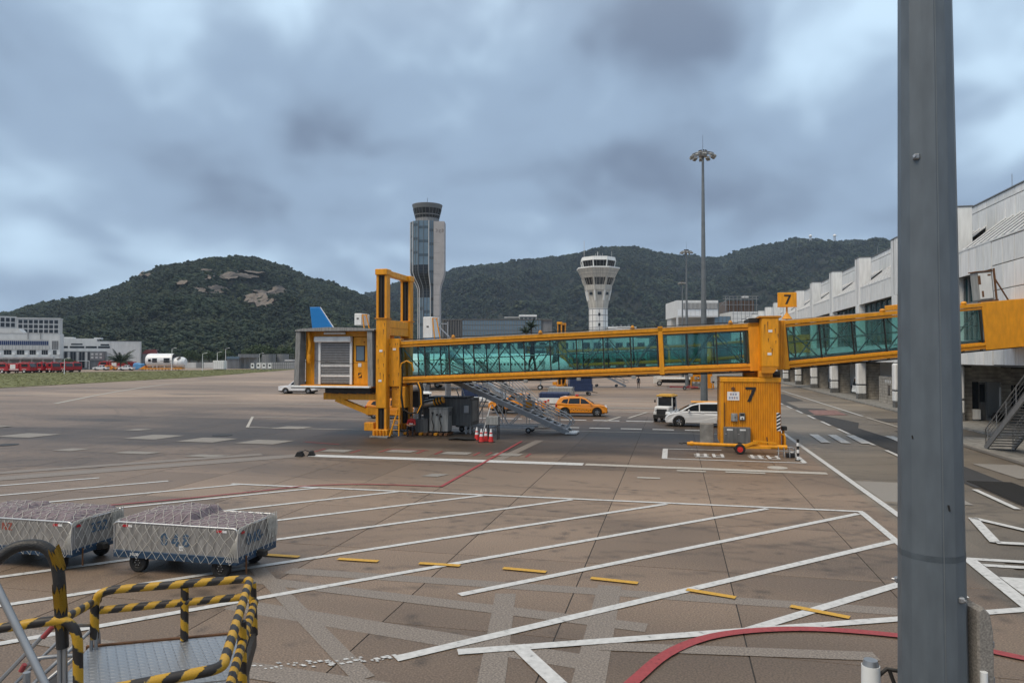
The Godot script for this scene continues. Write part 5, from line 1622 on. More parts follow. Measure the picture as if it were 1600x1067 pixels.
# ---------------------------------------------------------------- baggage carts
func heap_y(f: FastNoiseLite, x: float, z: float, l: float, w: float, humps: Array) -> float:
	var y := 0.0
	for k in humps:
		var d := maxf(absf(x - k[0]) / k[1], absf(z - k[2]) / k[3])
		y = maxf(y, k[4] * (1.0 - smoothstep(0.72, 1.05, d + 0.12 * f.get_noise_2d(x * 7.0, z * 7.0))))
	y += 0.05 * f.get_noise_2d(x * 6.0, z * 16.0) + 0.05 * absf(f.get_noise_2d(x * 13.0 + z * 8.0, z * 26.0 + 40.0)) + 0.02 * f.get_noise_2d(x * 50.0, z * 60.0)
	return y

func baggage_cart(at: Vector3, label: String, humps: Array, number: String, seed_: int, group: String) -> void:
	# local: x 0..3.16 along the cart, z 0 front .. -1.5 back
	var t := thing("baggage_cart", label, "cart", at, 0.0, group)
	var l := 3.16
	var w := 1.5
	var yb := 0.40
	var yt := 1.13
	var f := FastNoiseLite.new()
	f.seed = seed_
	f.frequency = 0.3
	part("floor_frame", B.new().bb(0.02, yb - 0.06, -w + 0.02, l - 0.02, yb + 0.05, -0.02), M.cart_blue, t)
	part("front_sill", B.new().cbox(Vector3(l / 2, yb + 0.03, 0.0), Vector3(l + 0.02, 0.17, 0.05), 0.012), M.cart_blue, t)
	part("end_sill", B.new().cbox(Vector3(l, yb + 0.03, -w / 2), Vector3(0.05, 0.16, w), 0.012), M.cart_blue, t)
	for e in [[Vector3(l / 2, 0.80, -0.005), Vector3(l - 0.06, 0.62, 0.03)], [Vector3(l / 2, 0.80, -w + 0.005), Vector3(l - 0.06, 0.62, 0.03)]]:
		part("side_panel", B.new().cbox(e[0], e[1], 0.008), M.cart_panel, t)
	for x in [0.01, l - 0.01]:
		part("end_panel", B.new().cbox(Vector3(x, 0.80, -w / 2), Vector3(0.03, 0.62, w - 0.06), 0.008), M.cart_panel, t)
	# tubular rim with rounded corners
	for z in [0.0, -w]:
		part("rim_tube", B.new().tube(smooth_path([Vector3(0.0, yb + 0.1, z), Vector3(0.0, yt, z), Vector3(l, yt, z), Vector3(l, yb + 0.1, z)], 0.12), 0.024, 10), M.alu, t)
	for x in [0.0, l]:
		part("rim_tube", B.new().tube(smooth_path([Vector3(x, yb + 0.1, -0.06), Vector3(x, yt - 0.01, -0.06), Vector3(x, yt - 0.01, -w + 0.06), Vector3(x, yb + 0.1, -w + 0.06)], 0.12), 0.02, 10), M.alu, t)
	# load under a crumpled sheet
	var b := B.new()
	var nx := 72
	var nz := 40
	var g := []
	for j in nz + 1:
		var row := []
		for i in nx + 1:
			var x := 0.05 + (l - 0.1) * i / nx
			var z := -0.05 - (w - 0.1) * j / nz
			row.append(Vector3(x, yt - 0.02 + heap_y(f, x, z, l, w, humps), z))
		g.append(row)
	for j in nz:
		for i in nx:
			var q := [g[j][i], g[j][i + 1], g[j + 1][i + 1], g[j + 1][i]]
			b.quad(q[0], q[1], q[2], q[3])
	for i in nx:
		b.quad(g[0][i] * Vector3(1, 0, 1) + Vector3(0, 0.9, 0), g[0][i + 1] * Vector3(1, 0, 1) + Vector3(0, 0.9, 0), g[0][i + 1], g[0][i])
		b.quad(g[nz][i + 1] * Vector3(1, 0, 1) + Vector3(0, 0.9, 0), g[nz][i] * Vector3(1, 0, 1) + Vector3(0, 0.9, 0), g[nz][i], g[nz][i + 1])
	for j in nz:
		b.quad(g[j][nx] * Vector3(1, 0, 1) + Vector3(0, 0.9, 0), g[j + 1][nx] * Vector3(1, 0, 1) + Vector3(0, 0.9, 0), g[j + 1][nx], g[j][nx])
		b.quad(g[j + 1][0] * Vector3(1, 0, 1) + Vector3(0, 0.9, 0), g[j][0] * Vector3(1, 0, 1) + Vector3(0, 0.9, 0), g[j][0], g[j + 1][0])
	part("load_sheet", b, M.tarp, t)
	# cargo net over front, top and end
	var net := B.new()
	var rise := yt - yb + 0.05
	var over := func(s: float, v: float) -> Vector3:
		if v < rise:
			var bulge := 0.045 + 0.02 * sin(v * 9.0 + s * 3.0)
			return Vector3(s, yb - 0.05 + v, bulge)
		var z := -(v - rise)
		return Vector3(s, maxf(yt + 0.03, yt - 0.02 + heap_y(f, clampf(s, 0.05, l - 0.05), clampf(z, -w + 0.05, -0.05), l, w, humps)) + 0.012, z)
	var top := rise + w
	for dirn in [-1.0, 1.0]:
		var s0 := -2.4
		while s0 < l + 2.4:
			var pts := []
			var v := 0.0
			while v <= top:
				var s: float = s0 + dirn * v * 0.72 + 0.07 * f.get_noise_2d(s0 * 9.0, v * 11.0)
				if s >= -0.02 and s <= l + 0.02:
					pts.append(over.call(s, v))
				elif pts.size() > 1:
					net.tube(pts, 0.0052, 4); pts = []
				else: pts = []
				v += 0.09
			if pts.size() > 1: net.tube(pts, 0.0052, 4)
			s0 += 0.235
	for dirn in [-1.0, 1.0]:
		var s0 := -1.2
		while s0 < w + 1.2:
			var pts := []
			var v := 0.1
			while v <= rise + 0.02:
				var s: float = s0 + dirn * v * 0.62
				if s >= 0.0 and s <= w:
					pts.append(Vector3(l + 0.05 + 0.02 * sin(s * 8.0), yb - 0.05 + v, -s))
				elif pts.size() > 1:
					net.tube(pts, 0.0052, 4); pts = []
				else: pts = []
				v += 0.1
			if pts.size() > 1: net.tube(pts, 0.0052, 4)
			s0 += 0.2
	# gathered edge cords
	for k in 7:
		net.tube(smooth_path([Vector3(l - 0.25 + 0.05 * k, yb + 0.02, 0.05), Vector3(l - 0.1 + 0.02 * k, yb + 0.35, 0.06), Vector3(l + 0.04, yt - 0.1 + 0.02 * k, 0.04), Vector3(l + 0.04, yt + 0.05, -0.3 - 0.15 * k)], 0.1), 0.008, 5)
	for k in 16:
		var zz := -w + 0.02 + 0.025 * k
		net.tube([Vector3(l + 0.03, yt + 0.08, zz + 0.05 * sin(k * 2.1)), Vector3(l + 0.06, yt - 0.25, zz), Vector3(l + 0.05, yb + 0.25, zz + 0.06 * sin(k * 1.3))], 0.008, 4)
	part("cargo_net", net, M.net_cord, t)
	# stencilled number and reflectors
	if number != "":
		for k in number.length():
			var c := part("stencil_digit", text_mesh(number[k], 0.27, 0.003), M.stencil_blue, t, Vector3(l * 0.5 - 0.26 + 0.28 * k, 0.80, 0.014))
			part("stencil_bridge", B.new().bar(Vector3(-0.1, 0.02 + 0.03 * k, 0.004), Vector3(0.1, 0.02 + 0.03 * k, 0.004), 0.012, 0.002, Vector3(0, 0, 1)), M.cart_panel, c)
		part("stencil_text", text_mesh(number + "-", 0.25, 0.003), M.stencil_blue, t, Vector3(l + 0.027, 0.82, -w * 0.42), Basis(Vector3.UP, PI / 2))
		part("plate_text", text_mesh("31530", 0.06, 0.003), M.print_white, t, Vector3(0.55, yb + 0.03, 0.029))
		part("plate_text", text_mesh("048", 0.06, 0.003), M.print_white, t, Vector3(l - 0.2, yb + 0.03, 0.029))
		part("weight_plate", B.new().bb(l * 0.54, 0.58, 0.012, l * 0.54 + 0.1, 0.68, 0.016), M.print_white, t)
		part("plate_text", text_mesh("13", 0.055, 0.003), M.black_paint, t, Vector3(l * 0.54 + 0.05, 0.63, 0.018))
	else:
		part("stencil_text", text_mesh("NZ", 0.17, 0.003), M.stencil_red, t, Vector3(1.36, 0.95, 0.014))
		part("stencil_text", text_mesh("332", 0.22, 0.003), M.stencil_blue, t, Vector3(l + 0.027, 0.88, -w * 0.5), Basis(Vector3.UP, PI / 2))
	for x in [0.32, l - 0.42]:
		var rf := part("reflector", B.new().bb(x - 0.09, 1.03, 0.012, x + 0.05, 1.085, 0.018), M.reflector_red, t)
		part("reflector_tail", B.new().bb(x + 0.055, 1.032, 0.012, x + 0.16, 1.078, 0.018), M.print_white, rf)
	part("end_reflector", B.new().bb(l + 0.026, 1.0, -0.22, l + 0.03, 1.05, -0.1), M.reflector_red, t)
	# running gear
	for x in [0.55, 2.68]:
		part("axle", B.new().cyl(Vector3(x, 0.22, -0.1), Vector3(x, 0.22, -w + 0.1), 0.035, -1, 8), M.dark_steel, t)
		for z in [-0.13, -w + 0.16]:
			wheel(t, Vector3(x, 0.22, z), 0.22, 0.13, M.dark_steel)
			part("axle_bracket", B.new().bb(x - 0.12, 0.24, z - 0.12, x + 0.12, 0.36, z - 0.08), M.dark_steel, t)
			for k in 6:
				part("hub_bolt", B.new().cyl(Vector3(x + 0.06 * cos(k * 1.05), 0.22 + 0.06 * sin(k * 1.05), z + 0.04), Vector3(x + 0.06 * cos(k * 1.05), 0.22 + 0.06 * sin(k * 1.05), z + 0.062), 0.012, -1, 6), M.alu, t)
	part("draw_bar", B.new().tube([Vector3(0.1, 0.38, -w * 0.5 + 0.25), Vector3(-0.35, 0.42, -w * 0.5), Vector3(-0.62, 0.44, -w * 0.5)], 0.03, 8), M.dark_steel, t)
	part("draw_bar", B.new().tube([Vector3(0.1, 0.38, -w * 0.5 - 0.25), Vector3(-0.35, 0.42, -w * 0.5)], 0.03, 8), M.dark_steel, t)
	part("coupling", B.new().cbox(Vector3(l + 0.12, 0.43, -w * 0.5), Vector3(0.22, 0.14, 0.16), 0.02), M.dark_steel, t)
	part("hanging_strap", B.new().bar(Vector3(l + 0.05, 0.5, -0.25), Vector3(l + 0.06, 0.1, -0.24), 0.035, 0.012), M.rust, t)


# ---------------------------------------------------------------- vehicles
func arch_bottom(poly_top: Array, y0: float, wheels: Array, r: float) -> PackedVector2Array:
	# closed side outline: top line given rear to front, underside with wheel arches front to rear
	var p := PackedVector2Array()
	for q in poly_top: p.append(Vector2(q[0], q[1]))
	var ws := wheels.duplicate()
	ws.sort()
	ws.reverse()
	for wx in ws:
		var c := Vector2(wx, 0.33)
		var a0 := asin(clampf((y0 - c.y) / r, -1.0, 1.0))
		for k in 9:
			var a := lerpf(a0, PI - a0, k / 8.0)
			p.append(c + Vector2(cos(a), sin(a)) * r)
	return p

func car(called: String, label: String, category: String, at: Vector3, turn: float, k: Dictionary, group := "") -> Node3D:
	# local: x forward, wheels on y = 0
	var t := thing(called, label, category, at, turn, group)
	var wb: Array = k.wheels
	var hw: float = k.width / 2
	var body_w := func(x: float, y: float) -> float:
		var e: float = clampf((absf(x) - k.length * 0.38) / (k.length * 0.12), 0.0, 1.0)
		return hw - 0.13 * e * e - 0.05 * absf(y - 0.62)
	var cab_w := func(_x: float, y: float) -> float:
		return hw - 0.05 - k.tumble * (y - k.belt)
	part("body", B.new().ext(arch_bottom(k.body, k.sill, wb, k.wheel_r + 0.07), body_w, 0.05), k.paint, t)
	part("underbody", B.new().bb(-k.length * 0.44, 0.2, -hw + 0.16, k.length * 0.44, 0.5, hw - 0.16), M.car_black, t)
	var cabin := PackedVector2Array()
	for q in k.cabin: cabin.append(Vector2(q[0], q[1]))
	part("cabin", B.new().ext(cabin, cab_w, 0.04), k.get("cabin_paint", k.paint), t)
	# glazing: side windows, windscreen, rear screen
	for w in k.windows:
		var poly := PackedVector2Array()
		for q in w: poly.append(Vector2(q[0], q[1]))
		var ww := func(x: float, y: float) -> float: return cab_w.call(x, y) + 0.012
		part("side_window", B.new().ext(poly, ww), M.car_glass, t)
	for e in k.screens:
		var a := Vector2(e[0], e[1]); var b := Vector2(e[2], e[3])
		var n := (b - a).normalized().orthogonal()
		if n.y < 0: n = -n
		n *= 0.012
		var za: float = cab_w.call(0, a.y) - 0.1
		var zb: float = cab_w.call(0, b.y) - 0.1
		var s := B.new()
		var p := [Vector3(a.x + n.x, a.y + n.y, za), Vector3(a.x + n.x, a.y + n.y, -za), Vector3(b.x + n.x, b.y + n.y, -zb), Vector3(b.x + n.x, b.y + n.y, zb)]
		s.quad(p[0], p[1], p[2], p[3]); s.quad(p[3], p[2], p[1], p[0])
		part("windscreen", s, M.car_glass, t)
	if k.has("roof"):
		part("roof_panel", B.new().cbox(Vector3(k.roof[0], k.roof[1], 0), Vector3(k.roof[2], 0.05, 2.0 * cab_w.call(0, k.roof[1]) - 0.14), 0.02), k.roof_paint, t)
	for wx in wb:
		for s in [-1.0, 1.0]:
			wheel(t, Vector3(wx, k.wheel_r, s * (hw - 0.12)), k.wheel_r, 0.22, M.rim)
			part("wheel_well", B.new().cyl(Vector3(wx, 0.33, s * (hw - 0.34)), Vector3(wx, 0.33, s * (hw - 0.30)), k.wheel_r + 0.06, -1, 18), M.car_black, t)
	for s in [-1.0, 1.0]:
		part("head_lamp", B.new().cbox(Vector3(k.length * 0.5 - 0.19, k.lamp_y, s * (hw - 0.32)), Vector3(0.22, 0.13, 0.36), 0.03, Basis(Vector3.UP, s * 0.35)), M.head_lamp, t)
		part("tail_lamp", B.new().cbox(Vector3(-k.length * 0.5 + 0.1, k.lamp_y + 0.12, s * (hw - 0.2)), Vector3(0.16, 0.28, 0.24), 0.03), M.tail_lamp, t)
		part("mirror", B.new().cbox(Vector3(k.mirror, k.belt + 0.08, s * (hw + 0.08)), Vector3(0.12, 0.15, 0.22), 0.03), k.paint, t)
		part("door_seam", B.new().bb(k.seam - 0.006, k.sill + 0.1, s * (hw - 0.045) - 0.006, k.seam + 0.006, k.belt, s * (hw - 0.045) + 0.02 * s), M.car_black, t)
		part("door_handle", B.new().cbox(Vector3(k.seam - 0.18, k.belt - 0.12, s * (hw - 0.03)), Vector3(0.2, 0.03, 0.04), 0.01), k.paint, t)
		part("sill_trim", B.new().bb(wb.min() + k.wheel_r + 0.12, k.sill - 0.03, s * (hw - 0.08) - 0.03, wb.max() - k.wheel_r - 0.12, k.sill + 0.09, s * (hw - 0.08) + 0.04), M.car_black, t)
	part("bumper", B.new().cbox(Vector3(k.length * 0.5 - 0.09, 0.36, 0), Vector3(0.16, 0.2, k.width - 0.45), 0.04), M.car_black, t)
	part("grille", B.new().cbox(Vector3(k.length * 0.5 - 0.06, k.lamp_y - 0.16, 0), Vector3(0.08, 0.14, k.width - 0.9), 0.02), M.car_black, t)
	return t

func suv_spec() -> Dictionary:
	return {"length": 4.25, "width": 1.78, "wheel_r": 0.335, "wheels": [-1.32, 1.27], "sill": 0.28, "belt": 0.98, "tumble": 0.34, "paint": M.car_yellow, "lamp_y": 0.76, "mirror": 0.72, "seam": -0.1,
		"body": [[-2.02, 0.3], [-2.12, 0.5], [-2.12, 0.85], [-2.03, 1.02], [-1.0, 1.0], [0.85, 0.99], [1.4, 0.96], [1.85, 0.86], [2.06, 0.72], [2.12, 0.5], [2.05, 0.28]],
		"cabin": [[-2.04, 0.96], [-1.95, 1.25], [-1.72, 1.5], [-1.4, 1.585], [-0.6, 1.61], [-0.05, 1.58], [0.35, 1.44], [1.08, 0.96]],
		"windows": [[[-0.05, 1.03], [0.72, 1.03], [0.27, 1.37], [-0.05, 1.45]], [[-1.05, 1.03], [-0.13, 1.03], [-0.13, 1.46], [-0.95, 1.44]], [[-1.62, 1.12], [-1.13, 1.03], [-1.05, 1.42], [-1.45, 1.36]]],
		"screens": [[0.40, 1.41, 1.02, 1.0], [-1.95, 1.25, -1.74, 1.48]]}

func mpv_spec() -> Dictionary:
	return {"length": 4.95, "width": 1.92, "wheel_r": 0.35, "wheels": [-1.45, 1.5], "sill": 0.24, "belt": 1.05, "tumble": 0.30, "paint": M.car_white, "lamp_y": 0.84, "mirror": 0.85, "seam": 0.1, "roof": [-0.65, 1.685, 2.7], "roof_paint": M.amber,
		"body": [[-2.4, 0.3], [-2.47, 0.6], [-2.45, 0.95], [-2.38, 1.08], [-1.0, 1.07], [1.1, 1.05], [1.7, 0.98], [2.2, 0.84], [2.42, 0.66], [2.47, 0.45], [2.38, 0.24]],
		"cabin": [[-2.38, 1.03], [-2.25, 1.4], [-2.05, 1.62], [-1.5, 1.69], [-0.4, 1.7], [0.25, 1.64], [0.75, 1.46], [1.55, 1.03]],
		"windows": [[[0.18, 1.1], [1.22, 1.1], [0.62, 1.45], [0.18, 1.54]], [[-1.1, 1.1], [0.1, 1.1], [0.1, 1.56], [-1.1, 1.58]], [[-2.08, 1.16], [-1.18, 1.1], [-1.18, 1.57], [-1.92, 1.52]]],
		"screens": [[0.8, 1.43, 1.5, 1.06], [-2.25, 1.38, -2.07, 1.6]]}

func pickup_spec(paint: Material) -> Dictionary:
	return {"length": 5.1, "width": 1.82, "wheel_r": 0.37, "wheels": [-1.55, 1.5], "sill": 0.36, "belt": 1.08, "tumble": 0.25, "paint": paint, "lamp_y": 0.88, "mirror": 0.75, "seam": 0.1,
		"body": [[-2.5, 0.45], [-2.55, 0.7], [-2.53, 1.02], [-0.9, 1.03], [-0.85, 1.1], [0.95, 1.08], [1.5, 1.06], [2.3, 0.98], [2.5, 0.85], [2.54, 0.6], [2.45, 0.36]],
		"cabin": [[-0.9, 1.05], [-0.82, 1.62], [-0.6, 1.72], [0.2, 1.72], [0.5, 1.62], [1.2, 1.05]],
		"windows": [[[0.14, 1.14], [0.92, 1.14], [0.45, 1.56], [0.14, 1.58]], [[-0.72, 1.14], [0.06, 1.14], [0.06, 1.58], [-0.68, 1.58]]],
		"screens": [[0.55, 1.58, 1.14, 1.1], [-0.88, 1.15, -0.83, 1.6]]}

func tractor(at: Vector3, turn: float, label: String, roof: Material) -> Node3D:
	# baggage tractor with open-sided cab; local x forward
	var t := thing("baggage_tractor", label, "tractor", at, turn, "baggage tractors")
	part("chassis", B.new().cbox(Vector3(0, 0.55, 0), Vector3(2.6, 0.5, 1.3), 0.06), M.white_paint, t)
	part("bonnet", B.new().cbox(Vector3(0.85, 0.95, 0), Vector3(0.95, 0.42, 1.15), 0.08), M.white_paint, t)
	part("radiator", B.new().cbox(Vector3(1.31, 0.78, 0), Vector3(0.04, 0.4, 0.8), 0.01), M.car_black, t)
	part("seat", B.new().cbox(Vector3(-0.35, 0.95, 0), Vector3(0.5, 0.3, 1.0), 0.05), M.car_black, t)
	for x in [-0.75, 0.42]:
		for z in [-0.56, 0.56]:
			part("cab_post", B.new().cyl(Vector3(x, 0.8, z), Vector3(x * 0.92, 1.85, z * 0.95), 0.045, -1, 8), M.white_paint, t)
	part("cab_roof", B.new().cbox(Vector3(-0.17, 1.9, 0), Vector3(1.4, 0.12, 1.3), 0.05), roof, t)
	part("cab_roof_cap", B.new().cbox(Vector3(-0.17, 1.98, 0), Vector3(1.1, 0.1, 1.0), 0.05), roof, t)
	part("windscreen", B.new().box(Vector3(0.42, 1.35, 0), Vector3(0.012, 0.85, 1.0)), M.car_glass, t)
	part("rear_window", B.new().box(Vector3(-0.74, 1.4, 0), Vector3(0.012, 0.75, 1.0)), M.car_glass, t)
	part("steering_wheel", B.new().cyl(Vector3(0.12, 1.15, 0.2), Vector3(0.16, 1.18, 0.2), 0.17, -1, 14), M.car_black, t)
	part("hitch", B.new().cbox(Vector3(-1.38, 0.42, 0), Vector3(0.2, 0.16, 0.2), 0.02), M.dark_steel, t)
	part("front_buffer", B.new().cbox(Vector3(1.36, 0.45, 0), Vector3(0.12, 0.24, 1.25), 0.03), M.rubber, t)
	for z in [-0.45, 0.45]:
		part("head_lamp", B.new().cyl(Vector3(1.32, 0.98, z), Vector3(1.36, 0.98, z), 0.08, -1, 12), M.head_lamp, t)
		part("mirror", B.new().cbox(Vector3(0.5, 1.5, z * 1.65), Vector3(0.06, 0.2, 0.12), 0.02), M.car_black, t)
		for x in [-0.85, 0.85]:
			wheel(t, Vector3(x, 0.3, z * 1.3), 0.3, 0.2, M.white_paint)
	return t

func net_cart(at: Vector3, turn: float, label: String, side: Material, cover: Material, h: float, group: String) -> void:
	var t := thing("cargo_dolly", label, "dolly", at, turn, group)
	part("deck", B.new().cbox(Vector3(0, 0.5, 0), Vector3(2.9, 0.12, 1.5), 0.02), M.galv, t)
	part("side_panel", B.new().cbox(Vector3(0, 0.56 + h * 0.25, 0.75), Vector3(2.9, h * 0.5, 0.05), 0.015), side, t)
	part("side_panel", B.new().cbox(Vector3(0, 0.56 + h * 0.25, -0.75), Vector3(2.9, h * 0.5, 0.05), 0.015), side, t)
	for x in [-1.44, 1.44]:
		part("end_panel", B.new().cbox(Vector3(x, 0.56 + h * 0.25, 0), Vector3(0.05, h * 0.5, 1.45), 0.015), side, t)
		for z in [-0.74, 0.74]: part("corner_post", B.new().cyl(Vector3(x, 0.5, z), Vector3(x, 0.56 + h, z), 0.025, -1, 6), M.galv, t)
	part("load_sheet", B.new().cbox(Vector3(0, 0.56 + h * 0.6, 0), Vector3(2.78, h * 0.8, 1.36), 0.12), cover, t)
	for k in 6:
		part("fold", B.new().bar(Vector3(-1.3 + 0.5 * k, 0.6 + h * 0.3, 0.69), Vector3(-1.15 + 0.5 * k, 0.56 + h * 0.98, 0.685), 0.03, 0.02, Vector3(0, 0, 1)), cover, t)
	for x in [-1.05, 1.05]:
		for z in [-0.62, 0.62]: wheel(t, Vector3(x, 0.2, z), 0.2, 0.12, M.galv)
	part("draw_bar", B.new().cyl(Vector3(1.45, 0.4, 0), Vector3(2.2, 0.3, 0), 0.035, -1, 8), M.dark_steel, t)

# ---------------------------------------------------------------- ground equipment by the bridge
func build_equipment() -> void:
	# large air-conditioning unit
	var t := thing("ground_air_unit", "large dark grey air conditioning unit on a steel stand under the bridge", "air unit", Vector3(-14.0, 0, -43.4))
	part("housing", B.new().cbox(Vector3(0, 1.35, 0), Vector3(3.2, 1.7, 1.7), 0.03), M.cabinet_dark, t)
	for k in 3: part("panel_seam", B.new().bb(-1.0 + 0.9 * k, 0.55, 0.852, -0.985 + 0.9 * k, 2.15, 0.856), M.black_paint, t)
	part("roof_fan", B.new().bb(-1.3, 2.2, -0.75, 1.3, 2.3, 0.75), M.black_paint, t)
	part("vent_panel", B.new().cbox(Vector3(1.61, 1.4, 0.1), Vector3(0.03, 1.3, 1.1), 0.01), M.cabinet, t)
	part("side_box", B.new().cbox(Vector3(1.3, 1.55, 0.9), Vector3(0.34, 0.5, 0.14), 0.02), M.galv, t)
	for x in [-1.45, 1.2, 1.5]:
		for z in [-0.7, 0.7]: part("leg", B.new().bb(x - 0.05, 0, z - 0.05, x + 0.05, 0.52, z + 0.05), M.galv, t)
	part("stand_rail", B.new().bar(Vector3(1.2, 0.45, 0.72), Vector3(3.0, 0.62, -0.4), 0.05, 0.08), M.galv, t)
	part("stand_rail", B.new().bar(Vector3(1.2, 0.2, 0.72), Vector3(3.0, 0.36, -0.4), 0.05, 0.06), M.galv, t)
	for k in 3: part("rail_post", B.new().bar(Vector3(1.25 + 0.8 * k, 0, 0.7 - 0.5 * k), Vector3(1.25 + 0.8 * k, 0.8, 0.7 - 0.5 * k), 0.05, 0.05), M.galv, t)
	# frequency converter cabinet
	var c := thing("power_cabinet", "pale grey ground power cabinet with hanging black cables on a timber skid", "cabinet", Vector3(-14.15, 0, -41.75))
	part("housing", B.new().cbox(Vector3(0, 0.95, 0), Vector3(1.2, 1.4, 0.85), 0.02), M.cabinet, c)
	part("lid", B.new().cbox(Vector3(0, 1.68, 0), Vector3(1.28, 0.06, 0.93), 0.015), M.cabinet, c)
	part("door_seam", B.new().bb(-0.005, 0.3, 0.427, 0.005, 1.62, 0.431), M.black_paint, c)
	part("side_vent", B.new().bb(0.602, 1.2, -0.3, 0.607, 1.45, 0.2), M.cabinet_dark, c)
	for k in 3: part("socket", B.new().cyl(Vector3(-0.38 + 0.28 * k, 1.38 - 0.1 * k, 0.42), Vector3(-0.38 + 0.28 * k, 1.38 - 0.1 * k, 0.5), 0.06, -1, 10), M.black_paint, c)
	for k in 2: part("cable", B.new().tube([Vector3(-0.38 + 0.5 * k, 1.36, 0.48), Vector3(-0.4 + 0.5 * k, 1.0, 0.54), Vector3(-0.3 + 0.5 * k, 0.6, 0.52), Vector3(-0.34 + 0.5 * k, 0.12, 0.56)], 0.03, 8), M.rubber, c)
	part("foot", B.new().bb(-0.55, 0.12, -0.38, 0.55, 0.25, 0.38), M.dark_steel, c)
	for k in 9: part("skid_plank", B.new().cbox(Vector3(-2.1 + 0.33 * k, 0.09, 0.05), Vector3(0.2, 0.14, 1.3), 0.01), M.rust if k % 3 else M.amber_dirty, c)
	# elbow duct with yellow hose
	var d := thing("air_duct", "silver elbow duct with ribbed yellow hose end rising from a grey sump box", "duct", Vector3(-15.5, 0, -41.9))
	part("sump", B.new().cbox(Vector3(0, 0.5, 0), Vector3(1.2, 0.95, 0.9), 0.03), M.cabinet_dark, d)
	part("elbow", B.new().tube(smooth_path([Vector3(-0.25, 0.9, 0.05), Vector3(-0.25, 1.75, 0.05), Vector3(0.9, 2.0, 0.1)], 0.55), 0.24, 16), M.duct, d)
	for k in 6:
		var a := k / 5.0
		part("duct_band", B.new().tube([Vector3(-0.26 + 0.02 * k, 1.05 + 0.1 * k, 0.05), Vector3(-0.255 + 0.025 * k, 1.09 + 0.1 * k, 0.05)], 0.255, 16), M.galv, d)
	for k in 7:
		var a := Vector3(0.9, 2.0, 0.1).lerp(Vector3(1.55, 2.2, 0.14), k / 7.0)
		part("hose_ring", B.new().cyl(a, a + Vector3(0.07, 0.022, 0.004), 0.23, 0.2, 14), M.amber if k % 2 == 0 else M.dark_steel, d)
	# cones
	var cone0: Node3D = null
	var spots := [Vector3(-11.17, 0, -39.45), Vector3(-10.67, 0, -38.63), Vector3(-10.5, 0, -38.98), Vector3(-10.14, 0, -38.76)]
	for k in 4:
		if k == 0:
			cone0 = thing("traffic_cone", "red and white traffic cone standing apart beside the black hose bundle", "cone", spots[0], 0.0, "traffic cones beside the bridge")
			part("base", B.new().cbox(Vector3(0, 0.02, 0), Vector3(0.36, 0.04, 0.36), 0.01), M.rubber, cone0)
			part("shell", B.new().lathe([Vector2(0.15, 0.04), Vector2(0.135, 0.12), Vector2(0.105, 0.34)], 18), M.cone_red, cone0)
			part("white_band", B.new().lathe([Vector2(0.105, 0.34), Vector2(0.085, 0.48)], 18), M.cone_white, cone0)
			part("shell", B.new().lathe([Vector2(0.085, 0.48), Vector2(0.072, 0.56)], 18), M.cone_red, cone0)
			part("white_band", B.new().lathe([Vector2(0.072, 0.56), Vector2(0.04, 0.72), Vector2(0.028, 0.76), Vector2(0.0, 0.765)], 18), M.cone_white, cone0)
		else: copy(cone0, "traffic_cone", spots[k], 0.4 * k, ["", "red and white traffic cone standing in front of another of the four cones", "red and white traffic cone tucked behind another of the four cones", "red and white traffic cone standing farthest from the black hose bundle"][k])
	# grey stand behind the cones
	var g := thing("equipment_stand", "weathered grey metal box on thin legs behind the traffic cones", "stand", Vector3(-10.4, 0, -40.2))
	part("box", B.new().cbox(Vector3(0, 1.1, 0), Vector3(0.75, 0.5, 0.5), 0.02), M.cabinet, g)
	for x in [-0.32, 0.32]:
		for z in [-0.2, 0.2]: part("leg", B.new().bb(x - 0.025, 0, z - 0.025, x + 0.025, 0.86, z + 0.025), M.dark_steel, g)
	part("pipe", B.new().cyl(Vector3(-0.6, 0.3, 0.1), Vector3(-0.1, 2.0, 0.1), 0.025, -1, 8), M.white_panel, g)
	var rl := thing("hose_bundle", "black hose bundle lying on the apron beside the traffic cones", "hose", Vector3(-11.9, 0, -39.6))
	for k in 5: part("coil", B.new().tube([Vector3(-0.9, 0.06, 0.1 * k), Vector3(-0.4, 0.12, 0.1 * k - 0.1), Vector3(0.1, 0.1, 0.12 * k), Vector3(0.7, 0.06, 0.1 * k - 0.15)], 0.07, 8), M.rubber, rl)
	# wheel chock left on the apron
	var ch := thing("wheel_chock", "pair of black rubber wheel chocks roped together on the white line", "chock", Vector3(-17.6, 0, -31.4), 0.3)
	for s in [-0.26, 0.26]:
		part("wedge", B.new().ext(PackedVector2Array([Vector2(-0.2, 0.0), Vector2(0.2, 0.0), Vector2(0.08, 0.24), Vector2(-0.06, 0.24)]), 0.22, 0.02), M.rubber, ch, Vector3(s, 0, -s * 0.3), Basis(Vector3.UP, 0.5 * s))
	part("rope", B.new().tube([Vector3(-0.2, 0.2, 0.05), Vector3(0.0, 0.3, 0.1), Vector3(0.2, 0.2, 0.0)], 0.02, 6), M.rubber, ch)
	# passenger stair under the walkway: twin stringers, treads, pipe rails
	var s := thing("mobile_stair", "aluminium mobile stair with pipe handrails leading down from under the walkway", "stairs", Vector3(-6.4, 0, -43.6))
	var top := Vector3(-8.6, 3.6, -0.6)
	var foot := Vector3(0.0, 0.08, 0.0)
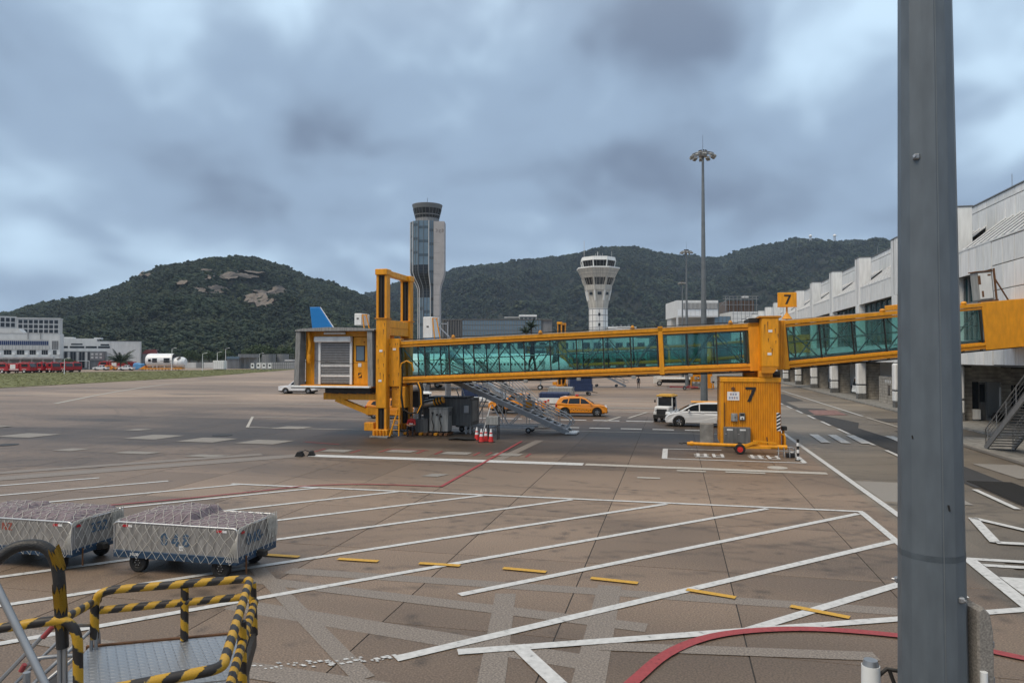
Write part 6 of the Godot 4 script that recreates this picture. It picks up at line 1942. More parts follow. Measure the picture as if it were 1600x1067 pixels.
	for z in [0.0, -1.15]:
		part("stringer", B.new().bar(foot + Vector3(0, 0, z), top + Vector3(0, 0, z), 0.08, 0.3), M.galv, s)
		part("stringer_cap", B.new().bar(foot + Vector3(0, 0.17, z), top + Vector3(0, 0.17, z), 0.14, 0.05), M.alu, s)
		var rail := part("handrail", B.new().tube(smooth_path([foot + Vector3(-0.3, 0.2, z), foot + Vector3(0.15, 0.75, z), foot + Vector3(-0.1, 1.05, z), foot + Vector3(-1.0, 1.45, z), top + Vector3(0.0, 1.05, z)], 0.3), 0.035, 8), M.alu, s)
		part("loop", B.new().tube(smooth_path([foot + Vector3(-0.9, 0.5, z), foot + Vector3(-0.1, 0.35, z), foot + Vector3(0.25, 0.6, z), foot + Vector3(0.0, 0.95, z), foot + Vector3(-0.9, 1.2, z)], 0.25), 0.03, 8), M.alu, rail)
		for k in 3: part("rail_pipe", B.new().cyl(foot + Vector3(-0.9, 0.75 + 0.24 * k, z), top + Vector3(0, 0.35 + 0.24 * k, z), 0.025, -1, 6), M.alu, rail)
		for k in 7:
			var f := (k + 0.6) / 7.0
			part("baluster", B.new().cyl(foot.lerp(top, f) + Vector3(0, 0.1, z), foot.lerp(top, f) + Vector3(0, 1.12, z), 0.025, -1, 6), M.alu, rail)
	for k in 18:
		var p := foot.lerp(top, (k + 0.5) / 18.0)
		part("tread", B.new().cbox(p + Vector3(0, 0.14, -0.57), Vector3(0.3, 0.04, 1.05), 0.01), M.galv, s)
	part("foot_plate", B.new().cbox(foot + Vector3(0.15, 0.0, -0.55), Vector3(0.7, 0.1, 1.4), 0.02), M.white_panel_b, s)
	for e in [[-3.2, 1.2], [-5.6, 2.2]]:
		for z in [0.0, -1.15]:
			part("strut", B.new().bar(Vector3(e[0], e[1], z - 0.2), Vector3(e[0] - 0.9, 0.3, z - 0.2), 0.06, 0.06), M.alu, s)
			part("strut", B.new().bar(Vector3(e[0] - 1.8, e[1] + 0.6, z - 0.2), Vector3(e[0] - 0.9, 0.3, z - 0.2), 0.06, 0.06), M.alu, s)
	part("base_frame", B.new().bar(Vector3(-2.2, 0.35, -0.2), Vector3(-7.4, 0.35, -0.2), 0.1, 0.12), M.alu, s)
	part("base_frame", B.new().bar(Vector3(-2.2, 0.35, -1.35), Vector3(-7.4, 0.35, -1.35), 0.1, 0.12), M.alu, s)
	for x in [-2.6, -7.0]:
		for z in [-0.15, -1.4]: wheel(s, Vector3(x, 0.18, z), 0.18, 0.1, M.galv)
	part("warning_plate", B.new().cbox(Vector3(-2.75, 1.75, -1.1), Vector3(0.75, 0.6, 0.03), 0.01), M.galv, s)
	part("warning_square", B.new().cbox(Vector3(-2.75, 1.75, -1.075), Vector3(0.42, 0.38, 0.02), 0.005), M.amber, s)
	# a second stair behind it, seen as a lattice of pipes
	var s2 := thing("mobile_stair", "narrow pipe-frame maintenance stair standing behind the aluminium stair", "stairs", Vector3(-8.4, 0, -47.5))
	for z in [0.0, -1.0]:
		part("stringer", B.new().bar(Vector3(0, 0.1, z), Vector3(-5.2, 4.6, z), 0.06, 0.16), M.alu, s2)
		for k in 4: part("handrail", B.new().cyl(Vector3(0.1, 0.45 + 0.22 * k, z), Vector3(-5.1, 4.95 + 0.22 * k, z), 0.022, -1, 6), M.alu, s2)
		for k in 6: part("post", B.new().cyl(Vector3(-0.9 * k, 0.78 * k, z), Vector3(-0.9 * k, 0.78 * k + 1.15, z), 0.022, -1, 6), M.alu, s2)
		for k in 3: part("frame_leg", B.new().cyl(Vector3(-1.7 * k - 1.5, 0.1, z), Vector3(-1.7 * k - 1.5, 1.3 + 1.45 * k, z), 0.03, -1, 6), M.alu, s2)
	for k in 15: part("tread", B.new().cbox(Vector3(-0.35 * k - 0.1, 0.25 + 0.302 * k, -0.5), Vector3(0.26, 0.03, 0.95), 0.008), M.galv, s2)
	part("base_frame", B.new().bar(Vector3(-0.4, 0.12, 0), Vector3(-5.2, 0.12, 0), 0.07, 0.08), M.alu, s2)
	part("base_frame", B.new().bar(Vector3(-0.4, 0.12, -1.0), Vector3(-5.2, 0.12, -1.0), 0.07, 0.08), M.alu, s2)
	# striped posts near the kiosk
	var p0: Node3D = null
	for k in 3:
		var at: Vector3 = [Vector3(5.65, 0, -35.2), Vector3(0.75, 0, -55.3), Vector3(2.3, 0, -55.2)][k]
		var lb: String = ["black and white striped short post at the end of the tow bar", "black and white striped post beside the mast, tractor side", "black and white striped post beside the mast, kiosk side"][k]
		var p := thing("striped_post", lb, "bollard", at, 0.0, "" if k == 0 else "barrier posts at the mast")
		for q in 6: part("band", B.new().cyl(Vector3(0, 0.04 + 0.16 * q, 0), Vector3(0, 0.2 + 0.16 * q, 0), 0.06, -1, 12), M.black_paint if q % 2 else M.print_white, p)
		part("foot", B.new().cyl(Vector3(0, 0, 0), Vector3(0, 0.04, 0), 0.13, -1, 12), M.dark_steel, p)
	var rk := thing("chock_rack", "low tubular chock rack beside the yellow kiosk", "rack", Vector3(5.25, 0, -36.2))
	for k in 4:
		part("hoop", B.new().tube([Vector3(-0.35 + 0.25 * k, 0.02, 0.3), Vector3(-0.35 + 0.25 * k, 0.42, 0.28), Vector3(-0.3 + 0.25 * k, 0.45, -0.25), Vector3(-0.3 + 0.25 * k, 0.02, -0.3)], 0.02, 6), M.galv, rk)
	part("rail", B.new().cyl(Vector3(-0.4, 0.3, 0.0), Vector3(0.5, 0.3, 0.0), 0.02, -1, 6), M.galv, rk)
	part("striped_chock", B.new().cbox(Vector3(0.2, 0.12, 0.1), Vector3(0.4, 0.22, 0.2), 0.02), M.black_paint, rk)

# ---------------------------------------------------------------- high masts
func high_mast(at: Vector3, h: float, label: String) -> Node3D:
	var t := thing("high_mast", label, "mast", at, 0.0, "floodlight masts along the apron")
	part("plinth", B.new().cbox(Vector3(0.0, 0.2, -0.1), Vector3(1.1, 0.4, 1.1), 0.02), M.concrete, t)
	part("shaft", B.new().cyl(Vector3(0, 0.0, -0.1), Vector3(0, h, -0.1), 0.285, 0.085, 12, true, true), M.mast, t)
	var cr := part("crown", B.new().cyl(Vector3(0, h - 0.25, -0.1), Vector3(0, h + 0.05, -0.1), 0.3, 0.38, 16), M.galv, t)
	var ring := []
	for k in 25: ring.append(Vector3(cos(TAU * k / 24) * 0.8, h - 0.05, -0.1 + sin(TAU * k / 24) * 0.8))
	part("ring", B.new().tube(ring, 0.035, 8), M.galv, cr)
	for k in 10:
		var a := TAU * k / 10.0 + 0.2
		var d := Vector3(cos(a), 0, sin(a))
		part("arm", B.new().bar(Vector3(0, h, -0.1) + d * 0.25, Vector3(0, h - 0.04, -0.1) + d * 0.8, 0.04, 0.04), M.galv, cr)
		part("floodlight", B.new().cbox(Vector3(0, h - 0.22, -0.1) + d * 0.84, Vector3(0.34, 0.16, 0.3), 0.03, Basis(Vector3.UP, -a) * Basis(Vector3(0, 0, 1), -0.5)), M.cabinet, cr)
		part("lamp_back", B.new().cbox(Vector3(0, h + 0.14, -0.1) + d * 0.28, Vector3(0.12, 0.2, 0.12), 0.02, Basis(Vector3.UP, -a)), M.car_black, cr)
	part("lightning_rod", B.new().cyl(Vector3(0, h, -0.1), Vector3(0, h + 1.45, -0.1), 0.018, 0.008, 6), M.dark_steel, cr)
	return t


# ---------------------------------------------------------------- control towers
const VIEW := 0.226   # far facades are built square to this heading

func build_new_tower() -> void:
	var t := thing("control_tower", "tall modern control tower of dark curtain glass with pale stone flank", "tower", Vector3(-102.06, 4.9, -284.42) * Vector3(1, 0, 1), VIEW)
	# levels: y, half width of the glass side, x of the stone joint, right edge
	var yw := [0.0, 32.2, 40.9, 61.9]
	var xl := [-4.36, -4.36, -7.64, -7.64]
	var xr := [5.32, 5.32, 7.23, 7.23]
	var xj := 2.73
	# stone flank: flared slab, three storeys of courses marked by shallow joints
	var st := B.new()
	var poly := PackedVector2Array([Vector2(xj, 0), Vector2(xr[1], 0)])
	var poly_top := [Vector2(xr[1], yw[1])]
	for k in 5: poly_top.append(Vector2(lerpf(xr[1], xr[2], smoothstep(0.0, 1.0, (k + 1) / 6.0)), lerpf(yw[1], yw[2], (k + 1) / 6.0)))
	poly_top.append(Vector2(xr[2], yw[2])); poly_top.append(Vector2(xr[3], yw[3] - 0.4)); poly_top.append(Vector2(xj, yw[3] - 0.4))
	for p in poly_top: poly.append(p)
	st.ext(poly, 3.2)
	part("stone_flank", st, M.stone, t, Vector3(0, 0, 2.0))
	for k in 12:
		var y := 4.0 + 4.4 * k
		if y < yw[3] - 2.0: part("stone_joint", B.new().bb(xj + 0.1, y, 5.2, xr[1] - 0.05, y + 0.1, 5.23), M.facade_grey, t)
	# emblem plates near the top
	for k in 3:
		for q in 2:
			part("emblem_bar", B.new().box(Vector3(xj + 1.3 + 1.25 * k, 57.8 - 0.8 * q + (0.25 if k != 1 else -0.1), 5.25), Vector3(0.8, 0.24, 0.1), Basis(Vector3(0, 0, 1), 0.4 if (k + q) % 2 else -0.4)), M.facade_brown, t)
	# faceted glass: plan points from the back left to the stone joint
	var plan := [[-1.0, -5.0], [-1.0, 0.6], [-0.72, 3.2], [-0.25, 4.6], [0.62, 4.9], [1.0, 4.2]]
	var rings := []
	var ys := []
	for k in 24: ys.append(yw[1] * k / 24.0)
	for k in 8: ys.append(lerpf(yw[1], yw[2], k / 8.0))
	for k in 19: ys.append(lerpf(yw[2], yw[3], k / 18.0))
	for y in ys:
		var f: float = smoothstep(yw[1], yw[2], y)
		var l := lerpf(xl[1], xl[2], f)
		var row := []
		for p in plan: row.append(Vector3(lerpf(l, xj, (p[0] + 1.0) / 2.0), y, p[1] * lerpf(0.86, 1.08, f)))
		rings.append(row)
	for i in plan.size() - 1:
		# one strip of panes per facet
		for j in rings.size() - 1:
			var y: float = ys[j]
			var dark: bool = y > yw[1] - 3.0 and y < yw[2] + 1.5 and i > 0 and i < 4
			var b := B.new()
			var q := [rings[j][i], rings[j][i + 1], rings[j + 1][i + 1], rings[j + 1][i]]
			var n: Vector3 = (q[1] - q[0]).cross(q[3] - q[0]).normalized() * 0.05
			var c: Vector3 = (q[0] + q[1] + q[2] + q[3]) / 4.0
			b.quad(q[0].lerp(c, 0.06) + n, q[1].lerp(c, 0.06) + n, q[2].lerp(c, 0.06) + n, q[3].lerp(c, 0.06) + n)
			part("glass_pane", b, M.dark_glass if dark else (M.curtain_blue if (i + j) % 5 else M.curtain), t)
		var back := B.new()
		for j in rings.size() - 1: back.quad(rings[j][i], rings[j][i + 1], rings[j + 1][i + 1], rings[j + 1][i])
		part("glass_backing", back, M.frame_grey, t)
	for i in range(1, plan.size() - 1):
		var pts := []
		for j in rings.size(): pts.append(rings[j][i] + Vector3(0, 0, 0.25))
		part("fin", B.new().tube(pts, 0.22, 5), M.facade_pale if i != 3 else M.frame_grey, t)
		var mid := []
		for j in rings.size(): mid.append(rings[j][i].lerp(rings[j][i + 1], 0.5) + Vector3(0, 0, 0.15))
		part("mullion", B.new().tube(mid, 0.09, 4), M.frame_grey, t)
	# observation cab: inverted dark cone with glazed band
	var cy := 62.4
	var top := 69.3
	var cx := -0.55
	part("neck", B.new().cyl(Vector3(cx, yw[3] - 0.5, 0), Vector3(cx, cy + 1.0, 0), 5.2, 5.0, 20), M.facade_grey, t)
	var cab := part("observation_cab", B.new().cyl(Vector3(cx, cy + 0.6, 0), Vector3(cx, top - 1.9, 0), 4.9, 6.0, 24, true), M.dark_glass, t)
	for k in 24:
		var a := TAU * k / 24
		part("cab_mullion", B.new().bar(Vector3(cx + cos(a) * 4.95, cy + 0.6, sin(a) * 4.95), Vector3(cx + cos(a) * 6.08, top - 1.9, sin(a) * 6.08), 0.12, 0.12), M.frame_grey, cab)
	part("cab_band", B.new().cyl(Vector3(cx, cy + 2.2, 0), Vector3(cx, cy + 2.6, 0), 5.38, 5.45, 24, false), M.facade_grey, cab)
	part("cab_roof", B.new().cyl(Vector3(cx, top - 1.9, 0), Vector3(cx, top - 0.3, 0), 6.05, 6.45, 24), M.frame_grey, cab)
	part("cab_rim", B.new().cyl(Vector3(cx, top - 0.3, 0), Vector3(cx, top, 0), 6.5, 6.5, 24), M.facade_grey, cab)
	part("aerial", B.new().cyl(Vector3(cx, top, 0), Vector3(cx, top + 3.2, 0), 0.08, -1, 5), M.dark_steel, t)

func octa(y0: float, y1: float, r0: float, r1: float) -> B:
	var b := B.new()
	b.xf = Transform3D(Basis(Vector3.UP, PI / 8), Vector3.ZERO)
	b.cyl(Vector3(0, y0, 0), Vector3(0, y1, 0), r0 / cos(PI / 8), r1 / cos(PI / 8), 8, true, true)
	return b

func build_old_tower() -> void:
	var t := thing("control_tower", "older white control tower flaring upwards like a goblet with two window bands", "tower", Vector3(-24.04, 4.9, -230.52) * Vector3(1, 0, 1), VIEW)
	var m := [[0.0, 20.4, 2.95, 2.95, M.tower_white], [20.4, 22.9, 3.0, 3.35, M.tower_cream], [22.9, 26.2, 3.2, 3.9, M.tower_cream], [26.2, 27.9, 4.15, 4.4, M.tower_cream], [27.9, 30.2, 4.1, 4.95, M.dark_glass], [30.2, 33.1, 5.2, 6.6, M.tower_cream], [33.1, 33.5, 6.75, 6.75, M.tower_white], [33.5, 35.7, 4.9, 5.35, M.dark_glass], [35.7, 36.9, 5.55, 5.3, M.tower_white]]
	var nm := ["shaft", "collar", "corbel", "ring_beam", "window_band", "bowl", "gallery", "cab_window_band", "cab_roof"]
	for k in m.size():
		part(nm[k], octa(m[k][0], m[k][1], m[k][2], m[k][3]), m[k][4], t)
	# ribs between the windows at the octagon's corners
	for k in 8:
		var a := TAU * (k + 0.5) / 8
		var d := Vector3(cos(a), 0, sin(a)) / cos(PI / 8)
		for q in [[4, 1.02, 0.55], [7, 1.01, 0.32], [2, 1.0, 0.5]]:
			part("rib", B.new().bar(d * m[q[0]][2] * q[1] + Vector3(0, m[q[0]][0], 0), d * m[q[0]][3] * q[1] + Vector3(0, m[q[0]][1], 0), q[2], q[2], d), M.tower_white if q[0] != 4 else M.tower_cream, t)
		# mullions in the window bands
		for s in [-0.33, 0.0, 0.33]:
			var b := TAU * k / 8.0
			var n := Vector3(cos(b), 0, sin(b))
			var e := Vector3(-n.z, 0, n.x)
			part("mullion", B.new().bar(n * (m[7][2] + 0.03) + e * s * 3.2 + Vector3(0, m[7][0], 0), n * (m[7][3] + 0.03) + e * s * 3.5 + Vector3(0, m[7][1], 0), 0.09, 0.09), M.frame_grey, t)
			part("mullion", B.new().bar(n * (m[4][2] + 0.03) + e * s * 3.0 + Vector3(0, m[4][0], 0), n * (m[4][3] + 0.03) + e * s * 3.4 + Vector3(0, m[4][1], 0), 0.08, 0.08), M.tower_cream, t)
		var b2 := TAU * k / 8.0
		var n2 := Vector3(cos(b2), 0, sin(b2))
		part("small_window", B.new().box(n2 * 3.72 + Vector3(0, 25.2, 0), Vector3(0.1, 1.1, 1.3), Basis(Vector3.UP, -b2)), M.dark_glass, t)
	# panel joints on the shaft and bowl
	for k in 9:
		var y := 20.0 - 2.0 * k
		if y > 0.5: part("panel_joint", octa(y, y + 0.2, 2.965, 2.965), M.facade_grey, t)
	for k in 2:
		var f := 0.35 + 0.33 * k
		var r := lerpf(5.2, 6.6, f) + 0.03
		part("panel_joint", octa(lerpf(m[5][0], m[5][1], f), lerpf(m[5][0], m[5][1], f) + 0.16, r, r + 0.03), M.facade_grey, t)
	for k in 8:
		var b := TAU * k / 8.0
		var n := Vector3(cos(b), 0, sin(b))
		part("panel_joint", B.new().bar(n * 2.97 + Vector3(0, 0, 0), n * 2.97 + Vector3(0, 20.0, 0), 0.16, 0.03, n), M.facade_grey, t)
	for k in 4:
		part("shaft_window", B.new().bb(-0.35, 21.6 - 3.3 * k - 0.5, 2.93, 0.35, 21.6 - 3.3 * k + 0.5, 2.99), M.dark_glass, t)
	for e in [[-4.6, 5.6, 0.07], [-0.9, 1.4, 0.05], [-0.2, 2.0, 0.12], [0.6, 1.3, 0.05], [1.4, 1.6, 0.05], [4.4, 2.2, 0.05]]:
		part("aerial", B.new().cyl(Vector3(e[0], m[8][1] - 0.2, 0.5), Vector3(e[0], m[8][1] + e[1], 0.5), e[2], -1, 5), M.facade_pale, t)
	part("lower_hall", B.new().bb(2.9, 0, -6, 12.0, 14.3, 3), M.white_panel, t)
	for k in 6: part("hall_roof_gear", B.new().bb(3.4 + 1.3 * k, 14.3, -2, 4.1 + 1.3 * k, 14.3 + 0.5 + 0.3 * (k % 2), -1), M.facade_grey, t)

# ---------------------------------------------------------------- far buildings
func pane_grid(t: Node3D, x0: float, x1: float, y0: float, y1: float, z: float, nx: int, ny: int, bar: float, m: Material) -> void:
	var w := (x1 - x0) / nx
	var h := (y1 - y0) / ny
	var mesh := B.new().box(Vector3.ZERO, Vector3(w - bar, h - bar, 0.12)).mesh()
	for i in nx:
		for j in ny:
			part("window", mesh, m, t, Vector3(x0 + w * (i + 0.5), y0 + h * (j + 0.5), z))

func build_far_buildings() -> void:
	# --- glass office block between the towers
	var t := thing("office_block", "long low office block of blue grey curtain glass with dark fins", "building", Vector3(-58.9, 4.9, -232.77) * Vector3(1, 0, 1), VIEW)
	part("wall", B.new().bb(-11.78, 0, -16, 15.27, 17.1, -0.1), M.frame_grey, t)
	pane_grid(t, -11.78, 15.27, 1.0, 17.1, -0.05, 30, 9, 0.3, M.curtain_blue)
	part("side_wing", B.new().bb(15.27, 0, -16, 18.98, 17.3, -0.6), M.facade_grey, t)
	part("fin_block", B.new().bb(-18.76, 0, -14, -11.78, 17.2, -0.6), M.facade_grey, t)
	for k in 8: part("fin", B.new().bb(-18.33 + 0.86 * k, 0, -0.6, -18.33 + 0.3 + 0.86 * k, 17.3, 0.1), M.cabinet_dark, t)
	part("roof_edge", B.new().bb(-18.76, 17.2, -16, 18.98, 17.4, 0.15), M.facade_grey, t)
	part("roof_canopy", B.new().bb(7.64, 18.4, -6, 13.75, 19.0, -1), M.white_panel, t)
	part("roof_canopy", B.new().bb(2.62, 18.0, -6, 7.85, 18.3, -2), M.facade_pale, t)
	for k in 5: part("canopy_post", B.new().bb(7.85 + 1.4 * k, 17.4, -1.4, 7.85 + 0.15 + 1.4 * k, 18.4, -1.2), M.facade_pale, t)
	# --- white low terminal wing behind the aircraft
	var w := thing("concourse_wing", "low white concourse wing with ribbon windows behind the parked airliner", "building", Vector3(-34.17, 4.9, -187.14) * Vector3(1, 0, 1), VIEW)
	part("wall", B.new().bb(-25.91, 0, -9, 28.50, 9.7, 0), M.facade_white, w)
	for k in 18:
		part("window", B.new().bb(-24.87 + 2.95 * k, 6.8, 0.0, -24.87 + 1.9 + 2.95 * k, 8.5, 0.06), M.dark_glass, w)
		part("window", B.new().bb(-24.87 + 2.95 * k, 1.0, 0.0, -24.87 + 2.2 + 2.95 * k, 4.2, 0.06), M.dark_glass, w)
	for k in 10: part("pier", B.new().bb(-25.22 + 5.4 * k, 0, 0, -25.22 + 0.6 + 5.4 * k, 9.7, 0.3), M.facade_pale, w)
	# --- pier end of the terminal at the far end of the apron
	var p := thing("terminal_wing", "white glazed terminal wing with dark recessed ground floor behind the masts", "building", Vector3(10.42, 4.9, -289.76) * Vector3(1, 0, 1), VIEW)
	part("wall", B.new().bb(-9.42, 20.4, -20, 7.13, 27.0, 0), M.facade_white, p)
	pane_grid(p, -9.16, 6.87, 20.7, 23.5, 0.02, 9, 1, 0.25, M.head_lamp)
	part("louvre_band", B.new().bb(-6.87, 23.6, 0, 6.87, 26.0, 0.25), M.facade_grey, p)
	for k in 26: part("louvre", B.new().bb(-6.75 + 0.52 * k, 23.6, 0.25, -6.75 + 0.2 + 0.52 * k, 26.0, 0.45), M.facade_pale, p)
	part("dark_floor", B.new().bb(-8.91, 0, -20, 5.85, 20.4, -12.0), M.dark_room, p)
	part("corner_post", B.new().bb(-9.42, 0, -1, -8.78, 20.4, 0), M.facade_pale, p)
	part("glass_link", B.new().bb(5.85, 0, -16, 12.47, 20.7, -1.0), M.frame_grey, p)
	pane_grid(p, 5.98, 12.35, 3.0, 20.7, -0.95, 4, 6, 0.2, M.curtain_blue)
	part("white_block", B.new().bb(12.47, 0, -16, 24.18, 22.5, 0.4), M.facade_white, p)
	for k in 7: part("panel_joint", B.new().bb(12.98 + 1.6 * k, 0, 0.4, 12.98 + 0.1 + 1.6 * k, 22.5, 0.46), M.facade_grey, p)
	for k in 3: part("panel_joint", B.new().bb(12.47, 21.7 - 2.0 * k, 0.4, 24.18, 21.7 - 2.0 * k + 0.1, 0.45), M.facade_grey, p)
	# brown lattice plant house on the roof
	var lh := thing("roof_plant_house", "brown louvred plant house with open lattice frame above the white terminal wing", "building", Vector3(27.91, 4.9, -314.31) * Vector3(1, 0, 1), VIEW)
	part("core", B.new().bb(-5.73, 0, -12, 6.00, 28.4, -0.4), M.facade_brown, lh)
	for k in 22: part("louvre", B.new().bb(-5.73 + 0.53 * k, 23.7, -0.4, -5.73 + 0.22 + 0.53 * k, 28.6, -0.1), M.rust if k % 2 else M.facade_brown, lh)
	for k in 9: part("frame_post", B.new().bb(-6.55 + 1.65 * k, 23.2, 0.2, -6.55 + 0.18 + 1.65 * k, 30.3, 0.4), M.facade_grey, lh)
	for y in [30.3, 29.2, 26.7, 23.7]: part("frame_rail", B.new().bb(-7.64, y - 0.12, 0.2, 7.64, y + 0.12, 0.36), M.facade_grey, lh)
	part("frame_brace", B.new().bar(Vector3(-8.73, 26.2, 0.3), Vector3(-5.45, 29.7, 0.3), 0.2, 0.2), M.facade_grey, lh)
	part("roof_tank", B.new().cbox(Vector3(3.00, 30.3, -3), Vector3(2.6, 0.8, 1.5), 0.1), M.white_panel, lh)
	# --- fire station at the left
	var a := thing("station_building", "white two-storey fire station with blue ribbon window and open vehicle bays", "building", Vector3(-217.52, 4.9, -196.3) * Vector3(1, 0, 1), VIEW + 0.42)
	a.scale.x = 0.84
	var L := -19.64
	var Rr := 13.75
	part("wall", B.new().bb(L, 4.0, -8, Rr, 12.5, 0), M.facade_white, a)
	part("parapet", B.new().bb(L, 12.5, -8, 13.53, 12.8, 0.1), M.facade_pale, a)
	part("upper_block", B.new().ext(PackedVector2Array([Vector2(L, 12.5), Vector2(0.65, 12.5), Vector2(-1.09, 14.3), Vector2(L, 14.5)]), 4.0), M.facade_pale, a, Vector3(0, 0, -6))
	part("roof_hatch", B.new().bb(-4.15, 13.0, -1.95, -3.27, 13.6, -1.85), M.dark_room, a)
	part("ribbon_recess", B.new().bb(L, 8.4, -0.1, 9.82, 10.6, 0.02), M.dark_room, a)
	pane_grid(a, L, 9.82, 8.5, 10.1, 0.05, 44, 1, 0.16, M.blue_window)
	part("apron_band", B.new().bb(L, 7.1, 0, 10.04, 8.4, 0.35), M.facade_pale, a)
	for k in 26: part("band_joint", B.new().bb(L + 1.14 * k, 7.1, 0.35, L + 0.06 + 1.14 * k, 8.4, 0.4), M.facade_grey, a)
	for e in [[-36, -25], [-15, -4], [5, 17], [25, 37], [45, 55], [64, 74], [82, 88]]:
		var x0: float = (e[0] - 30) * 240.0 / 1100.0
		var x1: float = (e[1] - 30) * 240.0 / 1100.0
		part("window_recess", B.new().bb(x0, 5.3, -0.05, x1, 6.9, 0.02), M.dark_room, a)
		pane_grid(a, x0, x1, 5.3, 6.9, 0.04, 3, 1, 0.12, M.dark_glass)
		part("cooler_box", B.new().cbox(Vector3(x1 + 0.8, 5.6, 0.35), Vector3(0.9, 0.8, 0.5), 0.04), M.white_panel, a)
	part("stair_glazing", B.new().bb(10.91, 7.1, -0.05, 13.31, 10.1, 0.04), M.facade_grey, a)
	for k in 4: part("glazing_bar", B.new().bb(10.91 + 0.75 * k, 7.1, 0.04, 10.91 + 0.12 + 0.75 * k, 10.1, 0.1), M.facade_pale, a)
	part("bay_canopy", B.new().bb(L, 3.8, 0, 11.78, 4.6, 2.2), M.facade_pale, a)
	part("canopy_trim", B.new().bb(L, 4.0, 2.2, 11.78, 4.1, 2.28), M.patch_red, a)
	part("bay_back", B.new().bb(L, 0, -8, Rr, 4.0, -6), M.dark_room, a)
	for k in 9: part("bay_column", B.new().bb(L + 3.9 * k, 0, -0.6, L + 0.6 + 3.9 * k, 4.0, 0.2), M.facade_pale, a)
	for e in [42, 62]: part("drain_pipe", B.new().bb((e - 30) * 240.0 / 1100.0, 10.6, 0.1, (e - 30) * 240.0 / 1100.0 + 0.2, 13.0, 0.25), M.facade_grey, a)
	for k in 4:
		for q in 3: part("lamp_box", B.new().bb(-5.24 + 3.3 * k + 0.5 * q, 4.2, 2.28, -5.24 + 0.35 + 3.3 * k + 0.5 * q, 4.5, 2.4), M.dark_room, a)
	# --- gridded office behind it
	var o := thing("grid_office", "pale office building with square grid of dark windows below the hill", "building", Vector3(-273.5, 4.9, -245) * Vector3(1, 0, 1), VIEW + 0.42)
	o.scale.x = 0.84
	part("wall", B.new().bb(0, 0, -8, 18.55, 21.0, 0), M.facade_pale, o)
	pane_grid(o, 0.55, 18.27, 12.5, 20.6, 0.02, 8, 4, 0.55, M.dark_glass)
	var ow := part("side_wall", B.new().bb(-12, 0, -8, -0.02, 21.7, 0), M.facade_pale, o, Vector3.ZERO, Basis(Vector3.UP, 0.3))
	pane_grid(ow, -11, -0.4, 12.5, 21.3, 0.02, 5, 4, 0.55, M.dark_glass)
	part("cornice", B.new().bb(-0.3, 21.0, -8, 18.82, 21.3, 0.3), M.facade_white, o)
	# --- long white hangar
	var h := thing("hangar_building", "long plain white hangar with narrow ribbon windows and flat roof", "building", Vector3(-207.98, 4.9, -221.07) * Vector3(1, 0, 1), VIEW + 0.42)
	h.scale.x = 0.84
	part("wall", B.new().bb(-15.48, 0, -8, 15.24, 10.4, 0), M.facade_white, h)
	part("wall_raise", B.new().bb(-15.48, 10.4, -8, -1.67, 11.3, -0.02), M.facade_white, h)
	for e in [[93, 111, 527], [145, 156, 527.5]]: part("roof_room", B.new().bb((e[0] - 157) * 262.0 / 1100.0, 11.1, -8, (e[1] - 157) * 262.0 / 1100.0, 4.9 + (556 - e[2]) * 262.0 / 1100.0, -0.5), M.facade_white, h)
	for e in [[109, 127, 537, 539], [156, 170, 537.5, 540], [93, 104, 541, 544], [107, 130, 541, 544], [132, 150, 541, 544], [152, 171, 541, 544]]:
		part("ribbon_window", B.new().bb((e[0] - 157) * 262.0 / 1100.0, 4.9 + (556 - e[3]) * 262.0 / 1100.0, -0.05, (e[1] - 157) * 262.0 / 1100.0, 4.9 + (556 - e[2]) * 262.0 / 1100.0, 0.06), M.dark_glass, h)
	for k in 8: part("wall_joint", B.new().bb(3.57 + 1.5 * k, 5.9, 0, 3.57 + 0.06 + 1.5 * k, 10.1, 0.04), M.facade_pale, h)
	part("roof_trim", B.new().bb(-1.67, 10.4, -8, 15.24, 10.5, 0.1), M.facade_grey, h)
	part("glass_hall", B.new().bb(-15.24, 0, 0, 2.14, 6.6, 5), M.facade_grey, h)
	for k in 11: part("hall_pane", B.new().bb(-15.01 + 1.08 * k, 0.6, 5.0, -15.01 + 0.75 + 1.08 * k, 6.3, 5.06), M.dark_glass if k % 3 else M.facade_pale, h)
	part("sign_wall", B.new().bb(-3.57, 3.2, 5.0, 1.91, 6.3, 5.3), M.facade_grey, h)
	for k in 3:
		for q in 2: part("sign_letter", B.new().cbox(Vector3(-2.62 + 1.6 * k, 5.5 - 1.2 * q, 5.33), Vector3(0.9, 0.7, 0.06), 0.01), M.facade_pale, h)
	part("gate_frame", B.new().bb(-7.86, 3.0, 5.4, -3.57, 3.2, 6), M.white_panel, h)
	for e in [124, 141]: part("gate_post", B.new().bb((e - 157) * 262.0 / 1100.0, 0, 5.4, (e - 157) * 262.0 / 1100.0 + 0.25, 3.2, 6), M.white_panel, h)
	# --- lower sheds to the right of the hangar
	var s := thing("storage_shed", "low grey storage shed with dark red roof beside the white hangar", "building", Vector3(-200.03, 4.9, -236.24) * Vector3(1, 0, 1), VIEW + 0.42)
	s.scale.x = 0.84
	part("wall", B.new().bb(-2.75, 0, -8, 3.50, 6.2, 0), M.facade_grey, s)
	part("roof", B.new().ext(PackedVector2Array([Vector2(-3.00, 5.7), Vector2(3.50, 5.7), Vector2(2.75, 7.4), Vector2(-1.50, 7.2)]), 4.2), M.roof_red, s, Vector3(0, 0, -4))
	for k in 3: part("roof_gear", B.new().bb(-0.50 + 1.6 * k, 7.2, -4, -0.50 + 1.2 + 1.6 * k, 7.5, -2), M.facade_grey, s)
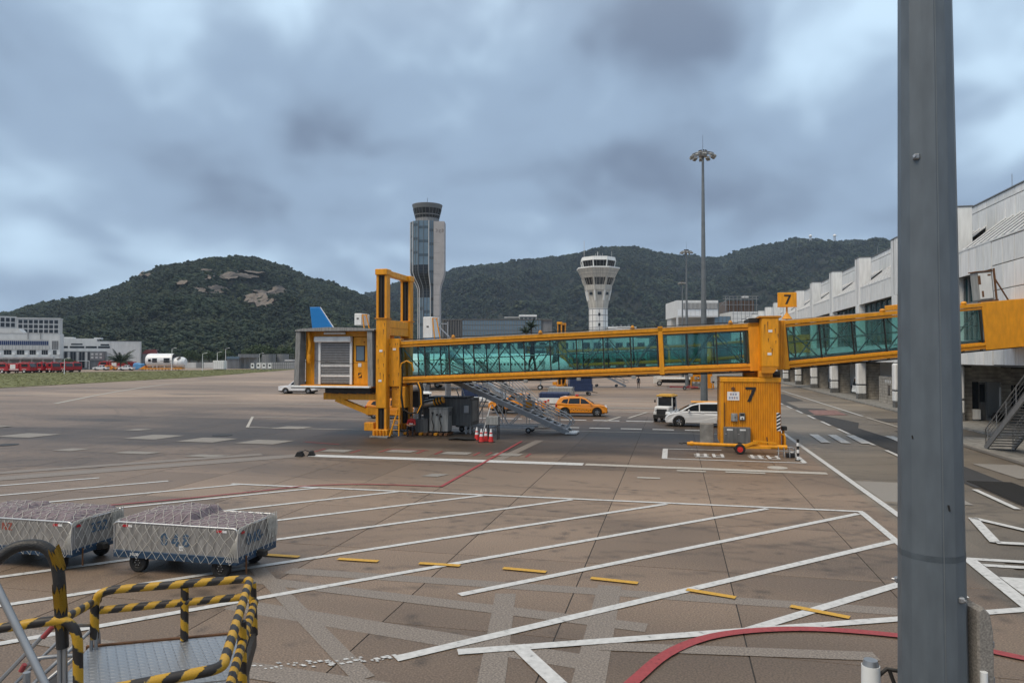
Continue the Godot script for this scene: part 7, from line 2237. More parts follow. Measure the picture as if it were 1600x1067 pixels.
	var s2 := thing("depot_shed", "dark grey open-fronted depot shed with flat roof at the foot of the hill", "building", Vector3(-157.4, 4.9, -240.91) * Vector3(1, 0, 1), VIEW + 0.42)
	s2.scale.x = 0.84
	part("roof", B.new().bb(-5.89, 4.2, -9, 2.45, 5.6, 0.5), M.facade_grey, s2)
	part("back_wall", B.new().bb(-5.89, 0, -9, 2.45, 4.2, -6), M.dark_room, s2)
	for k in 5: part("post", B.new().bb(-5.65 + 2.0 * k, 0, 0, -5.65 + 0.25 + 2.0 * k, 4.2, 0.25), M.facade_grey, s2)
	part("side_shed", B.new().bb(-10.80, 0, -6, -5.89, 3.7, 0), M.facade_grey, s2)
	part("blue_roof", B.new().bb(-11.29, 3.7, -6, -5.89, 4.7, 0.3), M.curtain_blue, s2)
	var s3 := thing("lattice_enclosure", "grey steel lattice enclosure with concrete wall beside the depot shed", "enclosure", Vector3(-142.36, 4.9, -234.11) * Vector3(1, 0, 1), VIEW + 0.42)
	s3.scale.x = 0.84
	for k in 16: part("lattice_post", B.new().bb(-6.85 + 0.92 * k, 0, -0.1, -6.85 + 0.14 + 0.92 * k, 5.6, 0.1), M.facade_grey, s3)
	for k in 5: part("lattice_rail", B.new().bb(-6.85, 5.5 - 1.0 * k, -0.08, 6.38, 5.6 - 1.0 * k, 0.06), M.facade_grey, s3)
	part("wall", B.new().bb(-7.09, 0, -3, 15.36, 2.5, -1.5), M.facade_pale, s3)
	part("tank", B.new().cyl(Vector3(-3.55, 0, -5), Vector3(-3.55, 5.4, -5), 3.0, -1, 16), M.facade_grey, s3)
	part("tank", B.new().cyl(Vector3(2.60, 0, -6), Vector3(2.60, 5.6, -6), 2.6, -1, 16), M.facade_grey, s3)
	for k in 4:
		var fb := thing("fuel_board", ["first", "second", "third", "fourth"][k] + " small white board before the lattice enclosure from the container", "board", Vector3(-145.98, 0.81, -223.1) * Vector3(1, 0, 1) + Vector3(2.0, 0, -0.45) * k, VIEW, "white boards by the enclosure")
		part("board", B.new().bb(-0.6, 0.5, 0, 0.6, 2.3, 0.12), M.print_white, fb)
		part("mark", B.new().cyl(Vector3(0, 1.5, 0.12), Vector3(0, 1.5, 0.15), 0.36, -1, 12), M.black_paint, fb)
		part("foot", B.new().bb(-0.4, 0, -0.1, 0.4, 0.5, 0.2), M.facade_grey, fb)
	var bx := thing("white_container", "small white container standing at the edge of the far taxiway", "container", Vector3(-157.28, 0.81, -220.5) * Vector3(1, 0, 1), VIEW)
	part("box", B.new().cbox(Vector3(0, 1.7, 0), Vector3(4.0, 3.0, 2.4), 0.05), M.white_panel, bx)
	for k in 6: part("rib", B.new().bb(-1.8 + 0.7 * k, 0.3, 1.2, -1.72 + 0.7 * k, 3.1, 1.26), M.facade_pale, bx)
	part("skid", B.new().bb(-1.9, 0, -1.0, 1.9, 0.22, 1.0), M.dark_steel, bx)
	# low wall behind the far taxiway
	var fw := thing("perimeter_wall", "long pale concrete perimeter wall at the foot of the wooded hill", "wall", Vector3(-159.83, 4.9, -255.75) * Vector3(1, 0, 1), VIEW)
	for k in 24: part("wall_panel", B.new().cbox(Vector3(-46 + 3.0 * k, 1.1, 0), Vector3(2.95, 2.2, 0.2), 0.03), M.facade_pale if k % 3 else M.facade_grey, fw)
	# wind-lashed lamp posts
	for e in [[268, 577, 240, 545, "slim pale lamp post before the fuselage trainer"], [316, 577, 230, 553, "slim pale lamp post beyond the trainer nose"], [339, 576, 250, 551, "slim pale lamp post behind the white container"], [352, 575, 262, 545, "tall slim lamp post beside the blue-roofed shed"], [405, 575, 255, 553, "slim lamp post before the lattice enclosure"], [100, 584, 190, 561, "slim pale lamp post before the fire engine row"]]:
		var d: float = e[2]
		var px: float = e[0]
		var cy := cos(VIEW); var sy := sin(VIEW)
		var sx := (px - 800.0) * d / 1100.0
		var lp := thing("lamp_post", e[4], "lamp post", Vector3(cy * sx - sy * d, 0, -sy * sx - cy * d), VIEW, "slim lamp posts by the far road")
		var hh: float = 4.9 + (556.0 - e[3]) * d / 1100.0
		part("post", B.new().cyl(Vector3.ZERO, Vector3(0, hh, 0), 0.12, 0.07, 6), M.white_panel, lp)
		part("arm", B.new().bar(Vector3(0, hh, 0), Vector3(1.0, hh + 0.3, 0), 0.08, 0.08), M.white_panel, lp)
		part("head", B.new().cbox(Vector3(1.2, hh + 0.3, 0), Vector3(0.7, 0.12, 0.25), 0.03), M.white_panel, lp)

# ---------------------------------------------------------------- fire trucks, trainer hull, palms
func fire_truck(at: Vector3, turn: float, label: String, l: float, group: String) -> void:
	var t := thing("fire_truck", label, "fire truck", at, turn, group)
	part("tank_body", B.new().cbox(Vector3(-l * 0.14, 1.75, 0), Vector3(l * 0.68, 2.0, 2.5), 0.1), M.truck_red, t)
	part("cab", B.new().ext(PackedVector2Array([Vector2(l * 0.22, 0.7), Vector2(l * 0.5, 0.7), Vector2(l * 0.5, 1.7), Vector2(l * 0.46, 2.8), Vector2(l * 0.22, 2.9)]), 1.24, 0.06), M.truck_red, t)
	for s in [-1.0, 1.0]:
		part("cab_window", B.new().bb(l * 0.27, 1.8, s * 1.24, l * 0.43, 2.6, s * 1.27), M.car_glass, t)
		part("white_stripe", B.new().bb(-l * 0.47, 0.95, s * 1.25, l * 0.2, 1.15, s * 1.275), M.print_white, t)
		for k in 4:
			part("locker", B.new().cbox(Vector3(-l * 0.4 + l * 0.15 * k, 1.85, s * 1.255), Vector3(l * 0.135, 1.2, 0.04), 0.015), M.truck_red if k != 3 else M.white_panel, t)
		for x in [-l * 0.34, -l * 0.2, l * 0.34]:
			wheel(t, Vector3(x, 0.52, s * 1.08), 0.52, 0.36, M.white_panel)
			part("mudguard", B.new().cbox(Vector3(x, 1.08, s * 1.2), Vector3(1.3, 0.12, 0.14), 0.03), M.print_white, t)
	part("windscreen", B.new().bar(Vector3(l * 0.503, 1.75, 0), Vector3(l * 0.465, 2.7, 0), 2.1, 0.03, Vector3(1, 0, 0)), M.car_glass, t)
	part("chassis", B.new().bb(-l * 0.48, 0.45, -1.0, l * 0.48, 0.85, 1.0), M.car_black, t)
	part("monitor", B.new().cyl(Vector3(l * 0.1, 2.75, 0), Vector3(l * 0.3, 3.25, 0), 0.12, 0.09, 8), M.truck_red, t)
	part("roof_gear", B.new().cbox(Vector3(-l * 0.2, 2.9, 0), Vector3(l * 0.4, 0.25, 1.6), 0.05), M.cabinet_dark, t)
	part("light_bar", B.new().cbox(Vector3(l * 0.36, 2.98, 0), Vector3(0.4, 0.18, 1.6), 0.05), M.tail_lamp, t)

func build_far_left_vehicles() -> void:
	var y := VIEW
	var d := [[-12, 583, 11.0, 0.06], [21, 583, 11.0, 0.0], [38, 582.5, 8.5, 0.5], [57, 582, 8.0, 0.35], [75, 582, 8.5, 0.5], [94, 581.5, 8.0, 0.4], [111, 581, 7.5, 0.55]]
	for k in d.size():
		var dd: float = 4.9 * 1100.0 / (d[k][1] - 556.0)
		var sx: float = (d[k][0] - 800.0) * dd / 1100.0
		fire_truck(Vector3(cos(y) * sx - sin(y) * dd, 0, -sin(y) * sx - cos(y) * dd), y - d[k][3], ["first", "second", "third", "fourth", "fifth", "sixth", "seventh"][d.size() - 1 - k] + " red fire engine of the row counted from the glass hall", d[k][2], "fire engines parked before the station")
	fire_truck(Vector3(-197.34, 0.01, -217.46) * Vector3(1, 0, 1), y + PI, "long dark red fire engine parked behind the palm near the hangar", 13.0, "")
	car("pickup_truck", "white pickup truck parked outside the glass hall", "pickup", Vector3(-190.54, 0.1, -202.6) * Vector3(1, 0, 1), y + PI, pickup_spec(M.car_white))
	car("pickup_truck", "white pickup truck parked near the white fuselage trainer", "pickup", Vector3(-180.52, 0.14, -202.85) * Vector3(1, 0, 1), y + PI, pickup_spec(M.car_white))
	car("yellow_car", "small yellow car parked between two white pickups", "car", Vector3(-189.48, 0.15, -205.92) * Vector3(1, 0, 1), y, suv_spec())
	var bt := thing("blue_tarp_stack", "goods stack under a bright blue sheet beside the fuselage trainer", "goods", Vector3(-183.93, 0.17, -212.33) * Vector3(1, 0, 1), y)
	part("sheet", B.new().cbox(Vector3(0, 1.1, 0), Vector3(3.4, 2.2, 2.0), 0.3), M.blue_sheet, bt)
	part("sheet_fold", B.new().cbox(Vector3(-0.6, 2.1, 0.1), Vector3(1.6, 0.7, 1.6), 0.25), M.blue_sheet, bt)
	# fuselage trainer: white hull section with cut windows on a yellow cradle
	var t := thing("fuselage_trainer", "white fuselage mock-up with dark cut-out windows on a yellow cradle", "mock-up", Vector3(-172.37, 0.22, -211.91) * Vector3(1, 0, 1), y + 0.08)
	var k := 245.0 / 1100.0
	var b := B.new()
	b.xf = Transform3D(Basis(Vector3(0, 0, 1), -PI / 2), Vector3(0, 3.35, 0))
	var r := 2.35
	b.lathe([Vector2(0.0, -29.0 * k), Vector2(r * 0.7, -29.0 * k), Vector2(r * 0.93, -27.0 * k), Vector2(r, -24.0 * k), Vector2(r, 12.0 * k)], 28)
	part("hull", b, M.plane_white, t)
	var b2 := B.new()
	b2.xf = b.xf
	b2.lathe([Vector2(r * 0.8, 12.0 * k), Vector2(r * 0.99, 20.0 * k), Vector2(r * 0.9, 26.0 * k), Vector2(r * 0.66, 29.5 * k), Vector2(0.0, 30.0 * k)], 28)
	var nose := part("nose_section", b2, M.plane_white, t, Vector3(0, -0.25, 0))
	nose.scale = Vector3(1, 0.86, 1)
	part("cut_end", B.new().cyl(Vector3(12.1 * k, 3.35, 0), Vector3(12.6 * k, 3.35, 0), r * 0.96, -1, 28), M.car_black, t)
	for e in [[-26, -22, 2.6, 0.75], [-20, -13, 2.5, 1.15], [-3, 6, 2.5, 1.3]]:
		part("side_window", B.new().bb((e[0] + 3) * k, 3.35 - e[3] * 0.6, r * 0.93, (e[1] + 3) * k, 3.35 + e[3] * 0.6, r * 1.01), M.car_glass, t)
	for e in [[-14, 0.9], [2, 0.9], [20, 0.2]]:
		part("hatch", B.new().bar(Vector3((e[0]) * k, 3.4 + e[1], r * 0.93 - 0.25 * e[1]), Vector3((e[0] + 3.5) * k, 4.35 + e[1] * 0.9, r * 0.62 - 0.15 * e[1]), 0.7, 0.2, Vector3(0, 1, 1)), M.car_black, t)
	for e in [-20.0, -5.0, 6.0]:
		part("hull_stripe", B.new().bb(e * k, 3.15, r * 0.985, (e + 9.0) * k, 3.3, r * 1.012), M.facade_grey, t)
	for e in [-18, -12, -1, 10]: part("cradle_leg", B.new().bb(e * k, 0.4, 1.3, e * k + 0.25, 1.9, 1.5), M.white_panel, t)
	part("cradle", B.new().bb(-36 * k, 0.3, -1.6, 26 * k, 0.75, 1.7), M.amber_dirty, t)
	for q in 12: part("cradle_foot", B.new().bb((-34 + 5.0 * q) * k, 0.0, 1.2, (-33 + 5.0 * q) * k, 0.35, 1.6), M.rust, t)
	for q in 5: part("roll_bar", B.new().bar(Vector3((13 + 2.0 * q) * k, 4.6, 1.2), Vector3((19 + 1.5 * q) * k, 5.9 - 0.25 * q, 0.2), 0.12, 0.12), M.car_black, t)
	part("steps", B.new().ext(PackedVector2Array([Vector2(-40 * k, 0.3), Vector2(-30 * k, 0.3), Vector2(-30 * k, 1.5)]), 1.2), M.amber_dirty, t)
	# white pickup on the taxiway beyond the cab
	car("pickup_truck", "white airfield pickup truck driving past below the bridge cab", "pickup", Vector3(-47.7, 0, -83.4), PI + 0.12, pickup_spec(M.car_white))

func frond(b: B, base: Vector3, az: float, l: float, lift: float, droop: float) -> void:
	# feathered leaf: curved rib with leaflets both sides
	var d := Vector3(cos(az), 0, sin(az))
	var s := Vector3(-d.z, 0, d.x)
	var n := 12
	var prev := base
	for k in n:
		var f := (k + 1.0) / n
		var p := base + d * l * f + Vector3.UP * (lift * l * f - droop * l * f * f)
		var w := l * 0.20 * sin(PI * (0.12 + 0.86 * f))
		var hang := Vector3.DOWN * w * 0.45
		for sg in [-1.0, 1.0]:
			b.tri(prev, p, (prev + p) * 0.5 + s * sg * w + hang + d * w * 0.35)
			b.tri(p, prev, (prev + p) * 0.5 + s * sg * w + hang + d * w * 0.35)
		prev = p

func palm(at: Vector3, label: String, trunk_h: float, n: int, l: float, group: String) -> void:
	var t := thing("palm_tree", label, "palm", at, 0.0, group)
	part("trunk", B.new().tube([Vector3(0, 0, 0), Vector3(0.08, trunk_h * 0.5, 0.04), Vector3(0.02, trunk_h, 0)], 0.2, 8), M.bark, t)
	for k in n:
		var b := B.new()
		frond(b, Vector3(0, trunk_h, 0), k * 2.4, l * rng.randf_range(0.8, 1.1), rng.randf_range(0.45, 1.7), rng.randf_range(0.6, 1.0))
		part("frond", b, M.palm_leaf, t)

func tree(at: Vector3, h: float, label: String, group: String, seed_: int) -> void:
	var t := thing("broadleaf_tree", label, "tree", at, rng.randf() * 6.0, group)
	part("trunk", B.new().cyl(Vector3.ZERO, Vector3(0, h * 0.5, 0), h * 0.035, h * 0.02, 7), M.bark, t)
	for k in 4: part("limb", B.new().cyl(Vector3(0, h * 0.35, 0), Vector3(cos(k * 1.7) * h * 0.22, h * 0.62, sin(k * 1.7) * h * 0.22), h * 0.015, h * 0.008, 5), M.bark, t)
	var r := RandomNumberGenerator.new()
	r.seed = seed_
	var b := B.new()
	for k in 1100:
		var dir := Vector3(r.randf_range(-1, 1), r.randf_range(-0.8, 1), r.randf_range(-1, 1))
		var lobe := Vector3(cos(r.randi() % 5 * 1.26), 0.3 * (r.randi() % 3), sin(r.randi() % 5 * 1.26)) * h * 0.22
		var c := Vector3(0, h * 0.6, 0) + lobe + dir.normalized() * h * 0.24 * pow(r.randf(), 0.4)
		var a := Vector3(r.randf_range(-1, 1), r.randf_range(-1, 1), r.randf_range(-1, 1)).normalized()
		var e := a.cross(Vector3(r.randf_range(-1, 1), r.randf_range(-1, 1), r.randf_range(-1, 1))).normalized()
		var s := h * r.randf_range(0.018, 0.04)
		b.tri(c - a * s, c + e * s, c + a * s); b.tri(c + a * s, c - e * s * 0.7, c - a * s)
	part("crown", b, M.leaf, t)

func build_plants() -> void:
	palm(Vector3(-191.83, 0.36, -212.56) * Vector3(1, 0, 1), "broad bushy date palm standing before the white hangar", 2.6, 34, 5.2, "")
	for e in [[822, 3.2, 7.4, "middle-sized palm before the glass office block"], [830, 3.5, 8.8, "tallest palm before the glass office block"], [836, 2.6, 5.2, "shortest palm before the glass office block"]]:
		var d := 160.0
		var sx: float = (e[0] - 800.0) * d / 1100.0
		palm(Vector3(cos(VIEW) * sx - sin(VIEW) * d, 0, -sin(VIEW) * sx - cos(VIEW) * d), e[3], e[2] + 2.6, 22, 2.1, "palms before the office block")
	var kk := 0
	for e in [[250, 290, 6.0], [268, 296, 7.0], [296, 300, 8.0], [310, 300, 6.5], [326, 298, 7.5], [338, 300, 6.0], [352, 302, 8.0], [372, 298, 5.5], [390, 302, 9.0], [405, 300, 10.5], [418, 300, 9.5], [432, 302, 8.5], [444, 300, 9.5], [458, 300, 8.0], [470, 304, 8.5], [8, 272, 5.0], [104, 240, 4.2], [112, 240, 3.8]]:
		var d: float = e[1]
		var sx: float = (e[0] - 800.0) * d / 1100.0
		tree(Vector3(cos(VIEW) * sx - sin(VIEW) * d, 0, -sin(VIEW) * sx - cos(VIEW) * d), e[2], "dark green tree, %s along the foot of the hill from the fuselage trainer" % ["first", "second", "third", "fourth", "fifth", "sixth", "seventh", "eighth", "ninth", "tenth", "eleventh", "twelfth", "thirteenth", "fourteenth", "fifteenth"][mini(kk, 14)] if kk < 15 else ["small dark tree beside the gridded office", "low dark bush between fire engines and glass hall", "low dark shrub next to the glass hall gate"][kk - 15], "trees along the foot of the hill", 900 + kk)
		kk += 1

# ---------------------------------------------------------------- airliner
func build_airliner() -> void:
	# local x forward, built with its nose wheel near the origin
	var t := thing("airliner", "white twin-jet airliner with bright blue tail fin parked behind the bridge", "airliner", Vector3(-18.8, 0, -100.0))
	var r := 1.98
	var cy := 3.25
	var b := B.new()
	b.xf = Transform3D(Basis(Vector3(0, 0, 1), -PI / 2), Vector3(0, cy, 0))
	b.lathe([Vector2(0.3, -36.5), Vector2(0.9, -33.0), Vector2(1.5, -28.5), Vector2(r, -23.0), Vector2(r, 0.3), Vector2(1.85, 1.6), Vector2(1.5, 2.8), Vector2(1.0, 3.6), Vector2(0.5, 4.05), Vector2(0.0, 4.2)], 36)
	part("fuselage", b, M.plane_white, t)
	var be := B.new()
	be.xf = b.xf
	# lower hull in pale blue
	for i in 12:
		var a0 := PI * 1.0 + 0.35 + (PI - 0.7) * i / 12.0
		var a1 := PI * 1.0 + 0.35 + (PI - 0.7) * (i + 1) / 12.0
		var q := r + 0.012
		be.xf = Transform3D.IDENTITY
		be.quad(Vector3(-23.0, cy + sin(a0) * q, cos(a0) * q), Vector3(0.3, cy + sin(a0) * q, cos(a0) * q), Vector3(0.3, cy + sin(a1) * q, cos(a1) * q), Vector3(-23.0, cy + sin(a1) * q, cos(a1) * q))
		be.quad(Vector3(-23.0, cy + sin(a1) * q, cos(a1) * q), Vector3(0.3, cy + sin(a1) * q, cos(a1) * q), Vector3(0.3, cy + sin(a0) * q, cos(a0) * q), Vector3(-23.0, cy + sin(a0) * q, cos(a0) * q))
	part("belly", be, M.plane_grey, t)
	var win := B.new().cbox(Vector3.ZERO, Vector3(0.26, 0.36, 0.06), 0.05).mesh()
	for k in 46:
		if k in [20, 21]: continue
		for s in [-1.0, 1.0]:
			part("cabin_window", win, M.car_glass, t, Vector3(-1.2 - 0.52 * k, cy + 0.42, s * (r - 0.02) * 0.985))
	for x in [0.6, -24.4]:
		for s in [-1.0, 1.0]: part("door", B.new().cbox(Vector3(x, cy + 0.1, s * (r - 0.1 if x > 0 else r - 0.06)), Vector3(0.86, 1.8, 0.12), 0.05), M.plane_grey, t)
	part("cockpit_glass", B.new().cyl(Vector3(2.0, cy + 0.55, 0), Vector3(2.75, cy + 0.5, 0), 1.66, 1.3, 24, false), M.car_glass, t)
	# fin
	var fn := B.new()
	fn.ext(PackedVector2Array([Vector2(-36.6, 12.5), Vector2(-34.9, 12.5), Vector2(-30.6, 6.4), Vector2(-28.2, 5.3), Vector2(-35.4, 4.6), Vector2(-36.0, 8.0)]), 0.22, 0.1)
	part("fin", fn, M.plane_blue, t)
	part("fin_edge", B.new().bar(Vector3(-34.88, 12.45, 0), Vector3(-30.55, 6.4, 0), 0.16, 0.14, Vector3(0, 0, 1)), M.print_white, t)
	for s in [-1.0, 1.0]:
		var wing := B.new()
		wing.ext(PackedVector2Array([Vector2(-12.0, s * 1.0), Vector2(-22.3, s * 17.0), Vector2(-23.8, s * 17.0), Vector2(-19.6, s * 6.0), Vector2(-19.2, s * 1.0)]), 0.22, 0.08)
		part("wing", wing, M.plane_grey, t, Vector3(0, 2.5, 0), Basis(Vector3(1, 0, 0), PI / 2 ))
		var tp := B.new()
		tp.ext(PackedVector2Array([Vector2(-31.5, s * 0.5), Vector2(-35.5, s * 7.0), Vector2(-36.8, s * 7.0), Vector2(-35.0, s * 0.5)]), 0.12, 0.05)
		part("tailplane", tp, M.plane_grey, t, Vector3(0, 4.2, 0), Basis(Vector3(1, 0, 0), PI / 2))
		var e := B.new()
		e.xf = Transform3D(Basis(Vector3(0, 0, 1), -PI / 2), Vector3(-12.6, 1.65, s * 4.9))
		e.lathe([Vector2(0.45, -2.4), Vector2(0.8, -1.2), Vector2(1.02, 0.2), Vector2(1.05, 1.4), Vector2(0.92, 1.75), Vector2(0.8, 1.6)], 24)
		var en := part("engine", e, M.plane_white, t)
		part("engine_fan", B.new().cyl(Vector3(-11.2, 1.65, s * 4.9), Vector3(-11.15, 1.65, s * 4.9), 0.82, -1, 20), M.car_black, en)
		part("pylon", B.new().bb(-14.5, 2.3, s * 4.9 - 0.15, -12.0, 2.6, s * 4.9 + 0.15), M.plane_grey, en)
		part("main_strut", B.new().cyl(Vector3(-16.4, 0.5, s * 2.8), Vector3(-16.4, 2.4, s * 2.6), 0.14, -1, 8), M.galv, t)
		for q in [-0.4, 0.4]: wheel(t, Vector3(-16.4, 0.55, s * 2.8 + q), 0.55, 0.35, M.white_panel)
	part("nose_strut", B.new().cyl(Vector3(0, 0.35, 0), Vector3(0.1, 1.6, 0), 0.09, -1, 8), M.white_panel, t)
	for q in [-0.2, 0.2]: wheel(t, Vector3(0, 0.36, q), 0.36, 0.2, M.white_panel)


# ---------------------------------------------------------------- people
func figure(called_label: String, at: Vector3, turn: float, bones: Array, cell: float, group := "") -> Node3D:
	# bones: [a, b, radius a, radius b, colour index]; one skin over tapered capsules joined smoothly
	var lo := Vector3(9, 9, 9)
	var hi := -lo
	for k in bones:
		for i in 2:
			lo = lo.min(k[i] - Vector3.ONE * (k[2 + i] + 0.06))
			hi = hi.max(k[i] + Vector3.ONE * (k[2 + i] + 0.06))
	var n := Vector3i(((hi - lo) / cell).ceil()) + Vector3i.ONE
	var field := PackedFloat32Array()
	field.resize(n.x * n.y * n.z)
	field.fill(1.0)
	for z in n.z:
		for y in n.y:
			for x in n.x:
				var p := lo + Vector3(x, y, z) * cell
				var d := 1.0
				for k in bones:
					var ab: Vector3 = k[1] - k[0]
					var h := clampf((p - k[0]).dot(ab) / ab.length_squared(), 0.0, 1.0)
					var e: float = (p - k[0] - ab * h).length() - lerpf(k[2], k[3], h)
					var s := clampf(0.5 + 0.5 * (d - e) / 0.035, 0.0, 1.0)
					d = lerpf(d, e, s) - 0.035 * s * (1.0 - s)
				field[(z * n.y + y) * n.x + x] = d
	var at_cell := {}
	var verts := PackedVector3Array()
	var corner := [Vector3i(0, 0, 0), Vector3i(1, 0, 0), Vector3i(0, 1, 0), Vector3i(1, 1, 0), Vector3i(0, 0, 1), Vector3i(1, 0, 1), Vector3i(0, 1, 1), Vector3i(1, 1, 1)]
	var edges := [[0, 1], [2, 3], [4, 5], [6, 7], [0, 2], [1, 3], [4, 6], [5, 7], [0, 4], [1, 5], [2, 6], [3, 7]]
	for z in n.z - 1:
		for y in n.y - 1:
			for x in n.x - 1:
				var v := []
				var inside := 0
				for c in corner:
					var f := field[((z + c.z) * n.y + y + c.y) * n.x + x + c.x]
					v.append(f)
					if f < 0: inside += 1
				if inside == 0 or inside == 8: continue
				var sum := Vector3.ZERO
				var m := 0
				for e in edges:
					if (v[e[0]] < 0) != (v[e[1]] < 0):
						var t: float = v[e[0]] / (v[e[0]] - v[e[1]])
						sum += Vector3(corner[e[0]]).lerp(Vector3(corner[e[1]]), t)
						m += 1
				at_cell[Vector3i(x, y, z)] = verts.size()
				verts.append(lo + (Vector3(x, y, z) + sum / m) * cell)
	var st := SurfaceTool.new()
	st.begin(Mesh.PRIMITIVE_TRIANGLES)
	st.set_smooth_group(0)
	var pal := [Color(0.34, 0.20, 0.14), Color(0.02, 0.022, 0.03), Color(0.45, 0.03, 0.03), Color(0.012, 0.011, 0.011), Color(0.03, 0.035, 0.05)]
	for p in verts:
		var best := 9.0
		var ci := 0
		for k in bones:
			var ab: Vector3 = k[1] - k[0]
			var h := clampf((p - k[0]).dot(ab) / ab.length_squared(), 0.0, 1.0)
			var e: float = (p - k[0] - ab * h).length() - lerpf(k[2], k[3], h)
			if e < best:
				best = e; ci = k[4]
		st.set_color(pal[ci])
		st.add_vertex(p)
	var ax := [Vector3i(1, 0, 0), Vector3i(0, 1, 0), Vector3i(0, 0, 1)]
	for z in range(1, n.z - 1):
		for y in range(1, n.y - 1):
			for x in range(1, n.x - 1):
				var f0 := field[(z * n.y + y) * n.x + x]
				for k in 3:
					var c: Vector3i = Vector3i(x, y, z) + ax[k]
					var f1 := field[(c.z * n.y + c.y) * n.x + c.x]
					if (f0 < 0) == (f1 < 0): continue
					var o := Vector3i(x, y, z)
					var u: Vector3i = ax[(k + 1) % 3]
					var w: Vector3i = ax[(k + 2) % 3]
					var q := [at_cell.get(o - u - w, -1), at_cell.get(o - w, -1), at_cell.get(o, -1), at_cell.get(o - u, -1)]
					if q.min() < 0: continue
					if f0 < 0: q.reverse()
					for i in [0, 1, 2, 0, 2, 3]: st.add_index(q[i])
	st.generate_normals()
	var t := thing("person", called_label, "person", at, turn, group)
	var pm := StandardMaterial3D.new()
	pm.resource_name = "figure"
	pm.vertex_color_use_as_albedo = true
	pm.roughness = 0.8
	part("body", st.commit(), pm, t)
	return t

func hand(b: Array, wrist: Vector3, dirn: Vector3, side: float, c: int) -> void:
	# palm, four unequal fingers slightly curled, thumb from the side of the palm
	var d := dirn.normalized()
	var s := d.cross(Vector3.UP).normalized() * side
	if s.length() < 0.1: s = Vector3.RIGHT * side
	var n := s.cross(d)
	var palm := wrist + d * 0.085
	b.append([wrist, palm, 0.032, 0.036, c])
	for k in 4:
		var root := palm + s * (0.027 - 0.018 * k)
		var l: float = [0.07, 0.08, 0.075, 0.058][k]
		var mid := root + d * l * 0.55 + n * 0.01
		b.append([root, mid, 0.0095, 0.009, c])
		b.append([mid, mid + (d * 0.7 + n * 0.6).normalized() * l * 0.5, 0.009, 0.008, c])
	b.append([wrist + d * 0.03 + s * 0.03, wrist + d * 0.085 + s * 0.065, 0.011, 0.009, c])

func head_bones(b: Array, neck: Vector3, top: Vector3, face: Vector3) -> void:
	var up := (top - neck).normalized()
	var c := neck + up * 0.17
	b.append([neck - up * 0.03, neck + up * 0.07, 0.055, 0.052, 0])
	b.append([c - up * 0.045 + face * 0.02, c + up * 0.04, 0.072, 0.088, 0])
	b.append([c - up * 0.01 + face * 0.085, c + up * 0.015 + face * 0.078, 0.017, 0.012, 0])   # nose
	b.append([c - up * 0.085 + face * 0.05, c - up * 0.07 + face * 0.05, 0.04, 0.045, 0])        # jaw
	var s := face.cross(up).normalized()
	for k in [-1.0, 1.0]:
		b.append([c + s * 0.085 * k - up * 0.02, c + s * 0.09 * k + up * 0.02, 0.016, 0.02, 0])  # ears
	b.append([c + up * 0.06 - face * 0.03, c + up * 0.065 + face * 0.03, 0.085, 0.072, 3])       # hair
	b.append([c + up * 0.0 - face * 0.06, c + up * 0.06 - face * 0.05, 0.06, 0.07, 3])

func add_face(t: Node3D, c: Vector3, face: Vector3, up: Vector3) -> void:
	var s := face.cross(up).normalized()
	for k in [-1.0, 1.0]:
		part("eye", B.new().ball(c + s * 0.032 * k + face * 0.082 + up * 0.012, Vector3.ONE * 0.011, 8, 5), M.hair, t)
	part("mouth", B.new().box(c + face * 0.094 - up * 0.062, Vector3(0.045, 0.01, 0.012), Basis(s, up, -face)), M.rust, t)

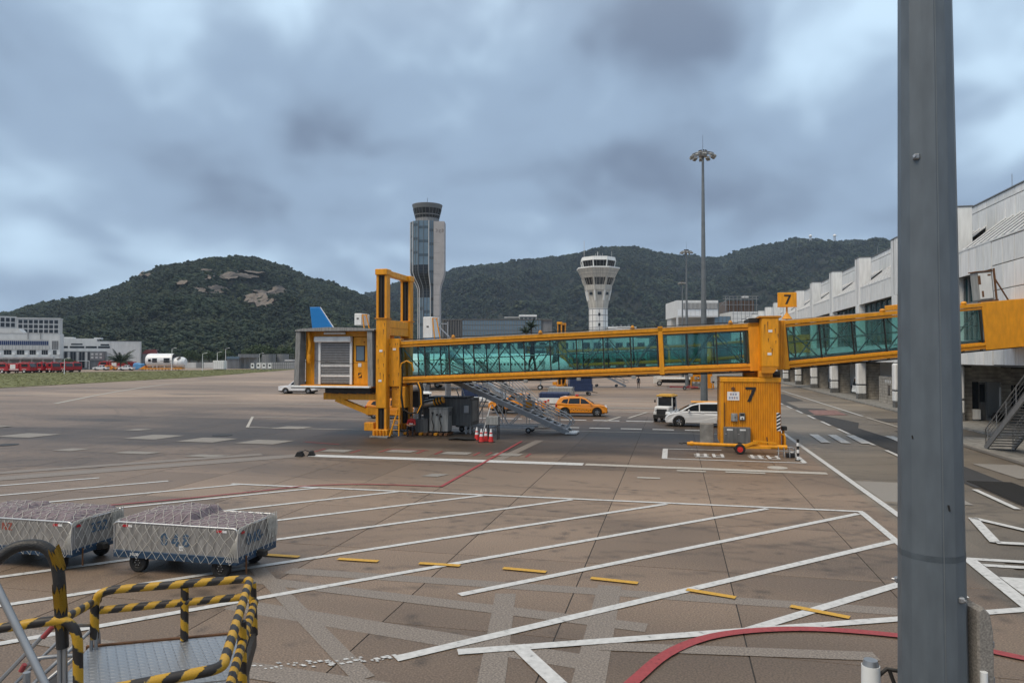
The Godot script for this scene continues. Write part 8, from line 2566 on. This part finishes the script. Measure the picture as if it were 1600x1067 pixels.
func build_people() -> void:
	var F := Vector3(0, 0, 1)
	# sitting worker in red, low against the duct box, forearms on knees, facing the camera side
	var b := []
	b.append([Vector3(0, 0.42, -0.05), Vector3(0, 0.62, 0.0), 0.15, 0.15, 1])
	b.append([Vector3(0, 0.62, 0.0), Vector3(0, 0.92, 0.08), 0.15, 0.16, 2])
	b.append([Vector3(-0.15, 0.93, 0.08), Vector3(0.15, 0.93, 0.08), 0.09, 0.09, 2])
	for s in [-1.0, 1.0]:
		b.append([Vector3(0.1 * s, 0.42, 0.0), Vector3(0.17 * s, 0.55, 0.42), 0.09, 0.068, 1])
		b.append([Vector3(0.17 * s, 0.55, 0.42), Vector3(0.15 * s, 0.09, 0.36), 0.066, 0.045, 1])
		b.append([Vector3(0.15 * s, 0.05, 0.33), Vector3(0.16 * s, 0.04, 0.52), 0.045, 0.038, 3])
		b.append([Vector3(0.19 * s, 0.93, 0.08), Vector3(0.25 * s, 0.68, 0.2), 0.062, 0.048, 2])
		b.append([Vector3(0.25 * s, 0.68, 0.2), Vector3(0.08 * s, 0.66, 0.42), 0.045, 0.034, 0])
		hand(b, Vector3(0.08 * s, 0.66, 0.42), Vector3(-0.5 * s, -0.1, 0.6), s, 0)
	head_bones(b, Vector3(0, 1.02, 0.12), Vector3(0, 1.3, 0.18), Vector3(0, -0.25, 1).normalized())
	var sit := figure("seated worker in red top and dark trousers resting by the silver duct", Vector3(-15.75, 0.0, -40.95), 0.1, b, 0.02)
	add_face(sit, Vector3(0, 1.18, 0.155), Vector3(0, -0.25, 1).normalized(), Vector3(0, 1, 0.25).normalized())
	part("vest_band", B.new().box(Vector3(0, 0.74, 0.19), Vector3(0.24, 0.05, 0.02)), M.print_white, sit)
	var cr := thing("crate_seat", "low wooden crate under the seated worker", "crate", Vector3(-15.76, 0, -41.02), 0.1)
	for k in 3: part("slat", B.new().cbox(Vector3(0, 0.06 + 0.1 * k, 0.13), Vector3(0.4, 0.08, 0.02), 0.005), M.rust, cr)
	for k in 3: part("slat", B.new().cbox(Vector3(0, 0.06 + 0.1 * k, -0.13), Vector3(0.4, 0.08, 0.02), 0.005), M.rust, cr)
	part("lid", B.new().cbox(Vector3(0, 0.30, 0), Vector3(0.42, 0.02, 0.28), 0.004), M.rust, cr)
	# standing worker far out on the apron
	var w := standing_bones(0.06, false)
	var st := figure("worker in dark clothing standing alone on the apron beyond the bridge", Vector3(-5.28, 0, -109.5), 0.4, w, 0.024)
	add_face(st, Vector3(0, 1.58, 0.02), F, Vector3.UP)
	# walker inside the glass walkway, looking at a phone
	var p := standing_bones(0.2, true)
	var wk := figure("person in dark clothes walking through the glass walkway holding a phone", Vector3(-8.3, 4.01, -41.6), -PI / 2, p, 0.022)
	add_face(wk, Vector3(0, 1.58, 0.02), F, Vector3.UP)
	var ph := thing("phone", "small dark phone held by the person in the glass walkway", "phone", Vector3(-8.62, 5.28, -41.6), -PI / 2)
	part("case", B.new().cbox(Vector3.ZERO, Vector3(0.075, 0.15, 0.01), 0.004, Basis(Vector3.RIGHT, -0.5)), M.car_black, ph)
	part("screen", B.new().box(Vector3(0, 0.003, -0.0075), Vector3(0.066, 0.13, 0.002), Basis(Vector3.RIGHT, -0.5)), M.dark_glass, ph)

func standing_bones(stride: float, phone: bool) -> Array:
	var b := []
	b.append([Vector3(0, 0.95, 0), Vector3(0, 1.08, 0), 0.14, 0.13, 1])
	b.append([Vector3(0, 1.08, 0), Vector3(0, 1.34, 0), 0.13, 0.15, 4])
	b.append([Vector3(-0.14, 1.38, 0), Vector3(0.14, 1.38, 0), 0.075, 0.075, 4])
	for s in [-1.0, 1.0]:
		var f: float = stride * s
		b.append([Vector3(0.09 * s, 0.92, 0), Vector3(0.1 * s, 0.5, f * 0.7 + 0.02), 0.088, 0.06, 1])
		b.append([Vector3(0.1 * s, 0.5, f * 0.7 + 0.02), Vector3(0.1 * s, 0.09, f), 0.058, 0.04, 1])
		b.append([Vector3(0.1 * s, 0.045, f - 0.04), Vector3(0.1 * s, 0.04, f + 0.15), 0.045, 0.036, 3])
		if phone and s < 0:
			b.append([Vector3(0.19 * s, 1.37, 0), Vector3(0.24 * s, 1.1, 0.08), 0.055, 0.042, 4])
			b.append([Vector3(0.24 * s, 1.1, 0.08), Vector3(0.12 * s, 1.24, 0.26), 0.04, 0.03, 4])
			hand(b, Vector3(0.12 * s, 1.24, 0.26), Vector3(-0.4 * s, 0.3, 0.5), s, 0)
		else:
			b.append([Vector3(0.19 * s, 1.37, 0), Vector3(0.25 * s, 1.08, -0.04), 0.055, 0.042, 4])
			b.append([Vector3(0.25 * s, 1.08, -0.04), Vector3(0.26 * s, 0.84, 0.04), 0.04, 0.03, 4])
			hand(b, Vector3(0.26 * s, 0.84, 0.04), Vector3(0, -1, 0.15), s, 0)
	head_bones(b, Vector3(0, 1.43, 0.0), Vector3(0, 1.75, 0.0), Vector3(0, 0, 1))
	return b


func _ready() -> void:
	# ---- camera
	var cam := Camera3D.new()
	cam.name = "camera"
	cam.position = EYE
	cam.fov = 51.75
	cam.near = 0.1
	cam.far = 9000.0
	cam.rotation = Vector3(deg_to_rad(1.172), deg_to_rad(12.95), 0)
	add_child(cam)
	cam.current = true
	# ---- sky, air and exposure
	var env := Environment.new()
	env.background_mode = Environment.BG_SKY
	env.sky = make_sky()
	env.tonemap_mode = Environment.TONE_MAPPER_LINEAR
	env.tonemap_exposure = 1.4
	env.sdfgi_enabled = true
	env.ssao_enabled = true
	env.ssil_enabled = true
	env.fog_enabled = true
	env.fog_density = 0.0001
	env.fog_light_color = Color(0.72, 0.80, 0.90)
	var we := WorldEnvironment.new()
	we.name = "environment"
	we.environment = env
	add_child(we)
	# ---- sun behind the cloud cover
	var sun := DirectionalLight3D.new()
	sun.name = "sun"
	sun.light_color = Color(1.0, 0.93, 0.83)
	sun.light_energy = 0.5
	sun.light_angular_distance = 28.0
	sun.shadow_enabled = true
	sun.rotation = Vector3(deg_to_rad(-54.0), deg_to_rad(-38.0), 0)
	add_child(sun)
	rng.seed = 7
	hill_noise.seed = 5
	hill_noise.frequency = 0.004
	hill_noise.fractal_octaves = 5
	make_textures()
	make_materials()
	# ---- large structure
	build_ground()
	build_grass()
	var near_hill := struct("hill", hill_mesh(RIDGE_NEAR, 470.0, 1250.0, 220, 70), M.hill)
	struct("hill", hill_mesh(RIDGE_FAR, 900.0, 2100.0, 260, 70), M.hill)
	var rocks := [[-36.2, 82.0, 1.0, 12.0], [-32.7, 72.0, 1.25, 10.0], [-33.3, 101.0, 0.95, 6.0], [-40.6, 97.0, 0.45, 3.0], [-38.2, 88.0, 0.4, 3.5], [-34.9, 94.0, 0.6, 6.0], [-31.3, 86.0, 0.5, 5.0], [-45.0, 36.0, 0.35, 3.0], [-36.8, 106.0, 0.7, 3.0]]
	for k in rocks: rock_face("", RIDGE_NEAR, 470.0, 1250.0, k[0], k[1], k[2], k[3], near_hill)
	forest("woodland", "dense dark green woodland covering the nearer rocky hill", RIDGE_NEAR, 470.0, 1250.0, 58000, 6.3, rocks, 11)
	forest("woodland", "dark green woodland covering the long farther ridge", RIDGE_FAR, 900.0, 2100.0, 64000, 10.5, [], 12)
	build_terminal()
	build_outer_stair()
	build_new_tower()
	build_old_tower()
	build_far_buildings()
	# ---- objects
	var br := build_bridge()
	var br2 := copy(br, "boarding_bridge", Vector3(0.0, 0, -68.0), 0.0, "second amber yellow jet bridge farther along the terminal beyond the parked airliner")
	kiosk(Vector3(2.48, 0, -39.4), "corrugated amber equipment kiosk with large black number 7 under the bridge", "7")
	kiosk(Vector3(2.48, 0, -107.4), "corrugated amber equipment kiosk without number at the farther jet bridge", "")
	tow_bar(Vector3(0.45, 0, -37.2), "amber yellow aircraft tow bar with small wheels lying before the kiosk", M.amber, 5.0)
	tow_bar(Vector3(-0.8, 0, -104.8), "red aircraft tow bar lying before the farther kiosk", M.line_red, 4.2)
	build_pole()
	build_platform()
	baggage_cart(Vector3(-12.43, 0, -13.66), "grey baggage cart numbered 048 under a white net, coupled to the cart ahead", [[0.85, 0.8, -0.75, 0.7, 0.12], [1.3, 0.55, -0.8, 0.6, 0.22], [2.3, 0.75, -0.72, 0.7, 0.05]], "048", 61, "baggage carts coupled together")
	baggage_cart(Vector3(-16.45, 0, -13.36), "grey baggage cart with red letters and fully heaped sheet under a white net", [[1.5, 1.5, -0.72, 0.72, 0.10], [2.3, 0.8, -0.75, 0.7, 0.13], [0.8, 0.6, -0.7, 0.6, 0.16]], "", 67, "baggage carts coupled together")
	build_equipment()
	high_mast(Vector3(2.25, 0, -55.5), 20.4, "tall grey floodlight mast rising behind the kiosk number 7")
	high_mast(Vector3(1.9, 0, -107.0), 20.4, "grey floodlight mast, the middle one of the apron row")
	high_mast(Vector3(1.85, 0, -152.5), 20.4, "grey floodlight mast, the farthest of the apron row")
	var blk := thing("concrete_block", "upright grey concrete block standing beside the kiosk", "block", Vector3(1.75, 0, -40.1))
	part("block", B.new().cbox(Vector3(0, 0.6, 0), Vector3(0.72, 1.2, 0.6), 0.03), M.concrete, blk)
	part("footing", B.new().cbox(Vector3(0, 0.04, 0), Vector3(0.9, 0.08, 0.75), 0.01), M.concrete, blk)
	var suv := car("yellow_suv", "yellow airport car with chequered side stripe and roof light parked by the stairs", "car", Vector3(-7.4, 0, -57.6), 0.12, suv_spec())
	for s in [-1.0, 1.0]:
		for k in 12:
			part("check_mark", B.new().bb(-0.95 + 0.15 * k, 0.52 + 0.06 * (k % 2) - 0.008 * k, s * 0.873, -0.88 + 0.15 * k, 0.58 + 0.06 * (k % 2) - 0.008 * k, s * 0.888), M.black_paint, suv)
	part("roof_light", B.new().cbox(Vector3(-0.35, 1.68, 0), Vector3(0.3, 0.14, 1.0), 0.05), M.tail_lamp, suv)
	car("white_minivan", "white minivan with yellow roof and black glass parked behind the kiosk", "minivan", Vector3(1.85, 0, -51.1), PI, mpv_spec())
	car("yellow_pickup", "yellow pickup truck with red tailboard standing behind the mobile stair", "pickup", Vector3(-13.0, 0, -59.2), PI, pickup_spec(M.car_yellow))
	tractor(Vector3(-0.55, 0, -54.4), -PI / 2 - 0.25, "white baggage tractor with yellow roof parked beside the white minivan", M.line_yellow)
	tractor(Vector3(-19.6, 0, -53.5), -PI / 2 + 0.3, "white baggage tractor with cream roof under the bridge cab", M.white_panel)
	car("yellow_suv", "yellow airport van standing behind the bridge lift gantry", "van", Vector3(-21.5, 0, -52.0), 0.1, suv_spec())
	net_cart(Vector3(-10.7, 0, -64.2), 0.06, "white cargo dolly with dark blue netted load behind the yellow car", M.white_panel, M.navy, 1.0, "cargo dollies on the apron")
	net_cart(Vector3(-11.4, 0, -87.5), 0.3, "tall navy blue covered cargo dolly near the airliner nose", M.navy, M.navy, 1.7, "cargo dollies on the apron")
	net_cart(Vector3(-12.6, 0, -80.0), 0.05, "empty grey cargo dolly parked before the navy covered dolly", M.cabinet, M.cabinet, 0.8, "cargo dollies on the apron")
	net_cart(Vector3(-20.5, 0, -72.0), 0.2, "navy blue sheeted cargo dolly seen through the stair rails", M.navy, M.navy, 1.3, "cargo dollies on the apron")
	build_airliner()
	build_far_left_vehicles()
	build_plants()
	build_extras()
	build_people()

func build_extras() -> void:
	# blue-canopied passenger steps behind the walkway roof
	var t := thing("passenger_steps", "tall passenger steps with bright blue side screen behind the walkway roof", "steps", Vector3(-23.0, 0, -66.0), 0.0)
	part("blue_screen", B.new().cbox(Vector3(0, 7.0, 0.8), Vector3(1.5, 2.0, 0.06), 0.01), M.blue_sheet, t)
	for x in [-0.8, 0.2, 0.85, 1.6]: part("post", B.new().bar(Vector3(x, 4.2, 0.85), Vector3(x, 8.2, 0.85), 0.08, 0.08), M.alu, t)
	part("rail", B.new().bar(Vector3(-0.8, 8.15, 0.85), Vector3(1.6, 8.0, 0.85), 0.08, 0.08), M.alu, t)
	part("rail", B.new().bar(Vector3(0.3, 8.15, 0.88), Vector3(3.6, 5.0, 0.88), 0.1, 0.1), M.alu, t)
	part("stair_flight", B.new().bar(Vector3(1.4, 5.2, 0), Vector3(7.5, 0.6, 0), 1.6, 0.3), M.galv, t)
	part("platform", B.new().cbox(Vector3(0.2, 5.3, 0), Vector3(2.6, 0.2, 1.8), 0.02), M.galv, t)
	for x in [-0.9, 1.3]: part("leg", B.new().bb(x, 0.6, -0.7, x + 0.14, 5.2, 0.7), M.galv, t)
	part("chassis", B.new().cbox(Vector3(3.2, 0.7, 0), Vector3(9.0, 0.35, 1.8), 0.04), M.white_paint, t)
	for x in [-0.6, 6.4]:
		for z in [-0.8, 0.8]: wheel(t, Vector3(x, 0.42, z), 0.42, 0.24, M.galv)
	# loader truck standing by the farther kiosk
	var l := thing("loader_truck", "white airport loader truck with open platform beside the farther kiosk", "truck", Vector3(0.0, 0, -118.5), PI)
	part("deck", B.new().cbox(Vector3(-0.4, 1.2, 0), Vector3(6.0, 0.3, 2.2), 0.04), M.white_panel, l)
	part("cab", B.new().cbox(Vector3(2.6, 1.0, 0), Vector3(1.3, 1.3, 2.0), 0.1), M.white_paint, l)
	part("cab_window", B.new().bb(3.22, 1.1, -0.8, 3.27, 1.55, 0.8), M.car_glass, l)
	part("rail", B.new().bar(Vector3(-3.3, 1.9, 1.05), Vector3(1.8, 1.9, 1.05), 0.06, 0.06), M.alu, l)
	for k in 5: part("rail_post", B.new().bb(-3.3 + 1.2 * k, 1.3, 1.02, -3.24 + 1.2 * k, 1.9, 1.08), M.alu, l)
	for x in [-2.2, 2.3]:
		for z in [-0.9, 0.9]: wheel(l, Vector3(x, 0.42, z), 0.42, 0.25, M.galv)
	part("underframe", B.new().bb(-3.2, 0.5, -0.8, 3.0, 1.05, 0.8), M.car_black, l)
	# far stair
	var s := thing("mobile_stair", "low aluminium stair standing on the apron near the lone worker", "stairs", Vector3(-7.4, 0, -112.0))
	for z in [0.0, -1.2]:
		part("stringer", B.new().bar(Vector3(0, 0.1, z), Vector3(-5.2, 2.6, z), 0.08, 0.25), M.alu, s)
		for k in 2: part("handrail", B.new().cyl(Vector3(0, 0.6 + 0.45 * k, z), Vector3(-5.2, 3.1 + 0.45 * k, z), 0.03, -1, 6), M.alu, s)
		part("rail_loop", B.new().tube([Vector3(0, 0.6, z), Vector3(0.35, 0.7, z), Vector3(0.35, 1.0, z), Vector3(0, 1.05, z)], 0.03, 6), M.alu, s)
		for k in 4: part("post", B.new().cyl(Vector3(-1.4 * k - 0.3, 0.68 * k + 0.2, z), Vector3(-1.4 * k - 0.3, 0.68 * k + 1.2, z), 0.03, -1, 6), M.alu, s)
	for k in 10: part("tread", B.new().cbox(Vector3(-0.5 * k - 0.3, 0.32 + 0.24 * k, -0.6), Vector3(0.34, 0.05, 1.1), 0.01), M.galv, s)
	for x in [-1.5, -4.6]:
		for z in [-0.05, -1.15]: wheel(s, Vector3(x, 0.2, z), 0.2, 0.12, M.galv)
	# delivery truck under the terminal
	var d := thing("flatbed_truck", "white flatbed truck parked nose out between the terminal columns", "truck", Vector3(23.4, 0.14, -91.2), PI + 0.25)
	part("cab", B.new().ext(PackedVector2Array([Vector2(0.6, 0.5), Vector2(2.3, 0.5), Vector2(2.35, 1.2), Vector2(2.1, 2.2), Vector2(0.6, 2.25)]), 0.98, 0.06), M.white_paint, d)
	part("windscreen", B.new().bar(Vector3(2.36, 1.25, 0), Vector3(2.13, 2.1, 0), 1.7, 0.03, Vector3(1, 0, 0)), M.car_glass, d)
	part("bumper", B.new().cbox(Vector3(2.38, 0.6, 0), Vector3(0.14, 0.3, 1.9), 0.04), M.white_panel, d)
	part("bed", B.new().cbox(Vector3(-1.3, 0.95, 0), Vector3(3.6, 0.5, 1.95), 0.03), M.white_panel, d)
	for s2 in [-1.0, 1.0]:
		part("side_window", B.new().bb(0.9, 1.3, s2 * 0.98, 1.9, 2.05, s2 * 1.0), M.car_glass, d)
		part("head_lamp", B.new().cbox(Vector3(2.38, 0.85, s2 * 0.75), Vector3(0.08, 0.18, 0.3), 0.03), M.head_lamp, d)
		for x in [-2.0, 1.5]: wheel(d, Vector3(x, 0.4, s2 * 0.85), 0.4, 0.24, M.galv)
	# radomes on the far ridge
	for e in [[10.12, 150.2, 8.0, "lower one"], [11.78, 148.2, 9.5, "higher one"]]:
		var ra := deg_to_rad(e[0])
		var rr := 2080.0
		var p := Vector3(sin(ra) * rr, 4.9 + rr * e[1] / 1000.0 + 1.0, -cos(ra) * rr)
		var rd := thing("radome", "white radar dome on the far ridge, the %s of two" % e[3], "radome", p, 0.0, "radomes on the far ridge")
		rd.scale = Vector3.ONE * 0.62
		for k in 4:
			part("tower_leg", B.new().bar(Vector3(4.0 * (1 if k & 1 else -1), 0, 4.0 * (1 if k & 2 else -1)), Vector3(3.2 * (1 if k & 1 else -1), e[2] + 9.0, 3.2 * (1 if k & 2 else -1)), 0.9, 0.9), M.facade_pale, rd)
		for k in 3: part("deck", B.new().cyl(Vector3(0, 4.0 + 4.5 * k, 0), Vector3(0, 4.7 + 4.5 * k, 0), 5.2, -1, 12), M.facade_pale, rd)
		part("dome", B.new().ball(Vector3(0, e[2] + 13.5, 0), Vector3(7.0, 6.5, 7.0), 18, 12), M.print_white, rd)
